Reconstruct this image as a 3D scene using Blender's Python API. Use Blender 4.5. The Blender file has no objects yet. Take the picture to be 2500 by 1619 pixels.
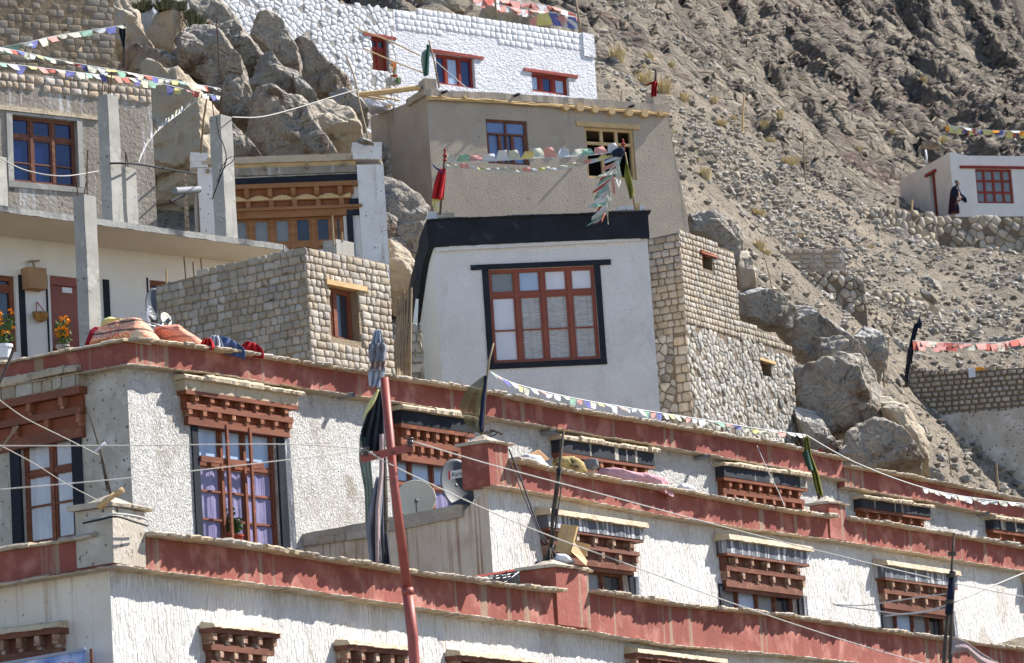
import bpy, math, random
import numpy as np
from mathutils import Vector, Matrix, noise
random.seed(7)
SC = bpy.context.scene
COL = SC.collection
# ------------------------------------------------------------------ camera model
FPX, CX, CY = 8500.0, 1250.0, 809.5
CAM = Vector((0, 0, 1.7))
ROT = Matrix.Rotation(math.radians(90 + 10.45), 3, 'X') @ Matrix.Rotation(math.radians(-3.8), 3, 'Z')
def ray(px, py):
    return ROT @ Vector(((px - CX) / FPX, -(py - CY) / FPX, -1.0))
def at(px, py, Y):
    r = ray(px, py)
    return CAM + r * (Y / r.y)
ROTI = ROT.transposed()
def proj(p):
    q = ROTI @ (Vector(p) - CAM)
    return (CX + FPX * q.x / -q.z, CY - FPX * q.y / -q.z)
R = random.uniform
def rj(a): return random.uniform(-a, a)
def fbm(p, o=4):
    return noise.fractal(p, 1.0, 2.0, o, noise_basis='PERLIN_ORIGINAL')
# ------------------------------------------------------------------ objects
WM = {}
def tag(o, label=None, cat=None, group=None, kind=None):
    if label: o['label'] = label
    if cat: o['category'] = cat
    if group: o['group'] = group
    if kind: o['kind'] = kind
    elif cat: o['kind'] = 'thing'
    return o
def root(name, label, cat, loc, ax=None, group=None):
    o = bpy.data.objects.new(name, None)
    COL.objects.link(o)
    o.empty_display_size = .2
    M = Matrix.Translation(loc)
    if ax is not None:
        M = M @ Matrix.Rotation(math.atan2(ax.y, ax.x), 4, 'Z')
    o.matrix_world = M
    WM[o.name] = M
    return tag(o, label, cat, group)
class MB:
    def __init__(s): s.v = []; s.f = []
    def add(s, vs, fs):
        k = len(s.v); s.v += [tuple(v) for v in vs]
        s.f += [tuple(i + k for i in f) for f in fs]
    def hexa(s, p):   # p: 8 pts, bottom 4 ccw then top 4
        s.add(p, [(0, 3, 2, 1), (4, 5, 6, 7), (0, 1, 5, 4), (1, 2, 6, 5), (2, 3, 7, 6), (3, 0, 4, 7)])
    def fbox(s, F, u0, u1, z0, z1, o0, o1, j=0.0, sk=0.0):
        P = F.P
        p = [P(u0, z0, o1), P(u1, z0, o1), P(u1, z0, o0), P(u0, z0, o0),
             P(u0 + sk, z1, o1), P(u1 + sk, z1, o1), P(u1 + sk, z1, o0), P(u0 + sk, z1, o0)]
        if j: p = [q + Vector((rj(j), rj(j), rj(j))) for q in p]
        s.hexa(p)
    def tube(s, pts, r, n=6, r2=None, cap=True):
        pts = [Vector(p) for p in pts]
        m = len(pts); vs = []; fs = []
        for i, p in enumerate(pts):
            t = (pts[min(i + 1, m - 1)] - pts[max(i - 1, 0)])
            t = t.normalized() if t.length > 1e-9 else Vector((0, 0, 1))
            a = t.cross(Vector((0, 1, 0.13))).normalized(); b = t.cross(a)
            rr = r if r2 is None else r + (r2 - r) * i / max(1, m - 1)
            for k in range(n):
                w = 2 * math.pi * k / n
                vs.append(p + (a * math.cos(w) + b * math.sin(w)) * rr)
        for i in range(m - 1):
            for k in range(n):
                k2 = (k + 1) % n
                fs.append((i * n + k, i * n + k2, (i + 1) * n + k2, (i + 1) * n + k))
        if cap:
            fs.append(tuple(range(n - 1, -1, -1))); fs.append(tuple((m - 1) * n + k for k in range(n)))
        s.add(vs, fs)
    def bar(s, a, b, w, h=None):   # squared bar between two points
        a = Vector(a); b = Vector(b); h = h or w
        t = (b - a).normalized(); x = t.cross(Vector((0, 1, 0.05))).normalized(); y = t.cross(x)
        p = [q + x * (i * w / 2) + y * (k * h / 2) for q in (a, b) for i, k in ((-1, -1), (1, -1), (1, 1), (-1, 1))]
        s.hexa(p)
    def build(s, name, mat, parent=None, smooth=False, auto=False):
        me = bpy.data.meshes.new(name)
        vs = s.v
        if parent is not None:
            Mi = WM[parent.name].inverted()
            vs = [tuple(Mi @ Vector(v)) for v in vs]
        me.from_pydata(vs, [], s.f)
        me.materials.append(mat)
        o = bpy.data.objects.new(name, me)
        COL.objects.link(o)
        if parent is not None:
            o.parent = parent; WM[o.name] = WM[parent.name]
        else: WM[o.name] = Matrix.Identity(4)
        if smooth: me.polygons.foreach_set('use_smooth', [True] * len(me.polygons))
        me.update()
        return o
def rebase(o, loc):
    """give a top-level mesh its origin at its own base"""
    loc = Vector(loc); o.data.transform(Matrix.Translation(-loc)); o.location = loc
    WM[o.name] = Matrix.Translation(loc)
    return o
def mesh_thing(mb, name, mat, label, cat, group=None, smooth=False):
    o = mb.build(name, mat, None, smooth)
    xs = [v[0] for v in mb.v]; ys = [v[1] for v in mb.v]; zs = [v[2] for v in mb.v]
    rebase(o, ((min(xs) + max(xs)) / 2, (min(ys) + max(ys)) / 2, min(zs)))
    return tag(o, label, cat, group)
class Fc:   # a vertical wall plane
    def __init__(s, a, b=None, Ya=None, Yb=None, O=None, d=None):
        if O is not None:
            s.O = Vector(O); s.d = Vector(d).normalized()
        else:
            if Ya is not None:
                A = at(a[0], a[1], Ya); r = ray(*b); B = CAM + r * ((A.z - CAM.z) / r.z)
            else:
                B = at(b[0], b[1], Yb); r = ray(*a); A = CAM + r * ((B.z - CAM.z) / r.z)
            s.O = A; s.d = Vector((B.x - A.x, B.y - A.y, 0)).normalized()
        s.n = Vector((s.d.y, -s.d.x, 0))
    def uz(s, px, py, off=0.0):
        r = ray(px, py)
        t = ((s.O + s.n * off) - CAM).dot(s.n) / r.dot(s.n)
        p = CAM + r * t
        return ((p - s.O).dot(s.d), p.z)
    def P(s, u, z, o=0.0):
        q = s.O + s.d * u + s.n * o
        return Vector((q.x, q.y, z))
    def px(s, x, y, off=0.0): return s.P(*s.uz(x, y, off), off)
    def left(s, u=0.0):   # perpendicular face meeting at u, running back; its u runs from back (neg) to corner 0
        return Fc(None, O=s.P(u - .004, s.O.z), d=s.n)
    def right(s, u):      # face on the right end, u runs backwards
        return Fc(None, O=s.P(u, s.O.z), d=-s.n)
def interp(pl, u):
    if u <= pl[0][0]: return pl[0][1]
    for (a, b), (c, d) in zip(pl, pl[1:]):
        if u <= c: return b + (d - b) * (u - a) / max(1e-9, c - a)
    return pl[-1][1]
def uzl(F, pts, off=0.0): return [F.uz(x, y, off) for x, y in pts]
def strip(mb, F, top, bot, o0, o1, step=.3, jz=0.0, jo=0.0):
    """band between two (u,z) polylines, o0 back, o1 front"""
    u0, u1 = top[0][0], top[-1][0]
    n = max(1, int((u1 - u0) / step))
    us = [u0 + (u1 - u0) * i / n for i in range(n + 1)]
    vs = []; fs = []
    for u in us:
        zt = interp(top, u) + rj(jz); zb = interp(bot, u) + rj(jz); o = o1 + rj(jo)
        vs += [F.P(u, zb, o), F.P(u, zt, o), F.P(u, zt, o0), F.P(u, zb, o0)]
    for i in range(n):
        a = i * 4; b = a + 4
        fs += [(a, b, b + 1, a + 1), (a + 1, b + 1, b + 2, a + 2), (a + 2, b + 2, b + 3, a + 3), (a + 3, b + 3, b, a)]
    fs += [(0, 1, 2, 3), (n * 4 + 3, n * 4 + 2, n * 4 + 1, n * 4)]
    mb.add(vs, fs)
def coping(mb, F, line, th, o0, o1, lo=.22, hi=.6, jag=.03, side=1):
    """irregular flat stones / mud along a (u,z) line; z is the underside"""
    u = line[0][0]; ue = line[-1][0]
    while u < ue - .02:
        w = min(R(lo, hi), ue - u)
        if ue - (u + w) < .1: w = ue - u
        o = o1 + rj(jag); t = th * R(.75, 1.25); tilt = rj(.012)
        n = max(2, int(w / .06)); vs = []; fs = []
        for i in range(n + 1):
            uu = u + w * i / n; z = interp(line, uu) + tilt * (i / n - .5) + rj(.004)
            oo = o + rj(jag * .55)
            vs += [F.P(uu, z, oo - .01), F.P(uu, z + t * .55, oo + .004), F.P(uu, z + t, oo - .035 + rj(.012)), F.P(uu, z + t * 1.05, o0), F.P(uu, z, o0)]
        for i in range(n):
            a = i * 5; b = a + 5
            for k in range(5): fs.append((a + k, b + k, b + (k + 1) % 5, a + (k + 1) % 5))
        fs += [(0, 1, 2, 3, 4), tuple(n * 5 + k for k in (4, 3, 2, 1, 0))]
        mb.add(vs, fs); u += w + R(.0, .006)
def wall(mb, F, top, zb, holes=(), th=.25, step=.5, o=0.0, u0=None, u1=None, bot=None):
    """wall slab with real openings; top is a (u,z) polyline"""
    u0 = top[0][0] if u0 is None else u0; u1 = top[-1][0] if u1 is None else u1
    holes = [h for h in holes if h[1] > u0 and h[0] < u1]
    br = {round(u0, 4), round(u1, 4)}
    n = max(1, int((u1 - u0) / step))
    for i in range(n + 1): br.add(round(u0 + (u1 - u0) * i / n, 4))
    for h in holes:
        for k in (0, 1):
            if u0 < h[k] < u1: br.add(round(h[k], 4))
    br = sorted(br)
    def zbf(u): return zb if bot is None else interp(bot, u)
    for a, b in zip(br, br[1:]):
        if b - a < 1e-4: continue
        m = (a + b) / 2
        hs = sorted([(h[2], h[3]) for h in holes if h[0] < m < h[1]])
        cur = [(zbf(a), zbf(b))]; segs = []
        lo = (zbf(a), zbf(b))
        for z0, z1 in hs:
            segs.append((lo, (z0, z0))); lo = (z1, z1)
        segs.append((lo, (interp(top, a), interp(top, b))))
        for (l0, l1), (t0, t1) in segs:
            if t0 - l0 < 1e-3 and t1 - l1 < 1e-3: continue
            mb.add([F.P(a, l0, o), F.P(b, l1, o), F.P(b, t1, o), F.P(a, t0, o)], [(0, 1, 2, 3)])
            mb.add([F.P(a, l0, o - th), F.P(b, l1, o - th), F.P(b, t1, o - th), F.P(a, t0, o - th)], [(3, 2, 1, 0)])
        mb.add([F.P(a, interp(top, a), o), F.P(b, interp(top, b), o), F.P(b, interp(top, b), o - th), F.P(a, interp(top, a), o - th)], [(0, 1, 2, 3)])
    for h in holes:
        a, b, c, d = max(h[0], u0), min(h[1], u1), h[2], h[3]
        q = [F.P(a, c, o), F.P(b, c, o), F.P(b, d, o), F.P(a, d, o), F.P(a, c, o - th), F.P(b, c, o - th), F.P(b, d, o - th), F.P(a, d, o - th)]
        mb.add(q, [(0, 4, 5, 1), (1, 5, 6, 2), (2, 6, 7, 3), (3, 7, 4, 0)])
    for u in (u0, u1):
        mb.add([F.P(u, zbf(u), o), F.P(u, interp(top, u), o), F.P(u, interp(top, u), o - th), F.P(u, zbf(u), o - th)], [(0, 1, 2, 3)])
def stone(mb, F, poly, hgt, o=0.0, rnd=.3):
    """one rounded stone from a polygon in (u,z)"""
    n = len(poly)
    cu = sum(p[0] for p in poly) / n; cz = sum(p[1] for p in poly) / n
    vs = []; tilt = (rj(.25) * hgt, rj(.25) * hgt)
    for k, (s_, h_) in enumerate(((.99, -.3), (.965, .62), (1 - rnd, .95))):
        for (u, z) in poly:
            a = cu + (u - cu) * s_; b = cz + (z - cz) * s_
            oo = o + hgt * h_
            if k: oo += (tilt[0] * (u - cu) + tilt[1] * (z - cz)) / .15 + rj(.12) * hgt
            vs.append(F.P(a, b, oo))
    vs.append(F.P(cu, cz, o + hgt * R(.95, 1.15)))
    fs = []
    for r_ in range(2):
        for i in range(n):
            j = (i + 1) % n
            fs.append((r_ * n + i, r_ * n + j, (r_ + 1) * n + j, (r_ + 1) * n + i))
    for i in range(n): fs.append((2 * n + i, 2 * n + (i + 1) % n, 3 * n))
    mb.add(vs, fs)
def bricks(mb, F, u0, u1, top, zb, ch, l0, l1, gap=.012, hgt=.03, holes=(), o=0.0, j=.008, bot=None, skip=0.0, uleft=None):
    z = zb; row = 0
    zmax = max(t[1] for t in top)
    while z < zmax:
        h = ch * R(.92, 1.08)
        u = u0 - R(0, l0)
        while u < u1:
            w = R(l0, l1) if random.random() < .8 else l1 * R(1, 1.5)
            a = max(u, u0); b = min(u + w, u1)
            if b - a > .04:
                m = (a + b) / 2
                ok = z + h * .6 < interp(top, m) and not any(H[0] - .01 < m < H[1] + .01 and H[2] - h * .5 < z + h / 2 < H[3] + h * .3 for H in holes)
                if bot is not None and z + h * .5 < interp(bot, m): ok = False
                if uleft is not None and a < uleft(z): ok = False
                for H in holes:   # trim to openings
                    if H[2] < z + h / 2 < H[3]:
                        if a < H[0] < b: b = H[0]
                        if a < H[1] < b: a = H[1]
                if ok and b - a > .04 and random.random() >= skip:
                    g = gap / 2; c = min(h, b - a) * R(.08, .2)
                    x0, x1, y0, y1 = a + g, b - g, z + g, z + h - g
                    poly = [(x0 + c, y0), (x1 - c, y0), (x1, y0 + c), (x1, y1 - c), (x1 - c, y1), (x0 + c, y1), (x0, y1 - c), (x0, y0 + c)]
                    poly = [(p[0] + rj(j), p[1] + rj(j)) for p in poly]
                    stone(mb, F, poly, hgt * R(.75, 1.2), o, .15)
            u += w
        z += h; row += 1
def clip(poly, nx, ny, d):
    out = []
    for i in range(len(poly)):
        a = poly[i]; b = poly[(i + 1) % len(poly)]
        da = a[0] * nx + a[1] * ny - d; db = b[0] * nx + b[1] * ny - d
        if da <= 0: out.append(a)
        if (da < 0) != (db < 0) and abs(da - db) > 1e-12:
            t = da / (da - db); out.append((a[0] + (b[0] - a[0]) * t, a[1] + (b[1] - a[1]) * t))
    return out
def rubble(mb, F, u0, u1, top, zb, su, sz, hgt=.04, gap=.012, holes=(), o=0.0, bot=None, jit=.42):
    """irregular stones: clipped cells of a jittered grid"""
    zmax = max(t[1] for t in top)
    nu = int((u1 - u0) / su) + 1; nz = int((zmax - zb) / sz) + 1
    S = {}
    for i in range(-1, nu + 1):
        for k in range(-1, nz + 1):
            S[i, k] = (u0 + (i + .5 + rj(jit) + (.25 if k % 2 else -.25)) * su, zb + (k + .5 + rj(jit)) * sz)
    for (i, k), s in S.items():
        if not (0 <= i < nu and 0 <= k < nz): continue
        if random.random() < .12: continue
        if not (u0 < s[0] < u1) or s[1] > interp(top, s[0]): continue
        if bot is not None and s[1] < interp(bot, s[0]): continue
        if any(H[0] < s[0] < H[1] and H[2] < s[1] < H[3] for H in holes): continue
        poly = [(u0, zb), (u1, zb), (u1, interp(top, s[0]) + .02), (u0, interp(top, s[0]) + .02)]
        for di in (-2, -1, 0, 1, 2):
            for dk in (-2, -1, 0, 1, 2):
                if (di, dk) == (0, 0) or (i + di, k + dk) not in S: continue
                q = S[i + di, k + dk]
                nx, ny = q[0] - s[0], q[1] - s[1]
                L = math.hypot(nx, ny) or 1e-6; nx /= L; ny /= L
                d = (q[0] + s[0]) / 2 * nx + (q[1] + s[1]) / 2 * ny - gap / 2
                poly = clip(poly, nx, ny, d)
                if len(poly) < 3: break
            if len(poly) < 3: break
        for H in holes:
            if len(poly) < 3: break
            if s[1] > H[2] and s[1] < H[3]:
                if s[0] < H[0]: poly = clip(poly, 1, 0, H[0])
                elif s[0] > H[1]: poly = clip(poly, -1, 0, -H[1])
            elif H[0] < s[0] < H[1]:
                if s[1] < H[2]: poly = clip(poly, 0, 1, H[2])
                else: poly = clip(poly, 0, -1, -H[3])
        if len(poly) < 3: continue
        # soften the corners
        p2 = []
        for a in range(len(poly)):
            p, q = poly[a], poly[(a + 1) % len(poly)]
            p2.append((p[0] * .86 + q[0] * .14, p[1] * .86 + q[1] * .14)); p2.append((p[0] * .14 + q[0] * .86, p[1] * .14 + q[1] * .86))
        stone(mb, F, p2, hgt * R(.4, 1.3), o, R(.12, .25))
def blob(outline, Y, T, seed=0, nu=72, nv=36, facets=5, rough=.05, power=.62, mb=None, ridg=0.0, fs=1.0):
    """solid rock whose front outline is given; it has real depth T on both sides"""
    rnd = random.Random(seed)
    pts = [at(x, y, Y) for x, y in outline]
    c = sum(pts, Vector()) / len(pts)
    P2 = [(p.x - c.x, p.z - c.z) for p in pts]
    size = max(math.hypot(*p) for p in P2)
    def rad(th):
        dx, dz = math.cos(th), math.sin(th); best = None
        for i in range(len(P2)):
            a = P2[i]; b = P2[(i + 1) % len(P2)]
            ex, ez = b[0] - a[0], b[1] - a[1]
            den = dx * ez - dz * ex
            if abs(den) < 1e-9: continue
            t = (a[0] * ez - a[1] * ex) / den; s_ = (a[0] * dz - a[1] * dx) / den
            if -1e-6 <= s_ <= 1 + 1e-6 and t > 0: best = t if best is None else max(best, t)
        return best or size * .5
    rs = [rad(2 * math.pi * i / nu) for i in range(nu)]
    pl = []
    for k in range(facets):
        a = rnd.uniform(0, 2 * math.pi); e = rnd.uniform(.2, 1.25)
        n = Vector((math.cos(a) * math.sin(e), -math.cos(e), math.sin(a) * math.sin(e)))
        pl.append((n, rnd.uniform(.44, .8)))
    vs = []
    off = Vector((seed * 3.1, seed * 1.7, seed * .9))
    for j in range(nv + 1):
        ph = math.pi * j / nv
        s_ = math.sin(ph) ** power; cc = math.cos(ph)
        for i in range(nu):
            th = 2 * math.pi * i / nu
            r_ = rs[i] * s_
            q = Vector((math.cos(th) * r_, -T * math.copysign(abs(cc) ** .75, cc), math.sin(th) * r_))
            for n, d in pl:
                dd = T * abs(n.y) * d + size * math.hypot(n.x, n.z) * d * .8
                x = q.dot(n) - dd
                if x > 0: q -= n * x * .97
            w = fbm((q + off) * (.9 * fs / max(.6, size * .5)), 5) * .7 + fbm((q + off) * 2.4 * fs, 4) * .35
            if ridg:
                w -= ridg * (1 - abs(noise.noise((q + off) * .9 * fs)) * 2) ** 4
            if rough < .08:
                v1 = noise.voronoi((q + off) * (1.5 / max(.6, size)))[0]; w -= .3 * max(0, .16 - (v1[1] - v1[0])) / .16
            q += q.normalized() * w * size * rough * 2.2
            vs.append(c + q)
    f = []
    for j in range(nv):
        for i in range(nu):
            i2 = (i + 1) % nu
            f.append((j * nu + i, j * nu + i2, (j + 1) * nu + i2, (j + 1) * nu + i))
    m = mb or MB()
    m.add(vs, f)
    return m
# ------------------------------------------------------------------ materials
def lin(c):
    return tuple(((x / 255) / 12.92 if x / 255 <= .04045 else ((x / 255 + .055) / 1.055) ** 2.4) for x in c) + (1,)
class N:
    def __init__(s, name):
        s.m = bpy.data.materials.new(name); s.m.use_nodes = True
        s.t = s.m.node_tree; s.b = s.t.nodes['Principled BSDF']
        s.tc = s.t.nodes.new('ShaderNodeTexCoord')
    def n(s, t, **k):
        x = s.t.nodes.new(t)
        for a, b in k.items():
            if a.startswith('i_'): x.inputs[a[2:].replace('_', ' ')].default_value = b
            else: setattr(x, a, b)
        return x
    def l(s, a, b): s.t.links.new(a, b)
    def noise(s, scale, detail=4, sc=(1, 1, 1), dist=0.0, rough=.55):
        mp = s.n('ShaderNodeMapping'); mp.inputs['Scale'].default_value = sc
        s.l(s.tc.outputs['Object'], mp.inputs[0])
        x = s.n('ShaderNodeTexNoise'); x.inputs['Scale'].default_value = scale
        x.inputs['Detail'].default_value = detail; x.inputs['Distortion'].default_value = dist
        x.inputs['Roughness'].default_value = rough
        s.l(mp.outputs[0], x.inputs['Vector'])
        return x.outputs[0]
    def ramp(s, v, a, b):
        x = s.n('ShaderNodeMapRange'); x.inputs['From Min'].default_value = a; x.inputs['From Max'].default_value = b
        s.l(v, x.inputs['Value']); return x.outputs[0]
    def mix(s, f, a, b):
        x = s.n('ShaderNodeMix'); x.data_type = 'RGBA'
        if isinstance(f, (int, float)): x.inputs[0].default_value = f
        else: s.l(f, x.inputs[0])
        for v, i in ((a, 6), (b, 7)):
            if isinstance(v, tuple): x.inputs[i].default_value = v
            else: s.l(v, x.inputs[i])
        return x.outputs[2]
    def bump(s, h, strength, dist, prev=None):
        x = s.n('ShaderNodeBump'); x.inputs['Strength'].default_value = strength; x.inputs['Distance'].default_value = dist
        s.l(h, x.inputs['Height'])
        if prev is not None: s.l(prev, x.inputs['Normal'])
        return x.outputs[0]
    def math(s, op, a, b):
        x = s.n('ShaderNodeMath'); x.operation = op
        for v, i in ((a, 0), (b, 1)):
            if isinstance(v, (int, float)): x.inputs[i].default_value = v
            else: s.l(v, x.inputs[i])
        return x.outputs[0]
def mat(name, c1, c2=None, ns=2.0, rough=.9, c3=None, n3=9.0, t3=(.55, .7), bump=.0, bs=30, bd=.02, bsc=(1, 1, 1), bdist=0.0,
        streak=None, st=(.6, .72), ssc=(6, 6, .25), isl=0.0, spec=.2, up=None, upr=(.3, .8), sc=(1, 1, 1), bump2=None, crack=None, dirt=None, trans=0, spots=None, metal=0):
    n = N(name)
    col = n.mix(n.ramp(n.noise(ns, 5, sc), .3, .7), lin(c1), lin(c2 or c1))
    if c3: col = n.mix(n.ramp(n.noise(n3, 4, sc), *t3), col, lin(c3))
    if isl:
        g = n.n('ShaderNodeNewGeometry'); v = n.ramp(g.outputs['Random Per Island'], 0, 1)
        x = n.n('ShaderNodeHueSaturation')
        s_ = n.n('ShaderNodeMapRange'); s_.inputs['To Min'].default_value = 1 - isl; s_.inputs['To Max'].default_value = 1 + isl
        n.l(v, s_.inputs['Value']); n.l(s_.outputs[0], x.inputs['Value'])
        s2 = n.n('ShaderNodeMapRange'); s2.inputs['To Min'].default_value = .6; s2.inputs['To Max'].default_value = 1.1
        w = n.n('ShaderNodeMath'); w.operation = 'FRACT'
        w0 = n.math('MULTIPLY', g.outputs['Random Per Island'], 7.3); n.l(w0, w.inputs[0])
        n.l(w.outputs[0], s2.inputs['Value']); n.l(s2.outputs[0], x.inputs['Saturation'])
        n.l(col, x.inputs['Color']); col = x.outputs[0]
    if up:   # paler upward faces: dust, with lit tops put into the colour
        g = n.n('ShaderNodeNewGeometry'); sp = n.n('ShaderNodeSeparateXYZ'); n.l(g.outputs['Normal'], sp.inputs[0])
        a = n.math('ADD', sp.outputs[2], n.math('MULTIPLY', n.math('SUBTRACT', n.noise(3.0, 4), .5), .9))
        col = n.mix(n.ramp(a, *upr), col, lin(up))
    if spots: col = n.mix(n.ramp(n.noise(spots[1], 3), spots[2], spots[2] + .06), col, lin(spots[0]))
    if dirt: col = n.mix(n.math('MULTIPLY', n.ramp(n.noise(1.1, 8, (1, 1, .6), .4, .7), .52, .72), dirt[1]), col, lin(dirt[0]))
    if streak: col = n.mix(n.ramp(n.noise(1.0, 5, ssc), *st), col, lin(streak))
    n.l(col, n.b.inputs['Base Color'])
    n.b.inputs['Roughness'].default_value = rough
    n.b.inputs['Specular IOR Level'].default_value = spec
    n.b.inputs['Metallic'].default_value = metal
    nr = None
    if bump: nr = n.bump(n.noise(bs, 5, bsc, bdist), bump, bd)
    if bump2: nr = n.bump(n.noise(bump2[0], 5), bump2[1], bump2[2], nr)
    if crack:
        ad = n.n('ShaderNodeVectorMath'); ad.operation = 'ADD'; wn = n.n('ShaderNodeTexNoise'); wn.inputs['Scale'].default_value = 1.3; wn.inputs['Detail'].default_value = 4
        n.l(n.tc.outputs['Object'], wn.inputs['Vector']); n.l(n.tc.outputs['Object'], ad.inputs[0]); n.l(wn.outputs[1], ad.inputs[1])
        for s_ in (crack, crack * 3.1):
            vo = n.n('ShaderNodeTexVoronoi'); vo.feature = 'DISTANCE_TO_EDGE'; vo.inputs['Scale'].default_value = s_; n.l(ad.outputs[0], vo.inputs['Vector'])
            nr = n.bump(n.ramp(vo.outputs[0], 0, .1), .8, .1 / s_, nr)
            vc = n.n('ShaderNodeTexVoronoi'); vc.inputs['Scale'].default_value = s_; n.l(ad.outputs[0], vc.inputs['Vector'])
            nr = n.bump(vc.outputs['Distance'], .7, .28 / s_, nr)
    if nr is not None: n.l(nr, n.b.inputs['Normal'])
    if trans: 
        n.b.inputs['Alpha'].default_value = 1 - trans
    return n.m
M = {}
M['plaster'] = mat('ribbed_whitewash', (236, 234, 231), (224, 219, 212), 1.2, bump=1.0, bs=6.5, bd=.12, bsc=(3.6, 3.6, .8), bdist=.8, dirt=((176, 158, 138), .75), streak=(182, 146, 124), st=(.63, .76), ssc=(7, 7, .3), bump2=(40, .4, .01), c3=(205, 190, 172), n3=1.6, t3=(.6, .75))
M['plaster_rough'] = mat('swirled_whitewash', (238, 236, 232), (224, 219, 211), 1.2, bump=1.0, bs=10, bd=.12, dirt=((168, 154, 138), .75), bsc=(1.6, 1.6, 1), bdist=2.2, bump2=(50, .6, .02), c3=(186, 176, 162), n3=1.6, t3=(.56, .72))
M['plaster_shade'] = mat('shaded_speckled_whitewash', (222, 214, 202), (206, 195, 180), 1.0, bump=.6, bs=26, bd=.012, bsc=(1.5, 1.5, .8), spots=((120, 108, 98), 16, .68), streak=(158, 128, 104), st=(.54, .8), ssc=(9, 9, .5))  # darker whitewash for the side wall, its shade put into the colour
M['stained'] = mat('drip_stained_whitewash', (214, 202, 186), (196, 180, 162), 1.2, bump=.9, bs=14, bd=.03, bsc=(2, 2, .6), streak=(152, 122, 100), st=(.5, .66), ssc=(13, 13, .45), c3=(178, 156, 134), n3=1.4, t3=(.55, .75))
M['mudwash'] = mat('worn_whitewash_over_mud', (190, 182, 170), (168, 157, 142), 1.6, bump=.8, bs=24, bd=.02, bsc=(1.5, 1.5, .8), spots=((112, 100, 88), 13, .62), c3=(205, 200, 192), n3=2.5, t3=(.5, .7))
M['red'] = mat('red_band_paint', (148, 87, 76), (130, 74, 65), 1.1, bump=.5, bs=18, bd=.02, streak=(148, 124, 106), st=(.585, .63), ssc=(4.2, 4.2, .1), c3=(182, 128, 114), n3=2.6, t3=(.5, .75), rough=.8)
M['stonecap'] = mat('mud_stone_coping', (196, 180, 154), (168, 151, 128), 3, bump=.8, bs=30, bd=.015, isl=.12, c3=(140, 122, 100), n3=9, t3=(.55, .7))
M['mudcap'] = mat('mud_hood_top', (212, 196, 170), (190, 172, 147), 2, bump=1, bs=38, bd=.02, c3=(150, 130, 105), n3=14, t3=(.6, .72))
M['wood'] = mat('red_brown_window_wood', (134, 82, 60), (106, 64, 48), 3, rough=.6, bump=.3, bs=30, bd=.004, bsc=(.4, 1, 1), c3=(168, 100, 66), n3=6, t3=(.58, .75), sc=(.5, 1, 2))
M['wood_dark'] = mat('dark_window_wood', (120, 78, 62), (98, 62, 49), 3, rough=.65, bump=.3, bs=30, bd=.004, c3=(150, 110, 85), n3=7, t3=(.58, .75))
M['panel'] = mat('orange_wood_panel', (142, 78, 50), (118, 62, 42), 3, rough=.6)
M['wood_or'] = mat('honey_wood', (160, 114, 76), (138, 94, 60), 3, rough=.55, bump=.3, bs=20, bd=.004, bsc=(.3, 1, 3), c3=(136, 80, 42), n3=5, t3=(.55, .75), sc=(.5, 1, 3))
M['panel_or'] = mat('honey_wood_panel', (150, 94, 60), (132, 80, 50), 3, rough=.55)
M['newwood'] = mat('fresh_pine', (206, 176, 130), (186, 154, 108), 4, rough=.6, sc=(1, 1, 3))
M['bracket'] = mat('worn_bracket_wood', (158, 104, 78), (128, 80, 58), 6, rough=.7, c3=(176, 136, 110), n3=9, t3=(.55, .7))
M['bracket_w'] = mat('sun_bleached_bracket', (160, 130, 110), (128, 92, 74), 6, rough=.8, c3=(188, 170, 152), n3=9, t3=(.5, .65))
M['redwood'] = mat('red_painted_wood', (150, 62, 50), (130, 50, 42), 3, rough=.6)
M['whwood'] = mat('glossy_red_brown_wood', (142, 72, 48), (126, 60, 40), 2, rough=.45, spec=.4)
M['black'] = mat('black_wall_paint', (44, 48, 56), (34, 36, 42), 2.0, bump=.4, bs=30, bd=.01, c3=(74, 78, 86), n3=3, t3=(.62, .8), rough=.85)
M['blackstreak'] = mat('streaked_black_paint', (62, 64, 70), (46, 48, 54), 2.0, bump=.4, bs=30, bd=.01, streak=(182, 174, 160), st=(.56, .62), ssc=(4.5, 4.5, .3), rough=.85)
M['greystreak'] = mat('washed_grey_fascia', (108, 110, 116), (88, 90, 96), 2.0, bump=.8, bs=20, bd=.03, streak=(190, 190, 192), st=(.5, .6), ssc=(9, 9, .6), rough=.85)
M['fascia_mud'] = mat('mud_fascia', (196, 180, 155), (176, 160, 136), 2.0, bump=.8, bs=20, bd=.02, c3=(150, 134, 112), n3=5)
M['mudbrick'] = mat('mud_brick', (177, 164, 146), (151, 140, 124), 2.2, bump=.8, bs=34, bd=.012, isl=.16, c3=(140, 121, 98), n3=18, t3=(.56, .72))
M['mudbrick_w'] = mat('mud_brick_traces_of_white', (178, 160, 140), (160, 142, 122), 2.2, bump=.8, bs=34, bd=.012, isl=.14, c3=(206, 196, 184), n3=2.2, t3=(.5, .66))
M['mortar'] = mat('mud_mortar', (156, 139, 117), (132, 117, 98), 5, bump=1, bs=24, bd=.03)
M['mortar_d'] = mat('dark_mud_joint', (128, 114, 98), (106, 94, 80), 5, bump=1, bs=24, bd=.03)
M['stones'] = mat('field_stone', (174, 167, 153), (138, 136, 132), 3, bump=.7, bs=26, bd=.012, isl=.38, c3=(142, 128, 108), n3=6, t3=(.56, .72))
M['stones_tan'] = mat('tan_field_stone', (180, 165, 142), (146, 134, 118), 3, bump=.7, bs=12, bd=.03, isl=.3)
M['whitestone'] = mat('whitewashed_stone', (228, 228, 230), (212, 210, 210), 3, bump=.6, bs=26, bd=.012, isl=.06, c3=(170, 162, 152), n3=4, t3=(.64, .72))
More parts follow.
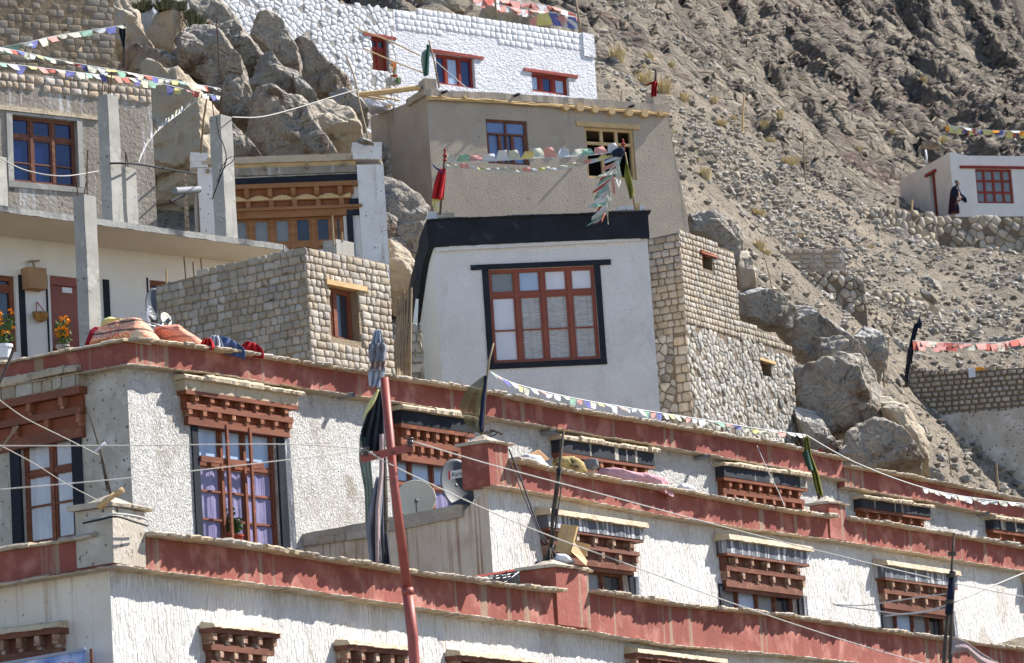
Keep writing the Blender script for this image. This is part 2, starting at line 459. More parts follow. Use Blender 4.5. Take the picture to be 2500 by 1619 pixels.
M['whitejoint'] = mat('whitewashed_joint', (146, 140, 134), (176, 172, 168), 6, bump=1, bs=24, bd=.03)
M['whitewall'] = mat('lumpy_whitewash', (236, 236, 240), (224, 222, 226), 2, bump=1, bs=8, bd=.1, bsc=(1, 1, 1.6), bdist=.8, bump2=(24, .6, .04), streak=(196, 178, 166), st=(.7, .8))
M['tan'] = mat('mud_render', (176, 162, 146), (162, 149, 134), 1.0, bump=.5, bs=18, bd=.02, spots=((122, 110, 98), 9, .65), c3=(178, 164, 146), n3=1.8, t3=(.5, .7), bump2=(70, .3, .008), streak=(138, 122, 106), st=(.62, .74), ssc=(1.6, 1.6, .16))
M['whlav'] = mat('pale_lavender_roughcast', (232, 229, 227), (221, 218, 215), 1.5, bump=.9, bs=34, bd=.04, dirt=((190, 184, 176), .6), spots=((168, 166, 172), 30, .62), streak=(188, 184, 190), st=(.64, .76), ssc=(1.5, 1.5, .2))
M['whside'] = mat('pale_green_white_paint', (228, 230, 224), (218, 222, 216), 1.5, bump=.1, bs=20)
M['concrete'] = mat('raw_concrete', (168, 164, 156), (142, 139, 133), 2.0, bump=.4, bs=30, bd=.01, spots=((104, 102, 98), 9, .66), c3=(188, 184, 176), n3=4, t3=(.55, .75), streak=(112, 110, 106), st=(.62, .76), ssc=(3, 3, .4))
M['slab'] = mat('slab_edge_concrete', (168, 166, 160), (140, 138, 134), 3, bump=.6, bs=20, bd=.02, streak=(84, 84, 86), st=(.52, .64), ssc=(1.2, 1.2, 1.0))
M['ceiling'] = mat('cream_soffit', (226, 214, 194), (214, 202, 182), .7, bump=.1, bs=10, c3=(196, 172, 136), n3=1.2, t3=(.62, .8))
M['offwhite'] = mat('off_white_plaster', (234, 228, 219), (222, 215, 206), 1.5, bump=.5, bs=60, bd=.01, spots=((150, 146, 142), 40, .68))
M['chipwhite'] = mat('chipped_whitewash', (230, 228, 226), (216, 212, 208), 2, bump=.4, bs=40, bd=.012, spots=((122, 112, 102), 22, .64), streak=(160, 140, 118), st=(.66, .78), ssc=(3, 3, .3))
M['greymud'] = mat('weathered_grey_render', (156, 146, 134), (130, 121, 110), 1.5, bump=.9, bs=12, bd=.03, spots=((96, 88, 80), 7, .62), streak=(196, 192, 190), st=(.55, .7), ssc=(5, 5, .5))
M['mudbrick_d'] = mat('dull_brown_mud_brick', (150, 134, 114), (132, 117, 98), 2.2, bump=.8, bs=34, bd=.012, isl=.12)
M['brownmud'] = mat('brown_mud_render', (142, 124, 102), (126, 109, 89), 1.5, bump=.9, bs=12, bd=.03)
M['curtain'] = mat('white_curtain', (214, 216, 222), (194, 196, 204), 2.0, bump=.7, bs=14, bd=.03, bsc=(3, 3, .3), rough=.7, spec=.4)
M['lace'] = mat('patterned_net_curtain', (196, 196, 196), (172, 171, 170), 2.5, sc=(.3, .3, 5), bump=.7, bs=12, bd=.03, bsc=(2, 2, .4), rough=.7, spec=.4, c3=(150, 144, 142), n3=22, t3=(.52, .6))
M['lilac'] = mat('lilac_curtain', (150, 143, 176), (124, 117, 156), 2.0, bump=.8, bs=12, bd=.04, bsc=(3, 3, .2), rough=.4, spec=.5)
M['frost'] = mat('dim_frosted_glass', (132, 136, 138), (112, 116, 118), 2.0, rough=.3, spec=.5)
M['paleglass'] = mat('pale_glass', (176, 192, 214), (150, 170, 196), 1.5, rough=.25, spec=.5)
M['blue'] = mat('sky_tinted_glass', (22, 40, 92), (14, 26, 66), 1.0, rough=.12, spec=.6)  # blue base puts the sky's reflection into the pane colour
M['bluegrey'] = mat('hazy_blue_glass', (120, 140, 180), (92, 112, 156), 1.2, rough=.2, spec=.5)
M['darkglass'] = mat('dark_glass', (58, 62, 72), (34, 36, 44), 1.2, rough=.12, spec=.6)
M['whglass'] = mat('whitened_glass', (222, 222, 228), (206, 206, 214), 1.0, rough=.3, spec=.5)
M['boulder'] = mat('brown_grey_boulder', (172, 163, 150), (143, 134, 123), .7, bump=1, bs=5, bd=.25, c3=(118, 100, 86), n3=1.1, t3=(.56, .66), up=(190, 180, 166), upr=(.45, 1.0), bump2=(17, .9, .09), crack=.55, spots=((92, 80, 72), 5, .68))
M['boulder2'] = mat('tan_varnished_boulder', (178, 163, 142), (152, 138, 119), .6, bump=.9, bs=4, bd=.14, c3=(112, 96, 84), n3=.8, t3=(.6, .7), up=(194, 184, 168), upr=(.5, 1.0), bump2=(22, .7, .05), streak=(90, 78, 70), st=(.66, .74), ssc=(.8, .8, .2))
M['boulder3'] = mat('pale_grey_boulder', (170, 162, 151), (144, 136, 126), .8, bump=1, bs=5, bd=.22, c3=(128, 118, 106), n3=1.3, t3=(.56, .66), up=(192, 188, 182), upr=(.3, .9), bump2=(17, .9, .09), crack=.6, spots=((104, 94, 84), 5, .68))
M['steelred'] = mat('faded_red_steel', (164, 84, 72), (150, 74, 64), 4, rough=.5, spec=.4, c3=(122, 62, 54), n3=8, t3=(.6, .75))
M['poledark'] = mat('weathered_dark_wood', (98, 88, 78), (66, 60, 54), 6, bump=.6, bs=30, bsc=(3, 3, .3), bd=.01)
M['polewood'] = mat('grey_brown_wood', (158, 140, 114), (130, 112, 90), 6, bump=.4, bs=30, bsc=(3, 3, .3), bd=.006)
M['rust'] = mat('rusty_steel', (104, 76, 64), (84, 60, 52), 8, rough=.8)
M['wire'] = mat('pale_cable', (176, 172, 166), rough=.6)
M['wiredark'] = mat('black_cable', (38, 38, 42), rough=.6)
M['insul'] = mat('brown_glazed_ceramic', (96, 74, 70), (70, 54, 52), 5, rough=.15, spec=.7)
M['dishgrey'] = mat('grey_dish_metal', (104, 110, 116), (94, 99, 105), 2, rough=.5, spec=.4)
M['dishcream'] = mat('cream_dish_paint', (222, 214, 192), (206, 198, 176), 2, rough=.5, c3=(190, 160, 110), n3=5, t3=(.62, .75))
M['silver'] = mat('galvanised_metal', (180, 182, 186), rough=.4, metal=.6)
M['pipe'] = mat('grey_pvc', (128, 130, 134), rough=.5)
M['card'] = mat('brown_cardboard', (176, 138, 104), (158, 122, 92), 2, rough=.9)
M['terracotta'] = mat('terracotta', (168, 76, 52), (148, 64, 46), 4)
M['leaf'] = mat('green_leaf', (88, 112, 58), (66, 92, 44), 9, rough=.6)
M['orangefl'] = mat('orange_petals', (240, 160, 30), (226, 128, 24), 9, rough=.7)
M['drygrass'] = mat('dry_yellow_grass', (210, 190, 136), (184, 162, 108), 6, rough=.9, isl=.2)
M['scrub'] = mat('dusty_green_scrub', (104, 106, 78), (80, 84, 60), 6, rough=.9, isl=.2)
M['cloth_r'] = mat('red_cloth', (178, 40, 44), (150, 30, 36), 3, bump=.5, bs=14, bd=.03)
M['cloth_dr'] = mat('crimson_cloth', (138, 26, 46), rough=.9)
M['cloth_b'] = mat('blue_denim', (92, 108, 148), (68, 84, 122), 3, bump=.5, bs=14, bd=.03)
M['cloth_w'] = mat('white_sack', (220, 220, 222), (196, 198, 204), 3, bump=.8, bs=9, bd=.05)
M['cloth_y'] = mat('straw_sack', (190, 168, 112), (150, 130, 88), 5, bump=.9, bs=16, bd=.03, c3=(96, 82, 62), n3=7, t3=(.55, .62))
M['cloth_g'] = mat('grey_cushion', (120, 124, 130), (102, 106, 112), 3, bump=.4, bs=14, bd=.02)
M['cloth_p'] = mat('dusty_pink_blanket', (210, 166, 170), (190, 142, 149), 3, bump=.9, bs=9, bd=.06)
M['cloth_k'] = mat('khaki_cloth', (166, 154, 132), (144, 132, 112), 3, bump=.9, bs=14, bd=.03, bsc=(3, 3, .4))
M['cloth_grey'] = mat('faded_grey_cloth', (136, 138, 146), (110, 112, 122), 4, bump=.8, bs=14, bd=.03, bsc=(3, 3, .6))
M['cloth_lt'] = mat('pale_blue_cloth', (184, 190, 200), (160, 166, 178), 4, bump=.8, bs=14, bd=.03, bsc=(3, 3, .6))
M['cloth_mauve'] = mat('faded_mauve_cloth', (178, 156, 152), (156, 136, 134), 4, bump=.8, bs=14, bd=.03, bsc=(3, 3, .6))
M['cloth_dk'] = mat('tattered_black_cloth', (62, 64, 72), (44, 46, 54), 4, bump=.9, bs=12, bd=.04, bsc=(2, 2, .5))
M['cloth_gr'] = mat('faded_green_gauze', (112, 146, 132), (88, 124, 112), 4, bump=.9, bs=12, bd=.04, trans=.25)
M['cloth_ol'] = mat('olive_yellow_cloth', (132, 132, 62), (104, 108, 48), 4, bump=.6, bs=12, bd=.03)
M['cloth_net'] = mat('sheer_olive_cloth', (132, 122, 84), (108, 100, 72), 4, trans=.45)
M['cloth_navy'] = mat('navy_cloth', (36, 44, 66), (26, 32, 50), 4, bump=.6, bs=12, bd=.03)
M['robe'] = mat('dark_maroon_robe', (52, 28, 38), (40, 22, 30), 4, bump=.5, bs=12, bd=.02)
M['skin'] = mat('tanned_skin', (150, 106, 82), rough=.6)
M['hair'] = mat('grey_hair', (110, 106, 104), rough=.9)
M['white'] = mat('white_paint', (232, 232, 234), rough=.6)
M['blackp'] = mat('matt_black', (26, 26, 28), rough=.8)
M['redp'] = mat('red_print', (206, 40, 48), rough=.5)
M['signblue'] = mat('blue_sky_print', (60, 104, 186), (206, 216, 236), 3.5, rough=.4)
M['signframe'] = mat('sign_frame', (150, 156, 172), rough=.4)
FLAG = {'w': mat('white_flag', (204, 204, 202), (184, 186, 188), 6, rough=.9), 'r': mat('red_flag', (188, 106, 94), (170, 86, 76), 6, rough=.9),
        'g': mat('green_flag', (150, 182, 162), (120, 158, 138), 6, rough=.9), 'y': mat('yellow_flag', (208, 202, 142), (194, 188, 120), 6, rough=.9),
        'b': mat('blue_flag', (112, 114, 162), (84, 88, 146), 6, rough=.9), 'p': mat('pink_flag', (206, 154, 144), (190, 134, 126), 6, rough=.9),
        'o': mat('orange_flag', (228, 150, 50), rough=.9), 'l': mat('pale_flag', (196, 194, 176), (178, 178, 162), 6, rough=.9)}
# ------------------------------------------------------------------ windows and bracketed hoods
def window(rt, F, tl, br, cols, rows, frame, cells, rec=.1, fw=.06, mw=.05, dp=.07, bar=.03, bars=None, sash=True, name='window', off=0.0, back=None, sill=None):
    """frame mesh with glass / curtain children; cols, rows are the fractional mullion places. Returns the opening."""
    u0, z1 = F.uz(*tl, off); u1, z0 = F.uz(*br, off)
    if z1 < z0: z0, z1 = z1, z0
    f = MB(); a, b = -rec - dp, -rec
    f.fbox(F, u0, u0 + fw, z0, z1, a, b); f.fbox(F, u1 - fw, u1, z0, z1, a, b)
    f.fbox(F, u0 + fw, u1 - fw, z1 - fw, z1, a, b - .002); f.fbox(F, u0 + fw, u1 - fw, z0, z0 + fw, a, b - .002)
    cu = [u0 + (u1 - u0) * c for c in cols]; rz = [z1 - (z1 - z0) * r for r in rows]
    for c in cu: f.fbox(F, c - mw / 2, c + mw / 2, z0 + fw, z1 - fw, a + .005, b + .004)
    for r in rz: f.fbox(F, u0 + fw, u1 - fw, r - mw / 2, r + mw / 2, a + .006, b - .006)
    us = [u0] + cu + [u1]; zs = [z1] + rz + [z0]
    for spec in (bars or ()):   # thin glazing bars (col, row, fraction down)
        ci, ri, fr = spec
        zz = zs[ri] + (zs[ri + 1] - zs[ri]) * fr
        f.fbox(F, us[ci] + .02, us[ci + 1] - .02, zz - bar / 2, zz + bar / 2, a + .01, b - .012)
    # sash frames inside each cell
    for i in range(len(us) - 1 if sash else 0):
        for k in range(len(zs) - 1):
            x0, x1, y1, y0 = us[i], us[i + 1], zs[k], zs[k + 1]; s_ = mw * .9
            f.fbox(F, x0 + mw / 2, x0 + mw / 2 + s_ * .6, y0 + mw / 2, y1 - mw / 2, a + .012, b - .018)
            f.fbox(F, x1 - mw / 2 - s_ * .6, x1 - mw / 2, y0 + mw / 2, y1 - mw / 2, a + .012, b - .018)
            f.fbox(F, x0 + mw, x1 - mw, y1 - mw / 2 - s_ * .6, y1 - mw / 2, a + .013, b - .02)
            f.fbox(F, x0 + mw, x1 - mw, y0 + mw / 2, y0 + mw / 2 + s_ * .6, a + .013, b - .02)
    w = f.build(name, frame, rt)
    groups = {}
    for i in range(len(us) - 1):
        for k in range(len(zs) - 1):
            m = cells.get((i, k), cells.get(k, cells.get('*')))
            if m is None: continue
            nm = 'curtain' if m in ('curtain', 'lace', 'lilac') else 'pane'
            g = groups.setdefault((nm, m), MB())
            n = 5; vs = []; fs = []
            am = .012 if nm == 'curtain' else .0
            for q in range(n * 2 + 1):
                uu = us[i] + (us[i + 1] - us[i]) * q / (n * 2); oo = -rec - dp * .7 + am * math.sin(q * 2.1 + i * 3)
                vs += [F.P(uu, zs[k + 1], oo), F.P(uu, zs[k], oo)]
            for q in range(n * 2): fs.append((2 * q, 2 * q + 2, 2 * q + 3, 2 * q + 1))
            g.add(vs, fs)
    for (nm, m), g in groups.items(): g.build(nm, M[m], w)
    if back:   # a dark room behind
        pass
    if sill:
        s_ = MB(); s_.fbox(F, u0 - .05, u1 + .05, z0 - .06, z0, -rec, .05); s_.build('sill', M[sill], w)
    return (u0, u1, z0, z1)
def frame_band(rt, F, u0, u1, z0, z1, w, mat_, o=.02, left=True, right=True, top=0.0, bot=0.0, name='painted_surround', ext=0.0, wob=.01):
    o_ = None
    for on, q in ((left, (u0 - w, u0, z0, z1, o)), (right, (u1, u1 + w, z0, z1, o)), (top, (u0 - w - ext, u1 + w + ext, z1, z1 + top, o + .004)), (bot, (u0 - w, u1 + w, z0 - bot, z0, o + .003))):
        if on:
            m = MB(); m.fbox(F, q[0], q[1], q[2], q[3], -.02, q[4], wob); o_ = m.build(name, M[mat_], rt)
    return o_
def hood(rt, F, tl, br, layers, wood='wood', panel='panel', fascia='black', cope='mudcap', o0=.38, o1=.1, taper=.12, nb=5, uref=None, name='window_hood'):
    """Tibetan style corbelled lintel: list of (kind, weight) from the top"""
    o0 *= .62; o1 *= .6
    u0, zt = F.uz(*tl, 0); u1, zb = F.uz(*br, o1 + .05); u1 = F.uz(*br, o0)[0]
    tot = sum(w for _, w in layers); z = zt; H = zt - zb
    W = MB(); Pn = MB(); Fa = MB(); Co = MB(); brk = []
    for kind, w in layers:
        h = H * w / tot; z0 = z - h
        fr = (zt - (z + z0) / 2) / H; o = o0 + (o1 - o0) * fr; t = taper * fr
        a, b = u0 + t, u1 - t * .8
        if kind == 'cope':
            coping(Co, F, [(a - .03, z0), (b + .03, z0)], h * .95, -.02, o + .07, .4, .9, .035)
        elif kind == 'slope':   # thick sloping mud hood
            n = max(4, int((b - a) / .08)); vs = []; fs = []
            for i in range(n + 1):
                u = a + (b - a) * i / n
                vs += [F.P(u, z0 + rj(.008), o + .05 + rj(.012)), F.P(u, z0 + h * .62, o + .03 + rj(.015)), F.P(u, z + rj(.01), .03), F.P(u, z0, -.02)]
            for i in range(n):
                for k in range(4): fs.append((i * 4 + k, i * 4 + 4 + k, i * 4 + 4 + (k + 1) % 4, i * 4 + (k + 1) % 4))
            fs += [(0, 1, 2, 3), tuple(n * 4 + k for k in (3, 2, 1, 0))]
            Co.add(vs, fs)
        elif kind == 'fascia': Fa.fbox(F, a + .01, b - .01, z0, z, -.02, o, .006)
        elif kind == 'ledge': W.fbox(F, a - .015, b + .015, z0, z, -.02, o + .02, .004)
        elif kind == 'beam': W.fbox(F, a, b, z0, z, -.02, o, .004)
        elif kind == 'thin': W.fbox(F, a + .03, b - .03, z0, z, -.02, o - .02, .004)
        elif kind in ('ends', 'ends2'):
            Pn.fbox(F, a + .03, b - .03, z0, z, -.02, max(.045, o - .14))
            n = nb + (1 if kind == 'ends2' else 0); bw = min(.085, (b - a) / n * .34)
            for i in range(n):
                c = a + .05 + (b - a - .1) * (i / (n - 1) if kind == 'ends2' else (i + .5) / n)
                K = MB(); brk.append(K)
                K.fbox(F, c - bw / 2, c + bw / 2, z0 + h * .3, z - .001, -.02, o + .015, .004)
                K.fbox(F, c - bw * .42, c + bw * .42, z0 + .002, z0 + h * .3, -.02, o - .02, .004)
        elif kind == 'panel': Pn.fbox(F, a + .02, b - .02, z0, z, -.02, o - .08)
        elif kind == 'bricks':
            Fa.fbox(F, a + .02, b - .02, z0, z, -.02, o - .03)
            bricks(Fa, F, a, b, [(a, z - .01), (b, z - .01)], z0, h * .98, .18, .3, .012, .03, o=o - .03)
        elif kind == 'ogee':   # carved scallop rail
            n = 40
            W.fbox(F, a, b, z0, z0 + h * .45, -.02, o - .03)
            for i in range(n * 2):
                ph = (i / (n * 2) * nb) % 1.0
                hh = h * (.5 + .5 * math.sin(ph * math.pi)) ; uu = a + (b - a) * i / (n * 2)
                W.fbox(F, uu, uu + (b - a) / (n * 2), z0 + h * .45, z0 + hh, -.02, o - .02)
        z = z0
    par = rt
    wo = W.build(name, M[wood], par)
    for K in brk: K.build('bracket', M['bracket_w'] if wood == 'wood_dark' else M['bracket'], wo)
    if Pn.v: Pn.build('recessed_panel', M[panel], wo)
    if Fa.v: Fa.build('fascia', M[fascia], wo)
    if Co.v: Co.build('hood_coping', M[cope], wo)
    return wo
def shell(rt, F, u0, u1, z0, z1, depth, m, off=-.26, name='rear_wall', roofm=None, roofz=None, left=True, right=True):
    b = MB()
    if left: b.fbox(F, u0, u0 + .25, z0, z1, -depth, off)
    if right: b.fbox(F, u1 - .25, u1, z0, z1, -depth, off)
    b.fbox(F, u0 + .25, u1 - .25, z0, z1, -depth, -depth + .25)
    b.build(name, m, rt)
    if roofm:
        r = MB(); zr = roofz if roofz is not None else z1 - .3
        r.fbox(F, u0 + .02, u1 - .02, zr - .18, zr, -depth + .02, off + .02); r.build('roof', roofm, rt)
def L(F, *pts, off=0.0): return [F.uz(x, y, off) for x, y in pts]
def parapet(rt, F, top, bot, o=.16, capt=.05, ret=True, u_lo=None, u_hi=None, base=True, gaps=()):
    """red band with stone coping above and a thin ledge below"""
    t = L(F, *top, off=o); b = L(F, *bot, off=o)
    lo = t[0][0] if u_lo is None else u_lo; hi = t[-1][0] if u_hi is None else u_hi
    m = MB(); strip(m, F, [(lo, interp(t, lo))] + [q for q in t if lo < q[0] < hi] + [(hi, interp(t, hi))], b, -.3, o, .18, .004, .008)
    m.build('red_parapet', M['red'], rt)
    c = MB(); line = [(lo, interp(t, lo))] + [q for q in t if lo < q[0] < hi] + [(hi, interp(t, hi))]
    segs = []; cur = lo
    for ga, gb in gaps:
        if ga > cur: segs.append((cur, ga))
        cur = gb
    segs.append((cur, hi))
    for sa, sb in segs:
        c = MB(); coping(c, F, [(sa, interp(line, sa))] + [q for q in line if sa < q[0] < sb] + [(sb, interp(line, sb))], capt, -.34, o + .2, .2, .6, .055)
        c.build('coping', M['stonecap'], rt)
    if base:
        e = MB(); bl = [(lo, interp(b, lo) - .03)] + [(q[0], q[1] - .03) for q in b if lo < q[0] < hi] + [(hi, interp(b, hi) - .03)]
        coping(e, F, bl, .03, -.02, o + .07, .2, .7, .02); e.build('ledge', M['stonecap'], rt)
    return t, b
def pillar_block(rt, F, u0, u1, z0, z1, o0, o1, m='red', cap=True, name='parapet_post'):
    b = MB(); b.fbox(F, u0, u1, z0, z1, o0, o1, .012); p = b.build(name, M[m], rt)
    if cap:
        c = MB(); coping(c, F, [(u0 - .07, z1), ((u0 + u1) / 2, z1 + .01), (u1 + .07, z1)], .05, o0 - .05, o1 + .07, .25, .4, .02)
        c.build('post_cap', M['stonecap'], p); c = MB()
        cx_, oc = (u0 + u1) / 2, (o0 + o1) / 2; n = 12; vs = []; fs = []
        for k in range(4):
            s_ = 1 - k / 3.2
            for i in range(n):
                w = 2 * math.pi * i / n
                ex = abs(math.cos(w)) ** .6 * math.copysign(1, math.cos(w)); ey = abs(math.sin(w)) ** .6 * math.copysign(1, math.sin(w))
                vs.append(F.P(cx_ + ex * (u1 - u0) / 2 * s_ * 1.1, z1 + .045 + .045 * k + rj(.008), oc + ey * (o1 - o0) / 2 * s_ * 1.1))
        for k in range(3):
            for i in range(n): fs.append((k * n + i, k * n + (i + 1) % n, (k + 1) * n + (i + 1) % n, (k + 1) * n + i))
        fs.append(tuple(3 * n + i for i in range(n)))
        c.add(vs, fs)
        c.build('cap_mound', M['stonecap'], p)
    return p
def pipe(rt, F, px, py, ln=.3, r=.045):
    a = F.P(*F.uz(px, py, .0), -.05); b = a + F.n * (ln + .05) + F.d * .02 - Vector((0, 0, .02))
    m = MB(); m.tube([a, b], r, 10, cap=False); m.tube([b, a], r * .8, 10, cap=False); m.build('drain_pipe', M['pipe'], rt)
HOOD_A = [('cope', 1.0), ('fascia', 1.8), ('ledge', .6), ('ends', 1.5), ('beam', 1.1), ('ends2', 1.5), ('beam', .9), ('thin', .8)]
# ================================================================== lowest terraced house (front row)
F1 = Fc((267, 1377), (2065, 1613), Ya=38)
b1 = root('terraced_house', 'front-row whitewashed house with a long red parapet, its corner post at the lower left', 'house', F1.P(0, 1.0), F1.d)
F1L = F1.left(0)
TOP1 = [(281, 1304), (365, 1312), (600, 1342), (976, 1401), (1159, 1425), (1280, 1441), (1359, 1450), (1435, 1448), (1641, 1481), (1900, 1507), (2094, 1537), (2329, 1569), (2500, 1592), (2620, 1610)]
BOT1 = [(281, 1379), (441, 1401), (700, 1434), (976, 1475), (1200, 1510), (1300, 1520), (1641, 1575), (1900, 1597), (2065, 1615), (2329, 1648), (2620, 1688)]
ua, ub = F1.uz(1354, 1384, .2)[0], F1.uz(1434, 1400, .2)[0]
t, b = parapet(b1, F1, TOP1, BOT1, u_lo=-.158, gaps=[(-.3, F1.uz(352, 1240, .2)[0]), (ua, ub)])
u_end = t[-1][0]; ztop = max(q[1] for q in t)
HOOD_B = [('slope', 1.0), ('ledge', .7), ('ends2', 1.8), ('beam', 1.0), ('ends', 1.5), ('beam', 1.0)]
hw = dict(wood='wood_dark', panel='wood_dark', cope='mudcap', o0=.3, o1=.12)
hood(b1, F1, (484, 1520), (690, 1640), HOOD_B, nb=4, **hw)
hood(b1, F1, (812, 1560), (1010, 1690), HOOD_B, nb=4, **hw)
hood(b1, F1, (1084, 1586), (1325, 1720), HOOD_B, nb=4, **hw)
hood(b1, F1, (1522, 1580), (1780, 1715), HOOD_B, nb=4, **hw)
zbf = 1.0
m = MB(); wall(m, F1, [(0, b[0][1] + .1)] + [(q[0], q[1] + .1) for q in b if q[0] > .1], zbf, step=.6); m.build('wall', M['plaster'], b1)
TL_ = L(F1L, (-60, 1360), (0, 1348), (203, 1319), (281, 1304), off=.16); BL_ = L(F1L, (-60, 1437), (0, 1425), (281, 1379), off=.16)
uL0 = TL_[0][0]
m = MB(); strip(m, F1L, [(uL0, TL_[0][1])] + TL_[1:3] + [(.16, interp(TL_, 0))], BL_, -.3, .16, .18, .003, .006); m.build('red_parapet', M['red'], b1)
m = MB(); coping(m, F1L, [(uL0, TL_[0][1])] + TL_[1:3] + [(.0, interp(TL_, 0))], .05, -.34, .24); m.build('coping', M['stonecap'], b1)
m = MB(); coping(m, F1L, [(q[0], q[1] - .03) for q in BL_[:-1]] + [(.14, BL_[-1][1] - .03)], .03, -.02, .22, .2, .7, .02); m.build('ledge', M['stonecap'], b1)
hood(b1, F1L, (-40, 1540), (150, 1650), HOOD_B, nb=4, **hw)
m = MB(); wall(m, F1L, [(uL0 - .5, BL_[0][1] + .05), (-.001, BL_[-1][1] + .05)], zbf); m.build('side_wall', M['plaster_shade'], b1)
shell(b1, F1, 0.02, u_end, zbf, ztop - .35, 4.3, M['mudwash'], roofm=M['brownmud'], left=False)
# corner post
uc0, zc1 = F1.uz(352, 1240, .2); zc0 = F1.uz(281, 1379, .16)[1]
pillar_block(b1, F1, -.2, uc0, zc0 + .01, F1.uz(281, 1238, .2)[1], -.3, .2, 'mudwash')
ua = F1.uz(1354, 1384, .2)[0]; z1_ = F1.uz(1354, 1384, .2)[1]; ub, _ = F1.uz(1434, 1400, .2)
pillar_block(b1, F1, ua, ub, interp(b, ua) + .03, z1_, -.33, .2, 'red')
# low mud patch on the post
# ================================================================== middle terraced house
F2 = Fc((1190, 1184), (2029, 1316), Ya=51.5)
b2 = root('terraced_house', 'middle-row whitewashed house with bracketed windows, red parapet with two posts and bedding drying on top', 'house', F2.P(0, 4.0), F2.d)
F2L = F2.left(0)
TOP2 = [(1197, 1118), (1250, 1130), (1376, 1159), (1641, 1203), (1900, 1250), (2026, 1268), (2062, 1269), (2300, 1307), (2500, 1342), (2620, 1362)]
BOT2 = [(1197, 1183), (1376, 1213), (1641, 1263), (1800, 1287), (2029, 1318), (2241, 1351), (2500, 1395), (2620, 1416)]
g1, g2, g3 = F2.uz(1240, 1088, .16)[0], F2.uz(2022, 1240, .16)[0], F2.uz(2062, 1240, .16)[0]
t, b = parapet(b2, F2, TOP2, BOT2, o=.14, u_lo=-.13, gaps=[(-.3, g1), (g2, g3)])
u2e = t[-1][0]
holes = []
for (tl, br, wl, wb, nc) in (((1303, 1238), (1590, 1408), (1318, 1372), (1540, 1500), 4), ((1741, 1300), (1994, 1466), (1762, 1425), (1955, 1560), 4), ((2129, 1364), (2355, 1515), (2155, 1465), (2322, 1600), 4), ((2491, 1402), (2700, 1560), (2515, 1525), (2690, 1660), 4)):
    hood(b2, F2, tl, br, [('slope', 1.5), ('fascia', 2.2), ('ledge', .5), ('ends', 1.6), ('beam', .8), ('ends2', 1.7), ('beam', 1.1), ('thin', .6)], wood='wood_dark', panel='wood_dark', fascia='greystreak', o0=.42, o1=.1, nb=5, taper=.2)
    h = window(b2, F2, wl, wb, [.26, .52, .76], [], M['wood_dark'], {0: 'frost', (1, 0): 'paleglass', (3, 0): 'darkglass'}, rec=.1)
    holes.append(h)
    frame_band(b2, F2, h[0], h[1], h[2], h[3], .13, 'black', o=.03)
    s_ = MB(); s_.fbox(F2, h[1] + .13, h[1] + .3, h[2], h[3] - .05, -.02, .05, .02); s_.build('plaster_jamb', M['greystreak'], b2)
m = MB(); wall(m, F2, [(0, b[0][1] + .1)] + [(q[0], q[1] + .1) for q in b if q[0] > .1], 4.0, holes, step=.6); m.build('wall', M['plaster'], b2)
shell(b2, F2, 0.02, u2e, 4.0, F2L.uz(1126, 1262)[1] - .1, 2.6, M['mudwash'], roofm=M['brownmud'], left=False)
# low side wall with the mud brick coping
TL2 = L(F2L, (640, 1332), (703, 1345 - 12), (894, 1301), (1126, 1258)); zz = TL2[-1][1]
uw = F2L.uz(662, 1316)[0]
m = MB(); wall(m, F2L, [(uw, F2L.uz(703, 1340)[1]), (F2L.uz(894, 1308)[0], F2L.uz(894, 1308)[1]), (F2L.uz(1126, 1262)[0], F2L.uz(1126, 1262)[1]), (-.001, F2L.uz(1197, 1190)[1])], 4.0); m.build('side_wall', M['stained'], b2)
m = MB(); strip(m, F2L, L(F2L, (662, 1319), (888, 1275), (1126, 1231), off=.06), L(F2L, (668, 1346), (894, 1308), (1126, 1262), off=.06), -.34, .06, .12, .008, .01)
bricks(m, F2L, uw, F2L.uz(1126, 1240)[0], [(uw, F2L.uz(662, 1325)[1]), (0, F2L.uz(1126, 1236)[1])], F2L.uz(662, 1350)[1], .17, .2, .34, .02, .03, o=.05, bot=L(F2L, (668, 1344), (894, 1306), (1126, 1260)))
m.build('mud_coping', M['mudbrick'], b2)
up, zp = F2.uz(1243, 1088, .16)
pillar_block(b2, F2, -.16, F2.uz(1240, 1088, .16)[0], F2.uz(1197, 1185, .14)[1], F2.uz(1197, 1082, .16)[1], -.34, .16, 'red')
ua = F2.uz(2022, 1240, .16)[0]; ub = F2.uz(2062, 1240, .16)[0]
pillar_block(b2, F2, ua, ub, interp(b, ua) + .03, F2.uz(2026, 1230, .16)[1], -.22, .17, 'red')
# ================================================================== upper terraced house
F3 = Fc((306, 831), (1641, 1047), Ya=50)
b3 = root('terraced_house', 'upper-row rough whitewashed house, red parapet meeting at a wide corner, rugs drying on its roof', 'house', F3.P(0, 6.0), F3.d)
F3L = F3.left(0)
TOP3 = [(312, 834), (430, 847), (700, 886), (894, 916), (953, 927), (1200, 966), (1421, 1012), (1641, 1047), (1900, 1091), (2056, 1126)]
BOT3 = [(312, 888), (500, 908), (700, 941), (894, 971), (953, 980), (1200, 1018), (1421, 1056), (1641, 1094), (1900, 1141), (2059, 1171)]
t, b = parapet(b3, F3, TOP3, BOT3, o=.15, u_lo=-.148)
u3e = t[-1][0]
TL3 = L(F3L, (-80, 908), (0, 893), (312, 834), off=.15); BL3 = L(F3L, (-80, 957), (0, 944), (312, 888), off=.15)
m = MB(); strip(m, F3L, TL3[:2] + [(.149, TL3[2][1])], BL3, -.3, .15, .18, .003, .006); m.build('red_parapet', M['red'], b3)
m = MB(); coping(m, F3L, TL3[:2] + [(.2, TL3[2][1])], .05, -.34, .25); m.build('coping', M['stonecap'], b3)
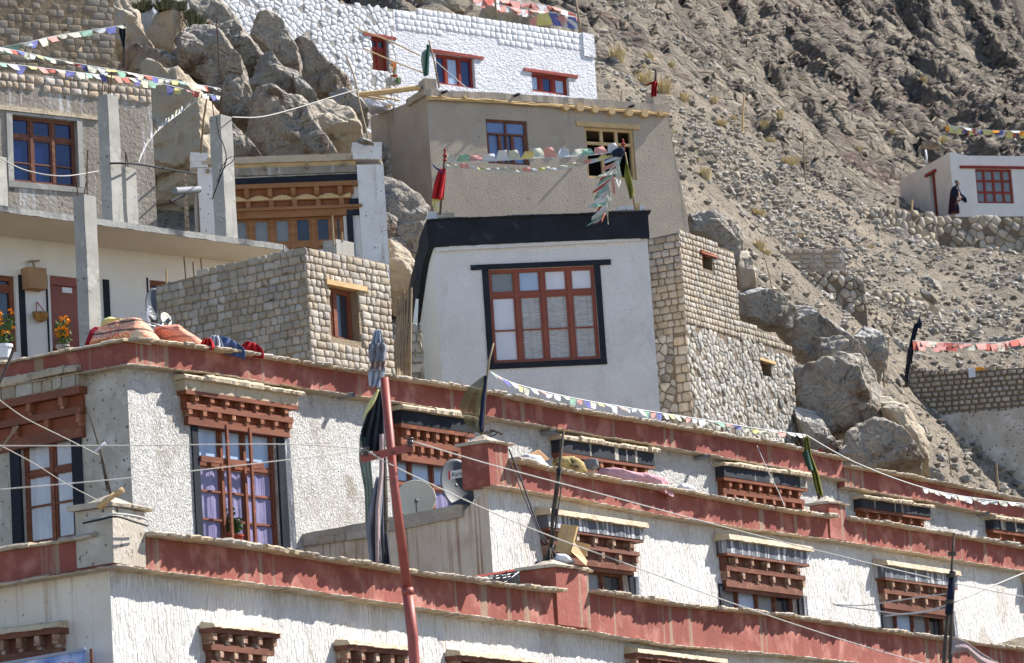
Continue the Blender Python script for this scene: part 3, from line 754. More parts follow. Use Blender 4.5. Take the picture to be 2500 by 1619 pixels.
m = MB(); coping(m, F3L, [(q[0], q[1] - .03) for q in BL3[:2]] + [(.2, BL3[2][1] - .03)], .03, -.02, .22, .2, .7, .02); m.build('ledge', M['stonecap'], b3)
H3 = []
# window 1: three lights, storm posts
h = window(b3, F3, (480, 1030), (690, 1345), [.34, .63], [.33], M['wood'], {(0, 0): 'paleglass', (1, 0): 'paleglass', (2, 0): 'paleglass', 1: 'lilac'}, rec=.08, fw=.07, mw=.055, bars=[(c, 1, f) for c in (0, 1, 2) for f in (.33, .68)])
H3.append(h)
frame_band(b3, F3, h[0], h[1], h[2] - .1, h[3], .15, 'black', o=.03)
s_ = MB(); s_.fbox(F3, h[1] + .15, h[1] + .3, h[2], h[3] - .02, -.02, .03, .01); s_.build('plaster_jamb', M['greystreak'], b3)
s_ = MB()
for fx in (.34, .63): s_.fbox(F3, h[0] + (h[1] - h[0]) * fx - .07, h[0] + (h[1] - h[0]) * fx - .02, h[2] - .1, h[3], .06, .1)
s_.fbox(F3, h[0], h[0] + (h[1] - h[0]) * .78, h[3] - (h[3] - h[2]) * .33, h[3] - (h[3] - h[2]) * .33 + .09, .02, .058)
s_.build('storm_post', M['wood'], b3)
hood(b3, F3, (422, 915), (742, 1072), [('cope', 1.1), ('fascia', 2.0), ('ledge', .8), ('ends', 1.5), ('beam', 1.2), ('ends2', 1.4), ('beam', 1.5)], fascia='fascia_mud', o0=.36, o1=.12, nb=7, taper=.22)
h = window(b3, F3, (966, 1100), (1135, 1330), [.28, .62], [.36], M['wood'], {0: 'paleglass', 1: 'lilac'}, rec=.08, fw=.07, mw=.055, bars=[(c, 1, .5) for c in (0, 1, 2)])
H3.append(h); frame_band(b3, F3, h[0], h[1], h[2], h[3], .15, 'black', o=.03)
hood(b3, F3, (950, 990), (1172, 1148), [('cope', .9), ('fascia', 2.2), ('ledge', .7), ('ends', 1.6), ('beam', 1.1), ('ends2', 1.4), ('beam', 1.2)], fascia='black', o0=.36, o1=.12, nb=7, taper=.15)
for tl, br, nb in (((1341, 1064), (1610, 1215), 8), ((1742, 1129), (1982, 1262), 8)):
    hood(b3, F3, tl, br, [('cope', .9), ('fascia', 2.4), ('ledge', .7), ('ends', 1.6), ('beam', 1.1), ('ends2', 1.4), ('beam', 1.2)], fascia='blackstreak', o0=.36, o1=.12, nb=nb, taper=.1)
    h = window(b3, F3, (tl[0] + 24, br[1] - 22), (br[0] - 24, br[1] + 110), [.25, .5, .75], [.3], M['wood'], {'*': 'curtain'}, rec=.08); H3.append(h)
for p_ in ((826, 968), (1322, 1057), (1696, 1118)): pipe(b3, F3, *p_)
m = MB(); wall(m, F3, [(0, b[0][1] + .1)] + [(q[0], q[1] + .1) for q in b if q[0] > .1], 6.0, H3, step=.6); m.build('wall', M['plaster_rough'], b3)
hl = window(b3, F3L, (47, 1050), (188, 1375), [.53], [.32], M['wood'], {0: 'curtain', 1: 'curtain'}, rec=.08, fw=.07, mw=.06, bars=[(c, 1, f) for c in (0, 1) for f in (.34, .7)])
frame_band(b3, F3L, hl[0], hl[1], hl[2], hl[3], .2, 'black', o=.03)
hood(b3, F3L, (-46, 942), (196, 1066), [('cope', 1.0), ('bricks', 1.8), ('ledge', .9), ('ends', 1.5), ('beam', .9), ('ends2', 1.5), ('beam', 1.4)], fascia='mudbrick', cope='stonecap', wood='wood', o0=.34, o1=.12, nb=3, taper=.1)
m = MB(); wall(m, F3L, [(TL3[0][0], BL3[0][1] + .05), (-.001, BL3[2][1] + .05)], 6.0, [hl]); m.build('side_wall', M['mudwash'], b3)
shell(b3, F3, .02, u3e, 6.0, BL3[2][1] + .02, 5.0, M['mudwash'], roofm=M['brownmud'], left=False, roofz=BL3[2][1] - .1)
# ------------------------------------------------------------------ neighbour to the right
b4 = root('terraced_house', 'right end house below the upper row, its lower red parapet strewn with rubble', 'house', F3.P(u3e + .02, 6.0), F3.d)
TOP4 = [(2062, 1142), (2212, 1168), (2390, 1204), (2500, 1230), (2640, 1262)]
BOT4 = [(2062, 1188), (2271, 1224), (2374, 1247), (2500, 1267), (2640, 1294)]
t, b = parapet(b4, F3, TOP4, BOT4, o=.15, u_lo=u3e + .03)
u4e = t[-1][0]
HL4 = [('cope', .8), ('fascia', 2.0), ('ledge', .8), ('ends', 1.8), ('beam', 1.0)]
hood(b4, F3, (2080, 1212), (2284, 1302), HL4, fascia='blackstreak', nb=6, taper=.08, o0=.4)
hood(b4, F3, (2402, 1262), (2640, 1360), HL4, fascia='blackstreak', nb=6, taper=.08, o0=.4)
pipe(b4, F3, 2385, 1255, .25)
m = MB(); wall(m, F3, [(u3e + .03, b[0][1] + .1)] + [(q[0], q[1] + .1) for q in b[1:]], 6.0, [], step=.6); m.build('wall', M['plaster_rough'], b4)
shell(b4, F3, u3e + .03, u4e, 6.0, b[-1][1] - .1, 5.0, M['mudwash'], roofm=M['brownmud'], roofz=b[-1][1] - .2)
# ================================================================== mud brick room
F5 = Fc((744, 603), (944, 644), Ya=59)
b5 = root('mud_brick_room', 'unfinished grey-tan mud brick room behind the rug-draped roof corner, one small window', 'building', F5.P(0, 10.4), F5.d)
F5L = F5.left(0)
u5e = F5.uz(946, 655)[0]
zt5 = F5.O.z
hh = window(b5, F5, (803, 696), (880, 835), [.42], [], M['wood'], {0: 'darkglass', 1: 'frost'}, rec=.16, fw=.07, mw=.08)
TP5 = [(0, zt5), (F5.uz(860, 622)[0], F5.uz(860, 620)[1]), (u5e, F5.uz(944, 640)[1])]
m = MB(); wall(m, F5, [(q[0], q[1] - .04) for q in TP5], 10.4, [hh], th=.28); m.build('wall', M['mortar'], b5)
m = MB(); bricks(m, F5, -.02, u5e + .02, TP5, 10.5, .135, .12, .22, .012, .026, [hh], j=.011); m.build('brick_face', M['mudbrick'], b5, True)
m = MB(); m.fbox(F5, hh[0] - .12, hh[1] + .22, hh[3], hh[3] + .085, -.1, .06, .004)
m.build('lintel', M['newwood'], b5)
TL5 = L(F5L, (380, 694), (396, 689), (560, 648), (744, 603)); TL5[-1] = (0, zt5)
m = MB(); wall(m, F5L, [(q[0], q[1] - .04) for q in TL5[:-1]] + [(-.001, zt5 - .04)], 10.4, th=.28); m.build('side_wall', M['mortar'], b5)
m = MB(); bricks(m, F5L, TL5[0][0], .02, TL5, 10.5, .14, .13, .2, .012, .026, skip=.03, j=.014); m.build('side_brick_face', M['mudbrick'], b5, True)
shell(b5, F5, .28, u5e, 10.4, zt5 - .2, -TL5[0][0], M['mortar'], left=False)
# concrete stub & rebar standing on it
m = MB(); fu, fz = F5.uz(806, 622, -.35); m.fbox(F5, fu, fu + .5, fz - .3, F5.uz(840, 592, -.3)[1] , -.5, -.2, .006)
mesh_thing(m, 'concrete_stub', M['concrete'], 'small grey concrete column stub on the corner of the mud brick room', 'concrete column')
# ================================================================== white house with black parapet
F6 = Fc((1059, 600), (1582, 579), Ya=68)
b6 = root('white_house', 'pale lavender-white house with broad black roof band and large black-framed window', 'house', F6.P(0, 8.5), F6.d)
F6L = F6.left(0)
u6e = F6.uz(1582, 600)[0]
h = window(b6, F6, (1191, 659), (1466, 876), [.26, .505, .755], [.27], M['whwood'], {(0, 0): 'frost', (1, 0): 'paleglass', (2, 0): 'whglass', (3, 0): 'whglass', (0, 1): 'whglass', (1, 1): 'lace', (2, 1): 'lace', (3, 1): 'lace'}, rec=.05, fw=.07, mw=.07, bars=[(c, 1, .52) for c in range(4)])
frame_band(b6, F6, h[0] - .0, h[1] + .0, h[2], h[3], .125, 'black', o=.025, top=.11, bot=.12, ext=.22, wob=.004)
m = MB(); wall(m, F6, [(0, F6.uz(1059, 596)[1]), (u6e, F6.uz(1582, 576)[1])], 8.5, [h], th=.3); m.build('wall', M['whlav'], b6)
m = MB(); z0 = F6.uz(1059, 602, .1)[1]; z1 = F6.uz(1059, 538, .1)[1]
zr0 = F6.uz(1582, 580, .1)[1]; zr1 = F6.uz(1584, 517, .1)[1]
strip(m, F6, [(-.08, z1), (u6e + .03, zr1)], [(-.08, z0), (u6e + .03, zr0)], -.5, .1, .2, .004, .006); m.build('black_parapet', M['black'], b6)
m = MB(); coping(m, F6, [(-.12, z1), (u6e + .09, zr1 - .01)], .045, -.5, .15, .3, .8, .012); m.build('roof_slates', M['black'], b6)
m = MB(); strip(m, F6, [(.02, z0 - .0), (u6e - .15, zr0 + .0)], [(.02, z0 - .09), (u6e - .15, zr0 - .05)], -.02, .07, .15, .006, .012); m.build('plaster_ledge', M['whlav'], b6)
ul = -5.6
m = MB(); wall(m, F6L, [(ul, z0 + .02), (-.001, z0 + .02)], 8.5, th=.3); m.build('side_wall', M['whside'], b6)
m = MB(); strip(m, F6L, [(ul, z1 - .6), (-1.2, z1), (.1, z1)], [(ul, z0 - 1.4), (-1.2, z0 - .1), (.1, z0)], -.3, .12, .3, .01, .01); m.build('side_band', M['black'], b6)
shell(b6, F6, .3, u6e, 8.5, z0, 5.6, M['offwhite'], left=False, off=-.3, roofm=M['brownmud'])
# ================================================================== stone tower house
F7 = Fc((1656, 565), (1788, 609), Ya=71.5)
b7 = root('stone_tower_house', 'tall mud brick and field stone house with two tiny windows', 'house', F7.P(0, 9.0), F7.d)
F7L = F7.left(0)
u7e = F7.uz(1797, 700)[0]; u7x = F7.uz(1938, 930)[0]; zt = F7.O.z
zsp = F7.uz(1662, 785)[1]
h1 = window(b7, F7, (1713, 620), (1740, 662), [], [], M['wood_or'], {'*': 'panel_or' if False else 'darkglass'}, rec=.2, fw=.06)
h2 = window(b7, F7, (1856, 881), (1884, 922), [], [], M['wood_or'], {'*': 'darkglass'}, rec=.2, fw=.06)
TP7 = [(0, zt), (u7e, F7.uz(1788, 611)[1])]
m = MB(); wall(m, F7, [(q[0], q[1] - .03) for q in TP7], 9.0, [h1], u1=u7e); m.build('wall', M['mortar_d'], b7)
zx0, zx1 = F7.uz(1803, 776)[1], F7.uz(1929, 846)[1]
m = MB(); wall(m, F7, [(u7e, zx0 - .03), (u7x, zx1 - .03)], 9.0, [h2], th=.25); m.build('annex_wall', M['mortar_d'], b7)
m = MB(); bricks(m, F7, -.02, u7e + .01, TP7, zsp, .125, .11, .17, .014, .03, [h1])
m.build('brick_face', M['mudbrick'], b7, True); m = MB()
bricks(m, F7, u7e, u7x, [(u7e, zx0), (u7x, zx1)], zx1 - .12, .125, .11, .17, .014, .03, [], bot=[(u7e, zx0 - .38), (u7x, zx1 - .3)])
m.build('brick_face', M['mudbrick'], b7, True)
m = MB(); rubble(m, F7, 0, u7e, [(0, zsp + .05), (u7e, zsp - .1)], 9.6, .2, .1, .03, .01, jit=.47)
m.build('stone_face', M['stones'], b7, True); m = MB()
rubble(m, F7, u7e, u7x, [(u7e, zx0 - .36), (u7x, zx1 - .28)], 9.6, .2, .1, .03, .01, [h2], jit=.47)
m.build('stone_face', M['stones'], b7, True)
ul = -.95
m = MB(); wall(m, F7L, [(ul, zt - .05), (-.001, zt - .03)], 9.0, th=.25); m.build('side_wall', M['mortar_d'], b7)
m = MB(); bricks(m, F7L, ul, .03, [(ul, zt - .02), (0, zt)], zsp - .2, .15, .14, .26, .014, .035); bricks(m, F7L, -.3, .03, [(-.3, zsp - .2), (0, zsp - .2)], 9.6, .2, .18, .3, .016, .045); m.build('side_brick_face', M['mudbrick'], b7, True)
m = MB(); rubble(m, F7L, ul, -.3, [(ul, zsp - .2), (-.3, zsp - .2)], 9.6, .24, .14, .05, .014, jit=.47); m.build('side_stone_face', M['stones'], b7, True)
m = MB(); m.fbox(F7, h1[0] - .12, h1[1] + .18, h1[3], h1[3] + .06, -.1, .07, .01); m.build('lintel', M['panel'], b7)
m = MB(); m.fbox(F7, h2[0] - .1, h2[1] + .2, h2[3], h2[3] + .06, -.1, .05, .01); m.build('lintel', M['newwood'], b7)
m = MB(); m.fbox(F7, u7e - .25, u7e, 9.0, TP7[1][1] - .1, -2.2, -.26); m.fbox(F7, u7x - .25, u7x - .002, 9.0, zx1 - .06, -2.2, -.26); m.fbox(F7, 0, u7x - .26, 9.0, zx1 - .05, -2.4, -2.2)
m.fbox(F7, .0, u7e, zx1, TP7[1][1] - .1, -2.4, -2.202); m.build('rear_wall', M['mudbrick'], b7)
m = MB(); m.fbox(F7, .03, u7e - .26, TP7[1][1] - .35, TP7[1][1] - .2, -2.19, -.27); m.fbox(F7, u7e, u7x - .26, zx1 - .4, zx1 - .2, -2.19, -.27); m.build('roof', M['brownmud'], b7)
# ================================================================== tan mud rendered house
F8 = Fc((1041, 218), (1635, 256), Ya=86)
b8 = root('mud_rendered_house', 'tan mud-rendered house with protruding log ends and an empty pine window frame', 'house', F8.P(0, 15.5), F8.d)
F8L = F8.left(0)
u8e = F8.uz(1636, 270)[0]; zt = F8.O.z
h1 = window(b8, F8, (1185, 290), (1294, 404), [.5], [.31], M['wood_dark'], {0: 'bluegrey'}, rec=.07, fw=.06, mw=.045, sash=False)
x0, x1, za, zb_ = h1; zmid = za + (zb_ - za) * .69
wl = bpy.data.objects[[o.name for o in b8.children if o.name.startswith('window')][-1]]
m = MB(); m.fbox(F8, x0 + .06, x1 - .06, za + .05, zmid, -.165, -.145); m.build('pane', M['bluegrey'], wl)
m = MB()
for fr in (0, .33, .66, 1.0):
    c = x0 + .05 + (x1 - x0 - .1) * fr; m.fbox(F8, c - .04, c + .04, za, zmid, -.14, -.062)
m.build('arched_sash', M['wood_dark'], wl)
h2 = window(b8, F8, (1427, 310), (1555, 440), [.355, .66], [.3], M['newwood'], {}, rec=.06, fw=.07, mw=.08, sash=False)
m = MB(); m.fbox(F8, h2[0] - .6, h2[1] + .6, h2[2] - .5, h2[3] + .3, -1.3, -1.25); m.fbox(F8, h2[0] - .6, h2[0] - .55, h2[2] - .5, h2[3] + .3, -1.25, -.31); m.fbox(F8, h2[1] + .55, h2[1] + .6, h2[2] - .5, h2[3] + .3, -1.25, -.31); m.build('room_shade_panel', M['blackp'], b8)  # matt black panels paint the darkness of the room behind the frame
m = MB(); m.fbox(F8, h2[0] - .25, h2[1] + .2, h2[3] + .01, h2[3] + .13, -.1, .05, .01); m.build('lintel', M['newwood'], b8)
bat = .3   # battered right end
# front wall made of a wide slab plus a sloping buttress
zr = F8.uz(1629, 279)[1]
m = MB(); wall(m, F8, [(0, zt - .12), (u8e - .05, zr + .1)], 15.5, [h1, h2], th=.3)
bu = [F8.uz(1629, 279), F8.uz(1662, 450), F8.uz(1688, 572)]
ub = u8e - .06
vs = [F8.P(ub, bu[0][1], .0), F8.P(bu[0][0], bu[0][1], 0), F8.P(bu[1][0], bu[1][1], 0), F8.P(bu[2][0], bu[2][1], 0), F8.P(bu[2][0] + .3, 15.5, 0), F8.P(ub, 15.5, 0)]
vb = [v - F8.n * 4 for v in vs]
m.add(vs + vb, [tuple(range(6)), tuple(range(11, 5, -1))] + [(i, i + 6, (i + 1) % 6 + 6, (i + 1) % 6) for i in range(6)])
m.build('wall', M['tan'], b8)
m = MB(); strip(m, F8, L(F8, (1041, 220), (1200, 226), (1400, 238), (1635, 256), off=.1), L(F8, (1041, 234), (1200, 242), (1400, 256), (1635, 275), off=.1), -.4, .1, .15, .01, .012); m.build('parapet', M['tan'], b8)
m = MB(); tw = L(F8, (1041, 234), (1200, 242), (1400, 256), (1635, 275), off=.1)
for k in range(3):
    pts = [F8.P(tw[0][0] + (tw[-1][0] - tw[0][0]) * i / 30, interp(tw, tw[0][0] + (tw[-1][0] - tw[0][0]) * i / 30) - .03 - .025 * k + rj(.01), .1 + rj(.02)) for i in range(31)]
    m.tube(pts, .022, 5)
m.build('twig_layer', M['newwood'], b8)
for (x, y, r) in ((1073, 238, .05), (1130, 240, .05), (1200, 248, .04), (1376, 265, .1), (1410, 265, .13), (1447, 270, .11), (1488, 275, .11), (1530, 277, .13), (1568, 280, .12), (1607, 280, .08)):
    m = MB(); a = F8.P(*F8.uz(x, y), -.1); m.tube([a, a + F8.n * .26], r * .9, 10); m.build('log_end', M['newwood'], b8, False)
for p_ in ((1078, 227), (1255, 234), (1535, 262)):
    m = MB(); a = F8.P(*F8.uz(*p_, .1), 0); m.tube([a, a + F8.n * .3 + F8.d * .05], .035, 8); m.build('drain_pipe', M['wiredark'], b8)
ul = F8L.uz(905, 300)[0]
TP = [(ul, F8L.uz(906, 285)[1]), (F8L.uz(960, 265)[0], F8L.uz(960, 265)[1]), (F8L.uz(998, 250)[0], F8L.uz(998, 250)[1]), (-.001, zt - .12)]
m = MB(); wall(m, F8L, TP, 15.5, th=.3); m.build('side_wall', M['tan'], b8)
m = MB(); strip(m, F8L, [(F8L.uz(998, 232)[0], zt - .02), (.1, zt)], [(F8L.uz(998, 232)[0], zt - .2), (.1, zt - .17)], -.3, .1, .15, .01, .012); m.build('side_parapet', M['tan'], b8)
m = MB(); rubble(m, F8L, ul, ul + 1.1, [(ul, F8L.uz(912, 345)[1]), (ul + 1.1, F8L.uz(960, 350)[1])], 15.8, .22, .16, .05, .03); m.build('rubble_footing', M['stones'], b8, True)
m = MB(); m.fbox(F8, -.06, F8.uz(1064, 200)[0], zt - .02, F8.uz(1041, 192)[1], -.35, .05, .02); m.build('corner_block', M['tan'], b8)
m = MB(); m.fbox(F8, F8.uz(1592, 250)[0], F8.uz(1620, 250)[0], F8.uz(1600, 262)[1], F8.uz(1606, 231)[1], -.3, .05, .03); m.build('corner_block', M['tan'], b8)
shell(b8, F8, .3, u8e - .1, 15.5, zt - .25, 5.0, M['tan'], left=False, off=-.3, roofm=M['brownmud'])
# ================================================================== top white house
F9 = Fc((1097, 35), (1444, 88), Ya=102)
b9 = root('whitewashed_house', 'bright white topmost house with red-framed windows and white brick parapet', 'house', F9.P(0, 22.0), F9.d)
ua, ub = F9.uz(938, 100)[0], F9.uz(1462, 241)[0] ; ue = F9.uz(1448, 100)[0]
TP9 = [(ua - 8.2, F9.uz(545, -60)[1]), (F9.uz(765, -2)[0], F9.uz(765, -4)[1]), (F9.uz(1097, 33)[0], F9.uz(1097, 35)[1]), (F9.uz(1240, 60)[0], F9.uz(1240, 58)[1]), (ue, F9.uz(1444, 88)[1])]
b9w = root('whitewashed_rubble_wall', 'whitewashed dry rubble wall rising above the boulders, left of the bright white house', 'wall', F9.P(0, 22.0), F9.d)
hd = window(b9w, F9, (906, 90), (951, 176), [.5], [.3], M['redwood'], {0: 'darkglass', 1: 'panel'}, rec=.12, name='door')
hw1 = window(b9, F9, (1063, 130), (1162, 217), [.31, .66], [], M['redwood'], {0: 'blue', (1, 0): 'paleglass', (2, 0): 'blue'}, rec=.12, fw=.08, mw=.08)
hw2 = window(b9, F9, (1297, 176), (1391, 235), [.3, .64], [], M['redwood'], {0: 'paleglass', (1, 0): 'blue'}, rec=.12, fw=.09, mw=.1)
m = MB(); m.fbox(F9, hd[0] - .3, hd[1] + .3, hd[3], hd[3] + .1, -.1, .045, .012); m.build('lintel', M['redwood'], b9w)
for H, (p, q) in ((hw1, (.3, .35)), (hw2, (.3, .35))):
    m = MB(); m.fbox(F9, H[0] - p, H[1] + q, H[3], H[3] + .1, -.1, .045, .012); m.build('lintel', M['redwood'], b9)
um = F9.uz(960, 30)[0]
m = MB(); wall(m, F9, [(um, interp(TP9, um) - .05)] + [(q[0], q[1] - .05) for q in TP9 if q[0] > um], 22.0, [hw1, hw2], th=.3); m.build('wall', M['whitewall'], b9)
m = MB(); bt = [(q[0], q[1] - .62) for q in TP9]
bricks(m, F9, F9.uz(965, 30)[0], ue, TP9, bt[-1][1] - .1, .19, .17, .27, .014, .018, bot=bt); m.build('parapet_bricks', M['whitestone'], b9, True)
m = MB(); m.fbox(F9, F9.uz(1420, 90)[0], ue + .02, F9.uz(1444, 140)[1], F9.uz(1444, 84)[1], -.32, .04, .02); m.build('corner_pier', M['whitewall'], b9)
shell(b9, F9, um + .3, ue, 22.0, TP9[-1][1] - .5, 4.5, M['whitewall'], off=-.31, roofm=M['brownmud'])
m = MB(); tpw = [(ua - 8.2, TP9[0][1])] + [q for q in TP9 if ua - 8 < q[0] < um] + [(um - .005, interp(TP9, um))]
wall(m, F9, [(q[0], q[1] - .05) for q in tpw], 22.0, [hd], th=.6); m.build('wall', M['whitejoint'], b9w)
m = MB(); rubble(m, F9, ua - 8.2, um, tpw, 23.4, .25, .13, .022, .012, [hd], jit=.46); m.build('rubble_face', M['whitestone'], b9w, True)
# ================================================================== ground-floor house with concrete slab (left)
FA = Fc((0, 576), (603, 644), Ya=62)
bA = root('flat_roofed_house', 'white ground-floor house with a wide overhanging concrete slab roof and black-edged doors', 'house', FA.P(0, 12.0), FA.d)
def dn(F, x, y, off=0.0): return F.uz(x, y, off)
zc = FA.O.z
# door 1 (left, partly glazed)
d1 = window(bA, FA, (-30, 668), (44, 860), [.35], [.16], M['wood'], {0: 'blue', 1: 'darkglass'}, rec=.06, fw=.09, mw=.08, name='door')
d2u0, d2z1 = FA.uz(121, 672); d2u1, d2z0 = FA.uz(250, 860)
m = MB(); m.fbox(FA, d2u0, d2u1, d2z1 - .16, d2z1, -.2, -.03); m.fbox(FA, d2u0, d2u0 + .08, d2z0, d2z1 - .16, -.2, -.04); m.fbox(FA, d2u1 - .08, d2u1, d2z0, d2z1 - .16, -.2, -.04)
m.fbox(FA, d2u0 + .08, d2u1 - .08, d2z0, d2z1 - .16, -.2, -.08); dd = m.build('door', M['whwood'], bA)
m = MB(); a_, b_ = FA.uz(152, 701, -.07); c_, e_ = FA.uz(176, 716, -.07); m.fbox(FA, a_, c_, e_, b_, -.079, -.07); m.build('paper_notice', M['white'], dd)
d3 = window(bA, FA, (365, 683), (460, 800), [.5], [.3], M['wood'], {'*': 'darkglass'}, rec=.06, fw=.09, mw=.07)
for (x0, x1, y0, y1) in ((44, 66, 672, 880), (110, 121, 672, 870), (250, 272, 682, 870), (357, 365, 678, 800)):
    m = MB(); p, q = FA.uz(x0, y0), FA.uz(x1, y1); m.fbox(FA, p[0], q[0], min(p[1], q[1]) - .2, p[1], -.02, .03, .006); m.build('painted_surround', M['black'], bA)
uA1 = FA.uz(745, 640)[0]; uA0 = FA.uz(-60, 600)[0]
m = MB(); wall(m, FA, [(uA0, zc + .02), (uA1, zc + .02)], 12.0, [d1, (d2u0, d2u1, d2z0 - .3, d2z1), d3], th=.25); m.build('wall', M['offwhite'], bA)
shell(bA, FA, uA0, uA1, 12.0, zc - .02, 2.6, M['offwhite'])
FS = Fc((0, 517), (694, 612), Ya=60)   # slab edge (lower edge line)
zs = FS.O.z
uS0 = FS.uz(-60, 520)[0]; uS1 = FS.uz(694, 612)[0]
m = MB(); th_ = FS.uz(0, 501)[1] - zs
pl = [FS.P(uS0, zs), FS.P(uS1, zs), FA.P(uA1, zs, .0), FA.P(uA1, zs, -3), FA.P(uA0, zs, -3)]
pt = [v + Vector((0, 0, th_)) for v in pl]
m.add(pt, [tuple(range(5))]); m.add([FS.P(uS1, zs), FS.P(uS1, zs + th_), FA.P(uA1, zs + th_), FA.P(uA1, zs)], [(0, 1, 2, 3)])
strip(m, FS, [(uS0, zs + th_ - .002), (uS1 - .03, zs + th_ - .002)], [(uS0, zs + .004), (uS1 - .03, zs + .004)], -.05, .01, .1, .006, .006)
sl = m.build('roof_slab', M['slab'], bA)
m = MB()   # creamy sloping soffit from the slab edge down to the wall head
n = 14; vs = []; fs = []
for i in range(n + 1):
    f_ = i / n; a = FS.P(uS0 + (uS1 - .05 - uS0) * f_, zs - .002); b = FA.P(uA0 + (uA1 - uA0) * f_, zc, .002)
    vs += [a, a.lerp(b, .6) , b]
for i in range(n):
    for k in range(2): fs.append((i * 3 + k, i * 3 + k + 1, i * 3 + 4 + k, i * 3 + 3 + k))
m.add(vs, fs); m.build('soffit', M['ceiling'], sl, True)
# concrete columns
def column(x0, x1, xe, yt, yb, Y, label, xb, w, reb=3, rl=(50, 65, 48), group='unfinished concrete columns'):
    """x0..xe..x1: left edge, arris, right edge of the shaft"""
    c = at(xe, yt, Y); bt = at(xb, yb, Y)
    F = Fc(None, O=(c.x, c.y, c.z), d=F3.d)
    r = root('concrete_column', label, 'concrete column', F.P(w / 2, bt.z, -w / 2), F.d, group)
    m = MB(); n = 8; tz = c.z; bz = bt.z
    wl = w * .86
    for i in range(n):
        za, zb = bz + (tz - bz) * i / n, bz + (tz - bz) * (i + 1) / n
        vs = []
        for z in (za, zb):
            for (u, o) in ((0, 0), (w, 0), (w, -wl), (0, -wl)):
                random.seed(int((z * 100 + u * 10 + o * 7) * 10)); vs.append(F.P(u + rj(.006), z, o + rj(.006)))
        m.hexa(vs)
    random.seed(int(x0))
    m.build('shaft', M['concrete'], r)
    for k in range(reb):
        u = w * (.2 + .3 * k); o = -wl * (.25 if k % 2 else .75)
        m = MB(); p = F.P(u, tz - .05, o); m.tube([p, p + Vector((rj(.03), 0, rl[k] / FPX * Y * .5)), p + Vector((rj(.05), rj(.03), rl[k] / FPX * Y))], .011, 5); m.build('reinforcing_bar', M['rust'], r)
    return r, F
column(172, 250, 205, 474, 860, 58.6, 'tall concrete column in front of the slab, nearest the rug corner', 216, .3, 3, (62, 125, 52))
column(231, 301, 262, 229, 548, 62.6, 'tall concrete column standing on the slab before the grey house, three rods on top', 275, .3, 3, (70, 72, 80))
column(302, 344, 306, 407, 553, 63.4, 'short darker concrete column beside the tall one on the slab', 312, .3, 3, (60, 46, 52))
column(503, 578, 538, 279, 584, 66.0, 'pale concrete column with tangled cable in front of the carved window house', 552, .34, 3, (90, 115, 270))
column(-30, 15, -8, 380, 512, 61, 'cut-off concrete column at the left edge of the photo on the slab', -2, .25, 1, (45, 45, 45))
# parapet edge rubble on the flat roof
# ================================================================== grey house with blue window
FG = Fc((28, 282), (195, 300), Ya=68)
bG = root('grey_house', 'weathered grey house with a sky-tinted blue window and loose mud brick courses on top', 'house', FG.P(0, 12.6), FG.d)
ug0, ug1 = FG.uz(-60, 300)[0], FG.uz(372, 300)[0]
h = window(bG, FG, (27, 279), (193, 458), [.335, .665], [.3], M['wood_dark'], {'*': 'blue'}, rec=.1, fw=.07, mw=.065, bars=[(c, 1, .56) for c in range(3)])
frame_band(bG, FG, h[0], h[1], h[2], h[3], .13, 'concrete', o=.03, top=.05, bot=.12, name='cement_surround')
m = MB(); m.fbox(FG, h[0] - .3, h[1] + .55, h[3] + .06, h[3] + .16, -.1, .045, .006); m.build('lintel', M['fascia_mud'], bG)
TPG = [(ug0, FG.uz(0, 172)[1]), (FG.uz(180, 190)[0], FG.uz(180, 186)[1]), (FG.uz(300, 200)[0], FG.uz(300, 206)[1]), (ug1, FG.uz(368, 207)[1])]
zbr = FG.uz(200, 236)[1]
m = MB(); wall(m, FG, [(q[0], q[1] - .04) for q in TPG], 12.6, [h], th=.3); m.build('wall', M['greymud'], bG)
m = MB(); bricks(m, FG, ug0, ug1, TPG, zbr, .15, .14, .2, .016, .035, bot=L(FG, (-60, 205), (100, 215), (235, 238), (300, 262), (370, 262))); m.build('brick_courses', M['mudbrick_w'], bG, True)
shell(bG, FG, ug0, ug1, 12.6, TPG[-1][1] - .3, 3.2, M['greymud'], off=-.31, roofm=M['brownmud'])
# ================================================================== upper left mud brick building
FT = Fc((0, 60), (275, 78), Ya=80)
bT = root('mud_brick_house', 'brown mud brick building filling the top left corner behind the prayer flags', 'house', FT.P(0, 19.0), FT.d)
ut0, ut1 = FT.uz(-60, 100)[0], FT.uz(281, 100)[0]; ztt = FT.uz(0, -60)[1]
m = MB(); wall(m, FT, [(ut0, ztt), (ut1, ztt)], 19.0, th=.35); m.build('wall', M['brownmud'], bT)
m = MB(); bricks(m, FT, ut0, ut1, [(ut0, ztt), (ut1, ztt)], FT.uz(150, 175)[1], .17, .16, .26, .01, .01, skip=.3, j=.014); m.build('brick_face', M['mudbrick_d'], bT, True)
shell(bT, FT, ut0, ut1, 19.0, ztt - .3, 4, M['brownmud'], off=-.36, roofm=M['brownmud'])
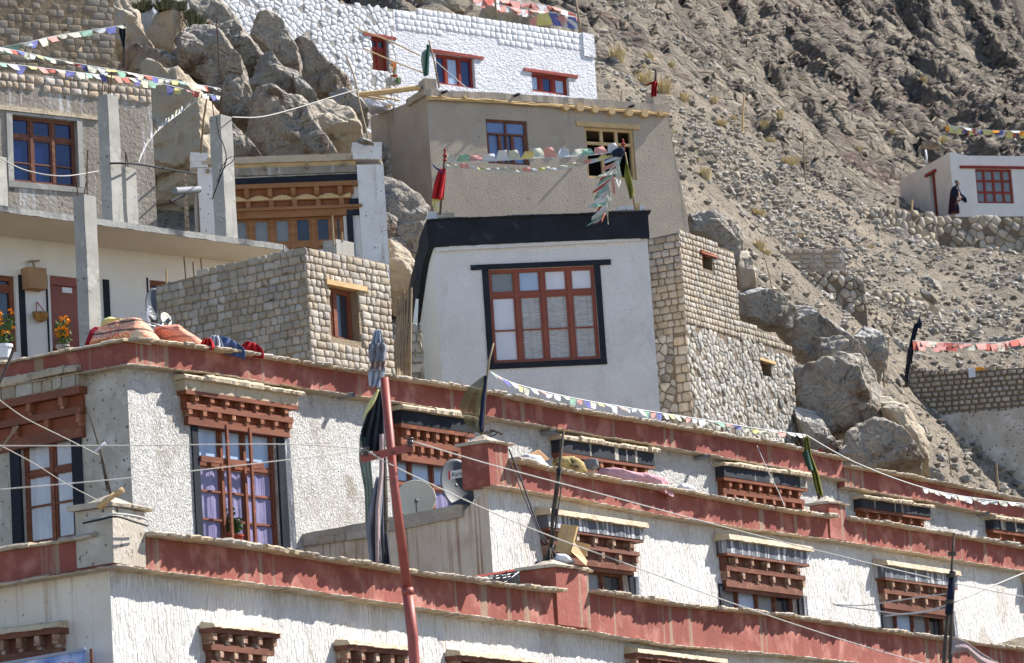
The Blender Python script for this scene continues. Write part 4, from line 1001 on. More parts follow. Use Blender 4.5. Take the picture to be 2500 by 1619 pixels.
# ================================================================== house with the carved window
FW = Fc((600, 382), (847, 373), Ya=72)
bW = root('carved_window_house', 'white-pillared house with a wide carved honey-wood window front and layered roof edge', 'house', FW.P(0, 13.5), FW.d)
FWL = FW.right(FW.uz(936, 500)[0])
def WU(x, y=450, off=0): return FW.uz(x, y, off)[0]
def WZ(x, y, off=0): return FW.uz(x, y, off)[1]
m = MB(); strip(m, FW, L(FW, (492, 386), (600, 383), (850, 374), (868, 374), off=.1), L(FW, (492, 402), (600, 399), (850, 391), (868, 391), off=.1), -.5, .1, .12, .008, .01); m.build('mud_coping', M['fascia_mud'], bW)
m = MB(); strip(m, FW, L(FW, (500, 404), (868, 393)), L(FW, (500, 415), (868, 404)), -.5, .03, .2, .003, .003); m.build('timber_plate', M['newwood'], bW)
m = MB(); strip(m, FW, L(FW, (500, 415), (868, 404)), L(FW, (500, 434), (875, 421)), -.5, .06, .12, .008, .01); m.build('stone_course', M['greymud'], bW)
m = MB(); strip(m, FW, L(FW, (500, 440), (876, 424)), L(FW, (500, 456), (876, 442)), -.4, .04, .2, .003, .003); m.build('black_band', M['black'], bW)
fr0, fr1 = WU(560), WU(870)
zA = WZ(720, 444); 
def layer(k, y0, y1, o, x0=560, x1=870, mt='wood_or', nm='carved_beam'):
    m = MB(); m.fbox(FW, WU(x0), WU(x1), WZ(715, y1), WZ(715, y0), -.3, o, .002); return m.build(nm, M[mt], bW)
b_ = layer(0, 450, 461, .16, x1=872)
m = MB(); m.fbox(FW, WU(562), WU(862), WZ(715, 480), WZ(715, 461), -.3, .02); m.fbox(FW, WU(562), WU(850), WZ(715, 507), WZ(715, 490), -.3, .0); m.build('recessed_panel', M['panel_or'], b_)
for i in range(5):
    m = MB(); c = WU(628 + i * 57 - 28); 
    m.fbox(FW, c - .05, c + .05, WZ(715, 480), WZ(715, 461) - .002, -.1, .14, .003); m.fbox(FW, c - .035, c + .035, WZ(715, 483), WZ(715, 480), -.1, .1)
    m.build('bracket', M['wood_or'], b_); m = MB(); c += .02; m.fbox(FW, c - .05, c + .05, WZ(715, 509), WZ(715, 490) - .001, -.1, .11, .003); m.build('bracket', M['wood_or'], b_)
b2_ = layer(1, 480, 491, .08, x1=856)
m = MB(); n = 110
for i in range(n):   # scalloped carving
    x = 562 + 292 * i / n; ph = ((x - 600) / 57) % 1.0; k = math.sin(ph * math.pi); hh = .02 + .09 * k - .012 * abs(math.sin(ph * math.pi * 6))
    m.fbox(FW, WU(x), WU(x + 292 / n), WZ(715, 489), WZ(715, 489) + hh, -.1, .095)
m.build('scallop_carving', M['newwood'], b2_)
layer(2, 507, 514, .12, x1=880); layer(3, 514, 531, .06, x1=880)
hW = window(bW, FW, (558, 531), (843, 607), [.19, .375, .555, .735, .905], [.82], M['wood_or'], {(0, 0): 'frost', (1, 0): 'frost', (2, 0): 'frost', (3, 0): 'darkglass', (4, 0): 'darkglass', (5, 0): 'darkglass', 1: 'panel_or'}, rec=.08, fw=.06, mw=.09)
m = MB(); m.fbox(FW, WU(850), WU(878), WZ(860, 499), WZ(860, 486), -.1, .05); m.fbox(FW, WU(842), WU(882), WZ(860, 526), WZ(860, 513), -.1, .065); m.fbox(FW, WU(841), WU(856), WZ(850, 600) - .3, WZ(850, 526), -.1, .05); m.build('black_step_trim', M['black'], bW)
m = MB(); wall(m, FW, [(WU(484), WZ(500, 430)), (WU(937), WZ(900, 410))], 13.5, [hW, (WU(562), WU(848), WZ(700, 531), WZ(700, 452))], th=.3, o=-.02); m.build('wall', M['chipwhite'], bW)
m = MB(); m.fbox(FW, WU(873), WU(937), WZ(935, 650) - .3, WZ(900, 404), -.3, .08, .008); m.build('corner_pier', M['chipwhite'], bW); m = MB(); m.fbox(FW, WU(484), WU(560), WZ(500, 650), WZ(500, 412), -.3, .08, .008)
m.build('corner_pier', M['chipwhite'], bW)
m = MB(); m.fbox(FW, WU(866), WU(937), WZ(900, 392), WZ(900, 352), -.45, .12, .02); m.build('parapet_block', M['chipwhite'], bW)
m = MB(); m.fbox(FW, WU(468), WU(511), WZ(490, 396), WZ(490, 375), -.45, .12, .02); m.fbox(FW, WU(468), WU(511), WZ(490, 412), WZ(490, 396), -.45, .1, .02); m.build('parapet_block', M['chipwhite'], bW)
for (x, y) in ((644, 413), (748, 409), (838, 403), (507, 421)):
    m = MB(); a = FW.P(*FW.uz(x, y), 0); m.tube([a, a + FW.n * .16], .045, 9); m.build('drain_pipe', M['polewood'], bW)
m = MB(); m.fbox(FWL, .0, 1.2, 13.5, WZ(935, 398), -.02, .0); m.build('side_wall', M['mortar_d'], bW)
m = MB(); bricks(m, FWL, -.05, 1.2, [(-.05, WZ(935, 398)), (1.2, WZ(935, 398))], 14.5, .16, .14, .26, .016, .04); m.build('side_brick_face', M['mudbrick'], bW, True)
shell(bW, FW, WU(484), WU(930), 13.5, WZ(700, 420), 3.0, M['mudwash'], off=-.31, roofm=M['brownmud'])
FWK = FW.left(WU(486))
m = MB(); bricks(m, FWK, -1.0, .02, [(-1.0, WZ(480, 420)), (0, WZ(480, 415))], 15, .12, .14, .26, .016, .04, o=.26); m.build('left_brick_face', M['mudbrick'], bW, True)
# ================================================================== far right house
FR = Fc((2318, 372), (2500, 375), Ya=163)
bR = root('hillside_house', 'small white house alone on the scree slope, red window grid and red door', 'house', FR.P(0, 34.0), FR.d)
FRL = FR.left(0)
ur1 = FR.uz(2640, 400)[0]; zr = FR.O.z; zg = FR.uz(2340, 523)[1]
h = window(bR, FR, (2380, 412), (2477, 497), [.25, .5, .75], [.34, .67], M['redwood'], {'*': 'frost'}, rec=.1, fw=.1, mw=.11, sash=False)
m = MB(); m.fbox(FR, FR.uz(2343, 410)[0], ur1, h[3] + .01, h[3] + .13, -.1, .1, .01); m.build('lintel', M['redwood'], bR)
m = MB(); wall(m, FR, [(0, zr), (1.0, zr - .15), (ur1, zr - .1)], zg - 1, [h], th=.4); m.build('wall', M['offwhite'], bR)
dl0, dz1 = FRL.uz(2268, 430); dl1, dz0 = FRL.uz(2291, 525)
m = MB(); m.fbox(FRL, dl0 + (dl1 - dl0) * .3, dl1, zg - .1, dz1, -.3, -.08); m.fbox(FRL, dl0 - .3, dl1 + .2, dz1, dz1 + .14, -.1, .1, .01); m.build('door', M['redwood'], bR)
ul = FRL.uz(2196, 450)[0]
m = MB(); wall(m, FRL, [(ul, FRL.uz(2198, 440)[1]), (-.001, zr)], zg - 2, [(dl0, dl1, zg - .1, dz1)], th=.4); m.build('side_wall', M['offwhite'], bR)
m = MB(); m.fbox(FRL, dl0 - .5, dl1 + .5, zg - .1, dz1 + .5, -2.6, -2.5); m.build('doorway_shade_panel', M['blackp'], bR)  # black panel paints the shade inside the doorway
m = MB(); m.fbox(FR, ur1 - .3, ur1, zg - 1, zr - .1, -5, -.41); m.fbox(FR, 0.41, ur1 - .31, zg - 1, zr - .1, -5, -4.7); m.build('rear_wall', M['offwhite'], bR)
m = MB(); m.fbox(FR, .42, ur1 - .31, zr - .45, zr - .25, -4.69, -.42); m.build('roof', M['brownmud'], bR)
# ================================================================== far right mud brick wall
FB = Fc((2223, 1018), (2500, 994), Ya=95)
bF = root('mud_brick_wall', 'tall ruined wall of open-jointed mud bricks above smooth pinkish-grey plaster, far right', 'wall', FB.P(0, 11.5), FB.d)
f0, f1 = FB.uz(2214, 950)[0], FB.uz(2640, 950)[0]
tpF = L(FB, (2214, 888), (2250, 890), (2256, 902), (2420, 898), (2500, 893), (2640, 888)); zsF = L(FB, (2214, 1026), (2320, 1012), (2420, 1004), (2500, 996), (2640, 985))
m = MB(); wall(m, FB, [(q[0], q[1] - .05) for q in tpF], 11.0, th=.45, o=-.03); m.build('wall_core', M['mortar_d'], bF)
m = MB(); bricks(m, FB, f0, f1, tpF, zsF[-1][1] - .2, .145, .16, .2, .045, .04, bot=zsF, j=.012, o=-.02); m.build('brick_face', M['mudbrick'], bF, True)
m = MB(); strip(m, FB, zsF, [(f0, 11.0), (f1, 11.0)], -.1, .03, .2, .03, .01); m.build('plaster_face', M['mudwash'], bF)
FBL = Fc((2170, 950), (2214, 905), Yb=95.0); FBL = FB.left(f0)
m = MB(); tl = [(-2.6, FBL.uz(2172, 950)[1] + .1), (-.001, tpF[0][1] - .05)]; wall(m, FBL, tl, 12.5, th=.3, o=-.03); m.build('side_core', M['mortar_d'], bF)
m = MB(); bricks(m, FBL, -2.6, .03, tl, 13.2, .145, .16, .2, .04, .04); m.build('side_brick_face', M['mudbrick'], bF, True)
# ================================================================== hillside
CP = [(600, 400, 84), (450, 450, 80), (700, 385, 90), (850, 300, 95), (905, 240, 101), (400, 100, 98), (300, 60, 100), (600, 200, 100), (650, 80, 106), (350, 0, 108), (600, 0, 112), (900, 0, 125), (1100, 0, 128), (1250, 0, 138),
      (1000, 620, 80), (1000, 450, 87), (1690, 575, 85), (1700, 540, 92), (1500, 300, 99), (1470, 200, 112), (1470, 100, 132), (1500, 0, 158), (1700, 450, 104), (1720, 620, 84), (1700, 300, 130), (1700, 150, 165), (1850, 720, 86), (1850, 600, 104), (1850, 450, 122), (1850, 300, 146),
      (1850, 150, 185), (1850, 0, 225), (2100, 920, 90), (2100, 800, 97), (2100, 700, 108), (2100, 600, 125), (2100, 500, 146), (2100, 400, 165), (2100, 250, 198), (2100, 100, 240), (2100, 0, 270),
      (2300, 860, 101), (2300, 700, 118), (2300, 605, 138), (2300, 530, 164), (2450, 530, 165), (2450, 610, 140), (2450, 700, 122), (2450, 860, 103), (2300, 350, 182), (2450, 350, 182), (2300, 150, 232), (2300, 0, 278), (2500, 1240, 93), (2600, 530, 164), (2600, 700, 125),
      (2600, 350, 180), (2600, 0, 285), (2300, 1190, 90), (2050, 1150, 83), (1950, 1060, 79), (2200, 1180, 86)]
pts = [at(*c) for c in CP]
pts = [(p.x, p.y, p.z) for p in pts]
pts += [(-12, 20, .0), (0, 20, 0), (15, 20, 0), (-12, 38, .3), (2, 44, .5), (16, 55, .6), (-10, 47, 3), (2, 53, 4.2), (16, 70, 6), (-9, 56, 9.5), (0, 62, 9.0), (8, 71, 9.2), (-4, 60, 10.2), (0, 68, 9), (4, 71, 9.5), (-8, 66, 12.0), (-4, 73, 13.4), (-9, 72, 13.5), (1, 78, 13), (-2, 86, 16), (3, 87.5, 16.2), (-12, 80, 18.5),
        (-2, 100, 22.3), (2, 104, 22.6), (-8, 96, 22.5), (-30, 60, 10), (-30, 100, 26), (-40, 150, 48), (-20, 140, 48), (0, 160, 62), (-40, 220, 90), (0, 250, 105), (30, 320, 130), (80, 320, 120), (80, 200, 60), (80, 120, 30), (60, 80, 10), (30, 60, 2), (-40, 300, 130), (-30, 20, 0), (60, 20, 0)]
for q_ in ((2290, 526, 161.5), (2210, 530, 160), (2250, 520, 168), (2340, 520, 170), (2450, 520, 170)): pts.append(tuple(at(*q_)))
P_ = np.array(pts, float)
def tps(r2): return np.where(r2 > 1e-12, r2 * np.log(np.maximum(r2, 1e-12)) * .5, 0)
def fitt():
    x, y, z = P_[:, 0] / 50, P_[:, 1] / 50, P_[:, 2]
    n = len(x)
    K = tps((x[:, None] - x) ** 2 + (y[:, None] - y) ** 2) + np.eye(n) * .002
    A = np.zeros((n + 3, n + 3)); A[:n, :n] = K; A[:n, n] = 1; A[:n, n + 1] = x; A[:n, n + 2] = y; A[n:, :n] = A[:n, n:].T
    return np.linalg.solve(A, np.concatenate([z, [0, 0, 0]]))
WT = fitt()
def hraw(X, Y):
    x, y = np.asarray(X, float) / 50, np.asarray(Y, float) / 50
    out = WT[-3] + WT[-2] * x + WT[-1] * y
    for i in range(len(P_)): out = out + WT[i] * tps((x - P_[i, 0] / 50) ** 2 + (y - P_[i, 1] / 50) ** 2)
    return out
def rocky(x, y):
    """how much bare bedrock shows: upper slope and the knoll behind the village"""
    a = (y - (110 + max(0, x - 3) * 1.9 + 9 * noise.noise(Vector((x * .06, y * .06, 3))))) / 16
    return max(0.0, min(1.0, a))
def detail(x, y):
    k = rocky(x, y)
    c = x + .15 * y
    w = Vector((c, y * .17, 0))
    w2 = w + Vector((fbm(w * .16, 3), fbm(w * .16 + Vector((9, 2, 1)), 3), 0)) * 4.0
    big = noise.ridged_multi_fractal(Vector((w2.x * .085, w2.y * .07, 2)), .9, 2.1, 6, 1.0, 2.0) - 1.1
    mid = noise.ridged_multi_fractal(Vector((w2.x * .26, w2.y * .5, 5)), .85, 2.2, 6, 1.0, 2.0) - 1.1
    v = noise.voronoi(w2 * .55)[0]; blk = min(.5, v[1] - v[0])
    v = noise.voronoi(w2 * 1.5)[0]; blk2 = min(.4, v[1] - v[0])
    s = fbm(Vector((x * .35, y * .12, 7)), 5)
    s2 = fbm(Vector((x * 1.6, y * .7, 1)), 4)
    rock = big * 1.9 + mid * .55 + blk * 1.7 + blk2 * .6 + s2 * .3
    outc = max(0.0, noise.noise(Vector((x * .11 + 3, y * .035, 5))) * 2.4 - .45)
    scree = s * .5 + s2 * .14 + outc * (blk * 1.7 + blk2 * .5 + .3)
    d_ = math.hypot((x - FR.O.x - 1.5) / 9, (y - 164) / 11); fl = max(0.0, min(1.0, (d_ - .55) / .6))
    return ((rock - .3) * k + scree * (1 - k)) * fl - .25 * (1 - fl)
xs = np.concatenate([np.arange(-16, 44, .27)])
ys = np.concatenate([np.arange(74, 130, .3), np.arange(130, 300, .42)])
X, Y = np.meshgrid(xs, ys)
Z = hraw(X, Y)
V = np.stack([X, Y, Z], -1).reshape(-1, 3)
Zd = np.array([detail(a, b) for a, b, _ in V])
def edge(a): return a
V[:, 2] += Zd * np.clip((V[:, 1] - 76) / 8, .25, 1)
ny, nx = X.shape
def gridmesh(name, V, nx, ny, m, smooth=True):
    idx = np.arange(nx * ny).reshape(ny, nx)
    q = np.stack([idx[:-1, :-1], idx[:-1, 1:], idx[1:, 1:], idx[1:, :-1]], -1).reshape(-1, 4)
    me = bpy.data.meshes.new(name)
    me.vertices.add(len(V)); me.vertices.foreach_set('co', V.ravel().astype(np.float32))
    me.loops.add(q.size); me.loops.foreach_set('vertex_index', q.ravel().astype(np.int32))
    me.polygons.add(len(q)); me.polygons.foreach_set('loop_start', np.arange(0, q.size, 4, dtype=np.int32))
    me.polygons.foreach_set('use_smooth', np.ones(len(q), bool))
    me.update(calc_edges=True); me.materials.append(m)
    o = bpy.data.objects.new(name, me); COL.objects.link(o); return o
def hillmat():
    n = N('rock_and_scree')
    geo = n.n('ShaderNodeNewGeometry'); sp = n.n('ShaderNodeSeparateXYZ'); n.l(geo.outputs['Normal'], sp.inputs[0])
    ro = n.n('ShaderNodeAttribute'); ro.attribute_name = 'rock'
    scree = n.mix(n.ramp(n.noise(.5, 6), .35, .65), lin((174, 161, 143)), lin((144, 134, 121)))
    scree = n.mix(n.ramp(n.noise(4.5, 5), .52, .6), scree, lin((128, 119, 107)))
    rock = n.mix(n.ramp(n.noise(.16, 6, dist=.8), .35, .65), lin((154, 143, 128)), lin((118, 110, 100)))
    rock = n.mix(n.ramp(n.noise(.13, 5), .58, .66), rock, lin((116, 97, 90)))
    rock = n.mix(n.ramp(n.noise(1.3, 6), .56, .68), rock, lin((174, 164, 150)))
    col = n.mix(ro.outputs['Fac'], scree, rock)
    n.l(col, n.b.inputs['Base Color']); n.b.inputs['Roughness'].default_value = .95; n.b.inputs['Specular IOR Level'].default_value = .1
    nr = n.bump(n.noise(1.1, 8, (1, .6, 1), .6, .65), 1.0, .5)
    nr = n.bump(n.noise(3.2, 7, (1, .7, 1), 1.0, .7), 1.0, .3, nr)
    nr = n.bump(n.noise(9.0, 5), .9, .1, nr)
    for sc_, d_ in ((.3, .45), (.95, .12)):
        mp = n.n('ShaderNodeMapping'); mp.inputs['Scale'].default_value = (1, .45, 1.4); n.l(n.tc.outputs['Object'], mp.inputs[0])
        ad = n.n('ShaderNodeVectorMath'); ad.operation = 'ADD'; wn = n.n('ShaderNodeTexNoise'); wn.inputs['Scale'].default_value = .6; n.l(mp.outputs[0], wn.inputs['Vector']); n.l(mp.outputs[0], ad.inputs[0]); n.l(wn.outputs[1], ad.inputs[1])
        vo = n.n('ShaderNodeTexVoronoi'); vo.feature = 'DISTANCE_TO_EDGE'; vo.inputs['Scale'].default_value = sc_; n.l(ad.outputs[0], vo.inputs['Vector'])
        hgt = n.math('MULTIPLY', n.ramp(vo.outputs[0], 0, .12), n.math('ADD', ro.outputs['Fac'], .1)); nr = n.bump(hgt, 1.0, d_, nr)
    n.l(nr, n.b.inputs['Normal'])
    return n.m
M['hill'] = hillmat()
hill = gridmesh('hillside', V, nx, ny, M['hill'])
at_ = hill.data.attributes.new('rock', 'FLOAT', 'POINT')
at_.data.foreach_set('value', np.array([rocky(a, b) for a, b, _ in V], np.float32))
tag(hill, 'scree slope and brown bedrock rising behind the village', kind='structure')
# coarse ground: the village slope and the country around it, kept under the fine sheet
xs2 = np.arange(-160, 200, 4.0); ys2 = np.arange(-40, 420, 4.0)
X2, Y2 = np.meshgrid(xs2, ys2); Z2 = hraw(np.clip(X2, -45, 85), np.clip(Y2, 15, 325))
ins = (X2 > -15) & (X2 < 43) & (Y2 > 76) & (Y2 < 298)
Z2 = Z2 - np.where(ins, 6.0, 0.0)
V2 = np.stack([X2, Y2, Z2], -1).reshape(-1, 3)
gr = gridmesh('ground', V2, len(xs2), len(ys2), M['hill'])
tag(gr, 'dusty slope under and around the houses', kind='structure')
def ground(x, y): return float(hraw(x, y)) + detail(x, y) * min(1, max(.25, (y - 76) / 8))
class HG:   # first hit of a photo ray on the slope
    pass
def hit(px, py, y0=78, y1=290):
    r = ray(px, py); y = y0
    while y < y1:
        p = CAM + r * (y / r.y)
        if p.z < ground(p.x, p.y): return p
        y += .5
    return CAM + r * (y1 / r.y)
# ------------------------------------------------------------------ loose stones
def stones_stuff(name, label, cnt, region, smin, smax, m):
    rng = np.random.default_rng(5)
    base = [Vector(v) for v in ((.25, .1, 1), (-.45, -.2, .8), (.95, .1, .35), (.25, .85, .5), (-.75, .6, .3), (-.85, -.55, .25), (.3, -.95, .45), (.6, -.3, -.5), (-.3, .2, -.6))]
    tri = [(0, 2, 3), (0, 3, 1), (1, 3, 4), (1, 4, 5), (1, 5, 6), (0, 1, 6), (0, 6, 2), (2, 6, 7), (2, 7, 3), (3, 7, 8), (3, 8, 4), (4, 8, 5), (5, 8, 6), (6, 8, 7)]
    B = np.array([tuple(v) for v in base]); VV = []; FF = []; k = 0; done = 0
    while done < cnt:
        x, y = region(rng)
        if x is None: continue
        cl = noise.noise(Vector((x * .16, y * .12, 4))) + .5 * noise.noise(Vector((x * .7, y * .5, 9)))
        if rng.random() > max(.1, .3 + cl * 1.7): continue
        if rocky(x, y) > .5 and rng.random() > .25: continue
        s = smin * (smax / smin) ** (rng.random() ** 2.8)
        a = rng.random() * 6.28; c, sn = math.cos(a), math.sin(a)
        b = B * (1 + (rng.random((9, 3)) - .5) * .7) * np.array([.62, .5 + rng.random() * .25, .38 + rng.random() * .4]) * s
        x2 = b[:, 0] * c - b[:, 1] * sn + x; y2 = b[:, 0] * sn + b[:, 1] * c + y
        z2 = b[:, 2] + ground(x, y) + s * .1
        VV.append(np.stack([x2, y2, z2], -1)); FF += [(i + k, j + k, l + k) for i, j, l in tri]; k += 9; done += 1
    me = bpy.data.meshes.new(name); me.from_pydata(np.concatenate(VV).tolist(), [], FF); me.materials.append(m)
    o = bpy.data.objects.new(name, me); COL.objects.link(o); tag(o, label, kind='stuff'); return o
M['scree'] = mat('loose_grey_stone', (162, 152, 137), (130, 121, 109), 2, isl=.3, c3=(184, 177, 165), n3=.4, t3=(.5, .7))
def reg_right(rng):
    x = rng.uniform(1.5, 34); y = 82 + (rng.random() ** 1.3) * 105
    px, py = proj((x, y, 20 + (y - 80) * .3))
    if not (1400 < px < 2600): return None, None
    return x, y
stones_stuff('scree', 'loose grey scree stones scattered over the slope', 50000, reg_right, .03, .27, M['scree'])
# terrace walls of the far house
def drywall(F, label, top, bot, u0, u1, su, sz, th=.8, name='dry_stone_wall', mt='stones_tan'):
    r = root(name, label, 'stone wall', F.P((u0 + u1) / 2, min(q[1] for q in bot)), F.d)
    m = MB(); wall(m, F, [(q[0], q[1] - .04) for q in top], min(q[1] for q in bot) - 1.2, th=th, bot=[(q[0], q[1] - 1.2) for q in bot]); m.build('core', M['mortar_d'], r)
    m = MB(); rubble(m, F, u0, u1, top, min(q[1] for q in bot) - .6, su, sz, .09, .018, jit=.47); m.build('stone_face', M[mt], r, True)
    return r
FD = Fc((2290, 525), (2500, 528), Ya=hit(2320, 600).y - .5)
drywall(FD, 'cream field-stone terrace wall under the far hillside house', L(FD, (2282, 528), (2500, 526), (2640, 526)), L(FD, (2282, 580), (2500, 605), (2640, 605)), FD.uz(2282, 530)[0], FD.uz(2640, 530)[0], .5, .26)
FD2 = Fc((2040, 510), (2284, 528), Ya=hit(2160, 560).y - .5)
drywall(FD2, 'low grey rubble terrace wall stepping left from the far house', L(FD2, (2040, 525), (2100, 505), (2284, 520)), L(FD2, (2040, 540), (2284, 585)), FD2.uz(2040, 530)[0], FD2.uz(2284, 530)[0], .38, .26)
FD3 = Fc((1930, 672), (2090, 670), Ya=hit(2000, 712).y - .4)
drywall(FD3, 'collapsed rubble retaining wall below the stack of mud bricks', L(FD3, (1912, 700), (1960, 668), (2060, 662), (2110, 690)), L(FD3, (1912, 705), (1985, 718), (2110, 700)), FD3.uz(1912, 690)[0], FD3.uz(2110, 690)[0], .26, .18)
FD4 = Fc((2090, 720), (2290, 735), Ya=hit(2180, 755).y - .4)
drywall(FD4, 'sagging rubble terrace wall on the scree right of the brick stack', L(FD4, (2088, 730), (2150, 705), (2250, 722), (2290, 750)), L(FD4, (2088, 740), (2180, 765), (2290, 762)), FD4.uz(2088, 730)[0], FD4.uz(2290, 730)[0], .26, .18)
# brick stack
FB_ = Fc((1880, 660), (2060, 655), Ya=hit(1960, 664).y - .5)
m = MB(); q0, q1 = FB_.uz(1880, 660)[0], FB_.uz(2060, 660)[0]
tp = L(FB_, (1878, 628), (1900, 615), (1935, 603), (1990, 606), (2060, 612)); bt = L(FB_, (1878, 655), (1910, 668), (2000, 664), (2060, 658))
wall(m, FB_, [(q[0], q[1] - .03) for q in tp], bt[1][1] - .8, th=.7)
bricks(m, FB_, q0, q1, tp, bt[1][1] - .3, .14, .2, .36, .035, .05)
mesh_thing(m, 'brick_stack', M['mudbrick_w'], 'pinkish stack of spare mud bricks on the scree slope', 'brick stack', smooth=False)
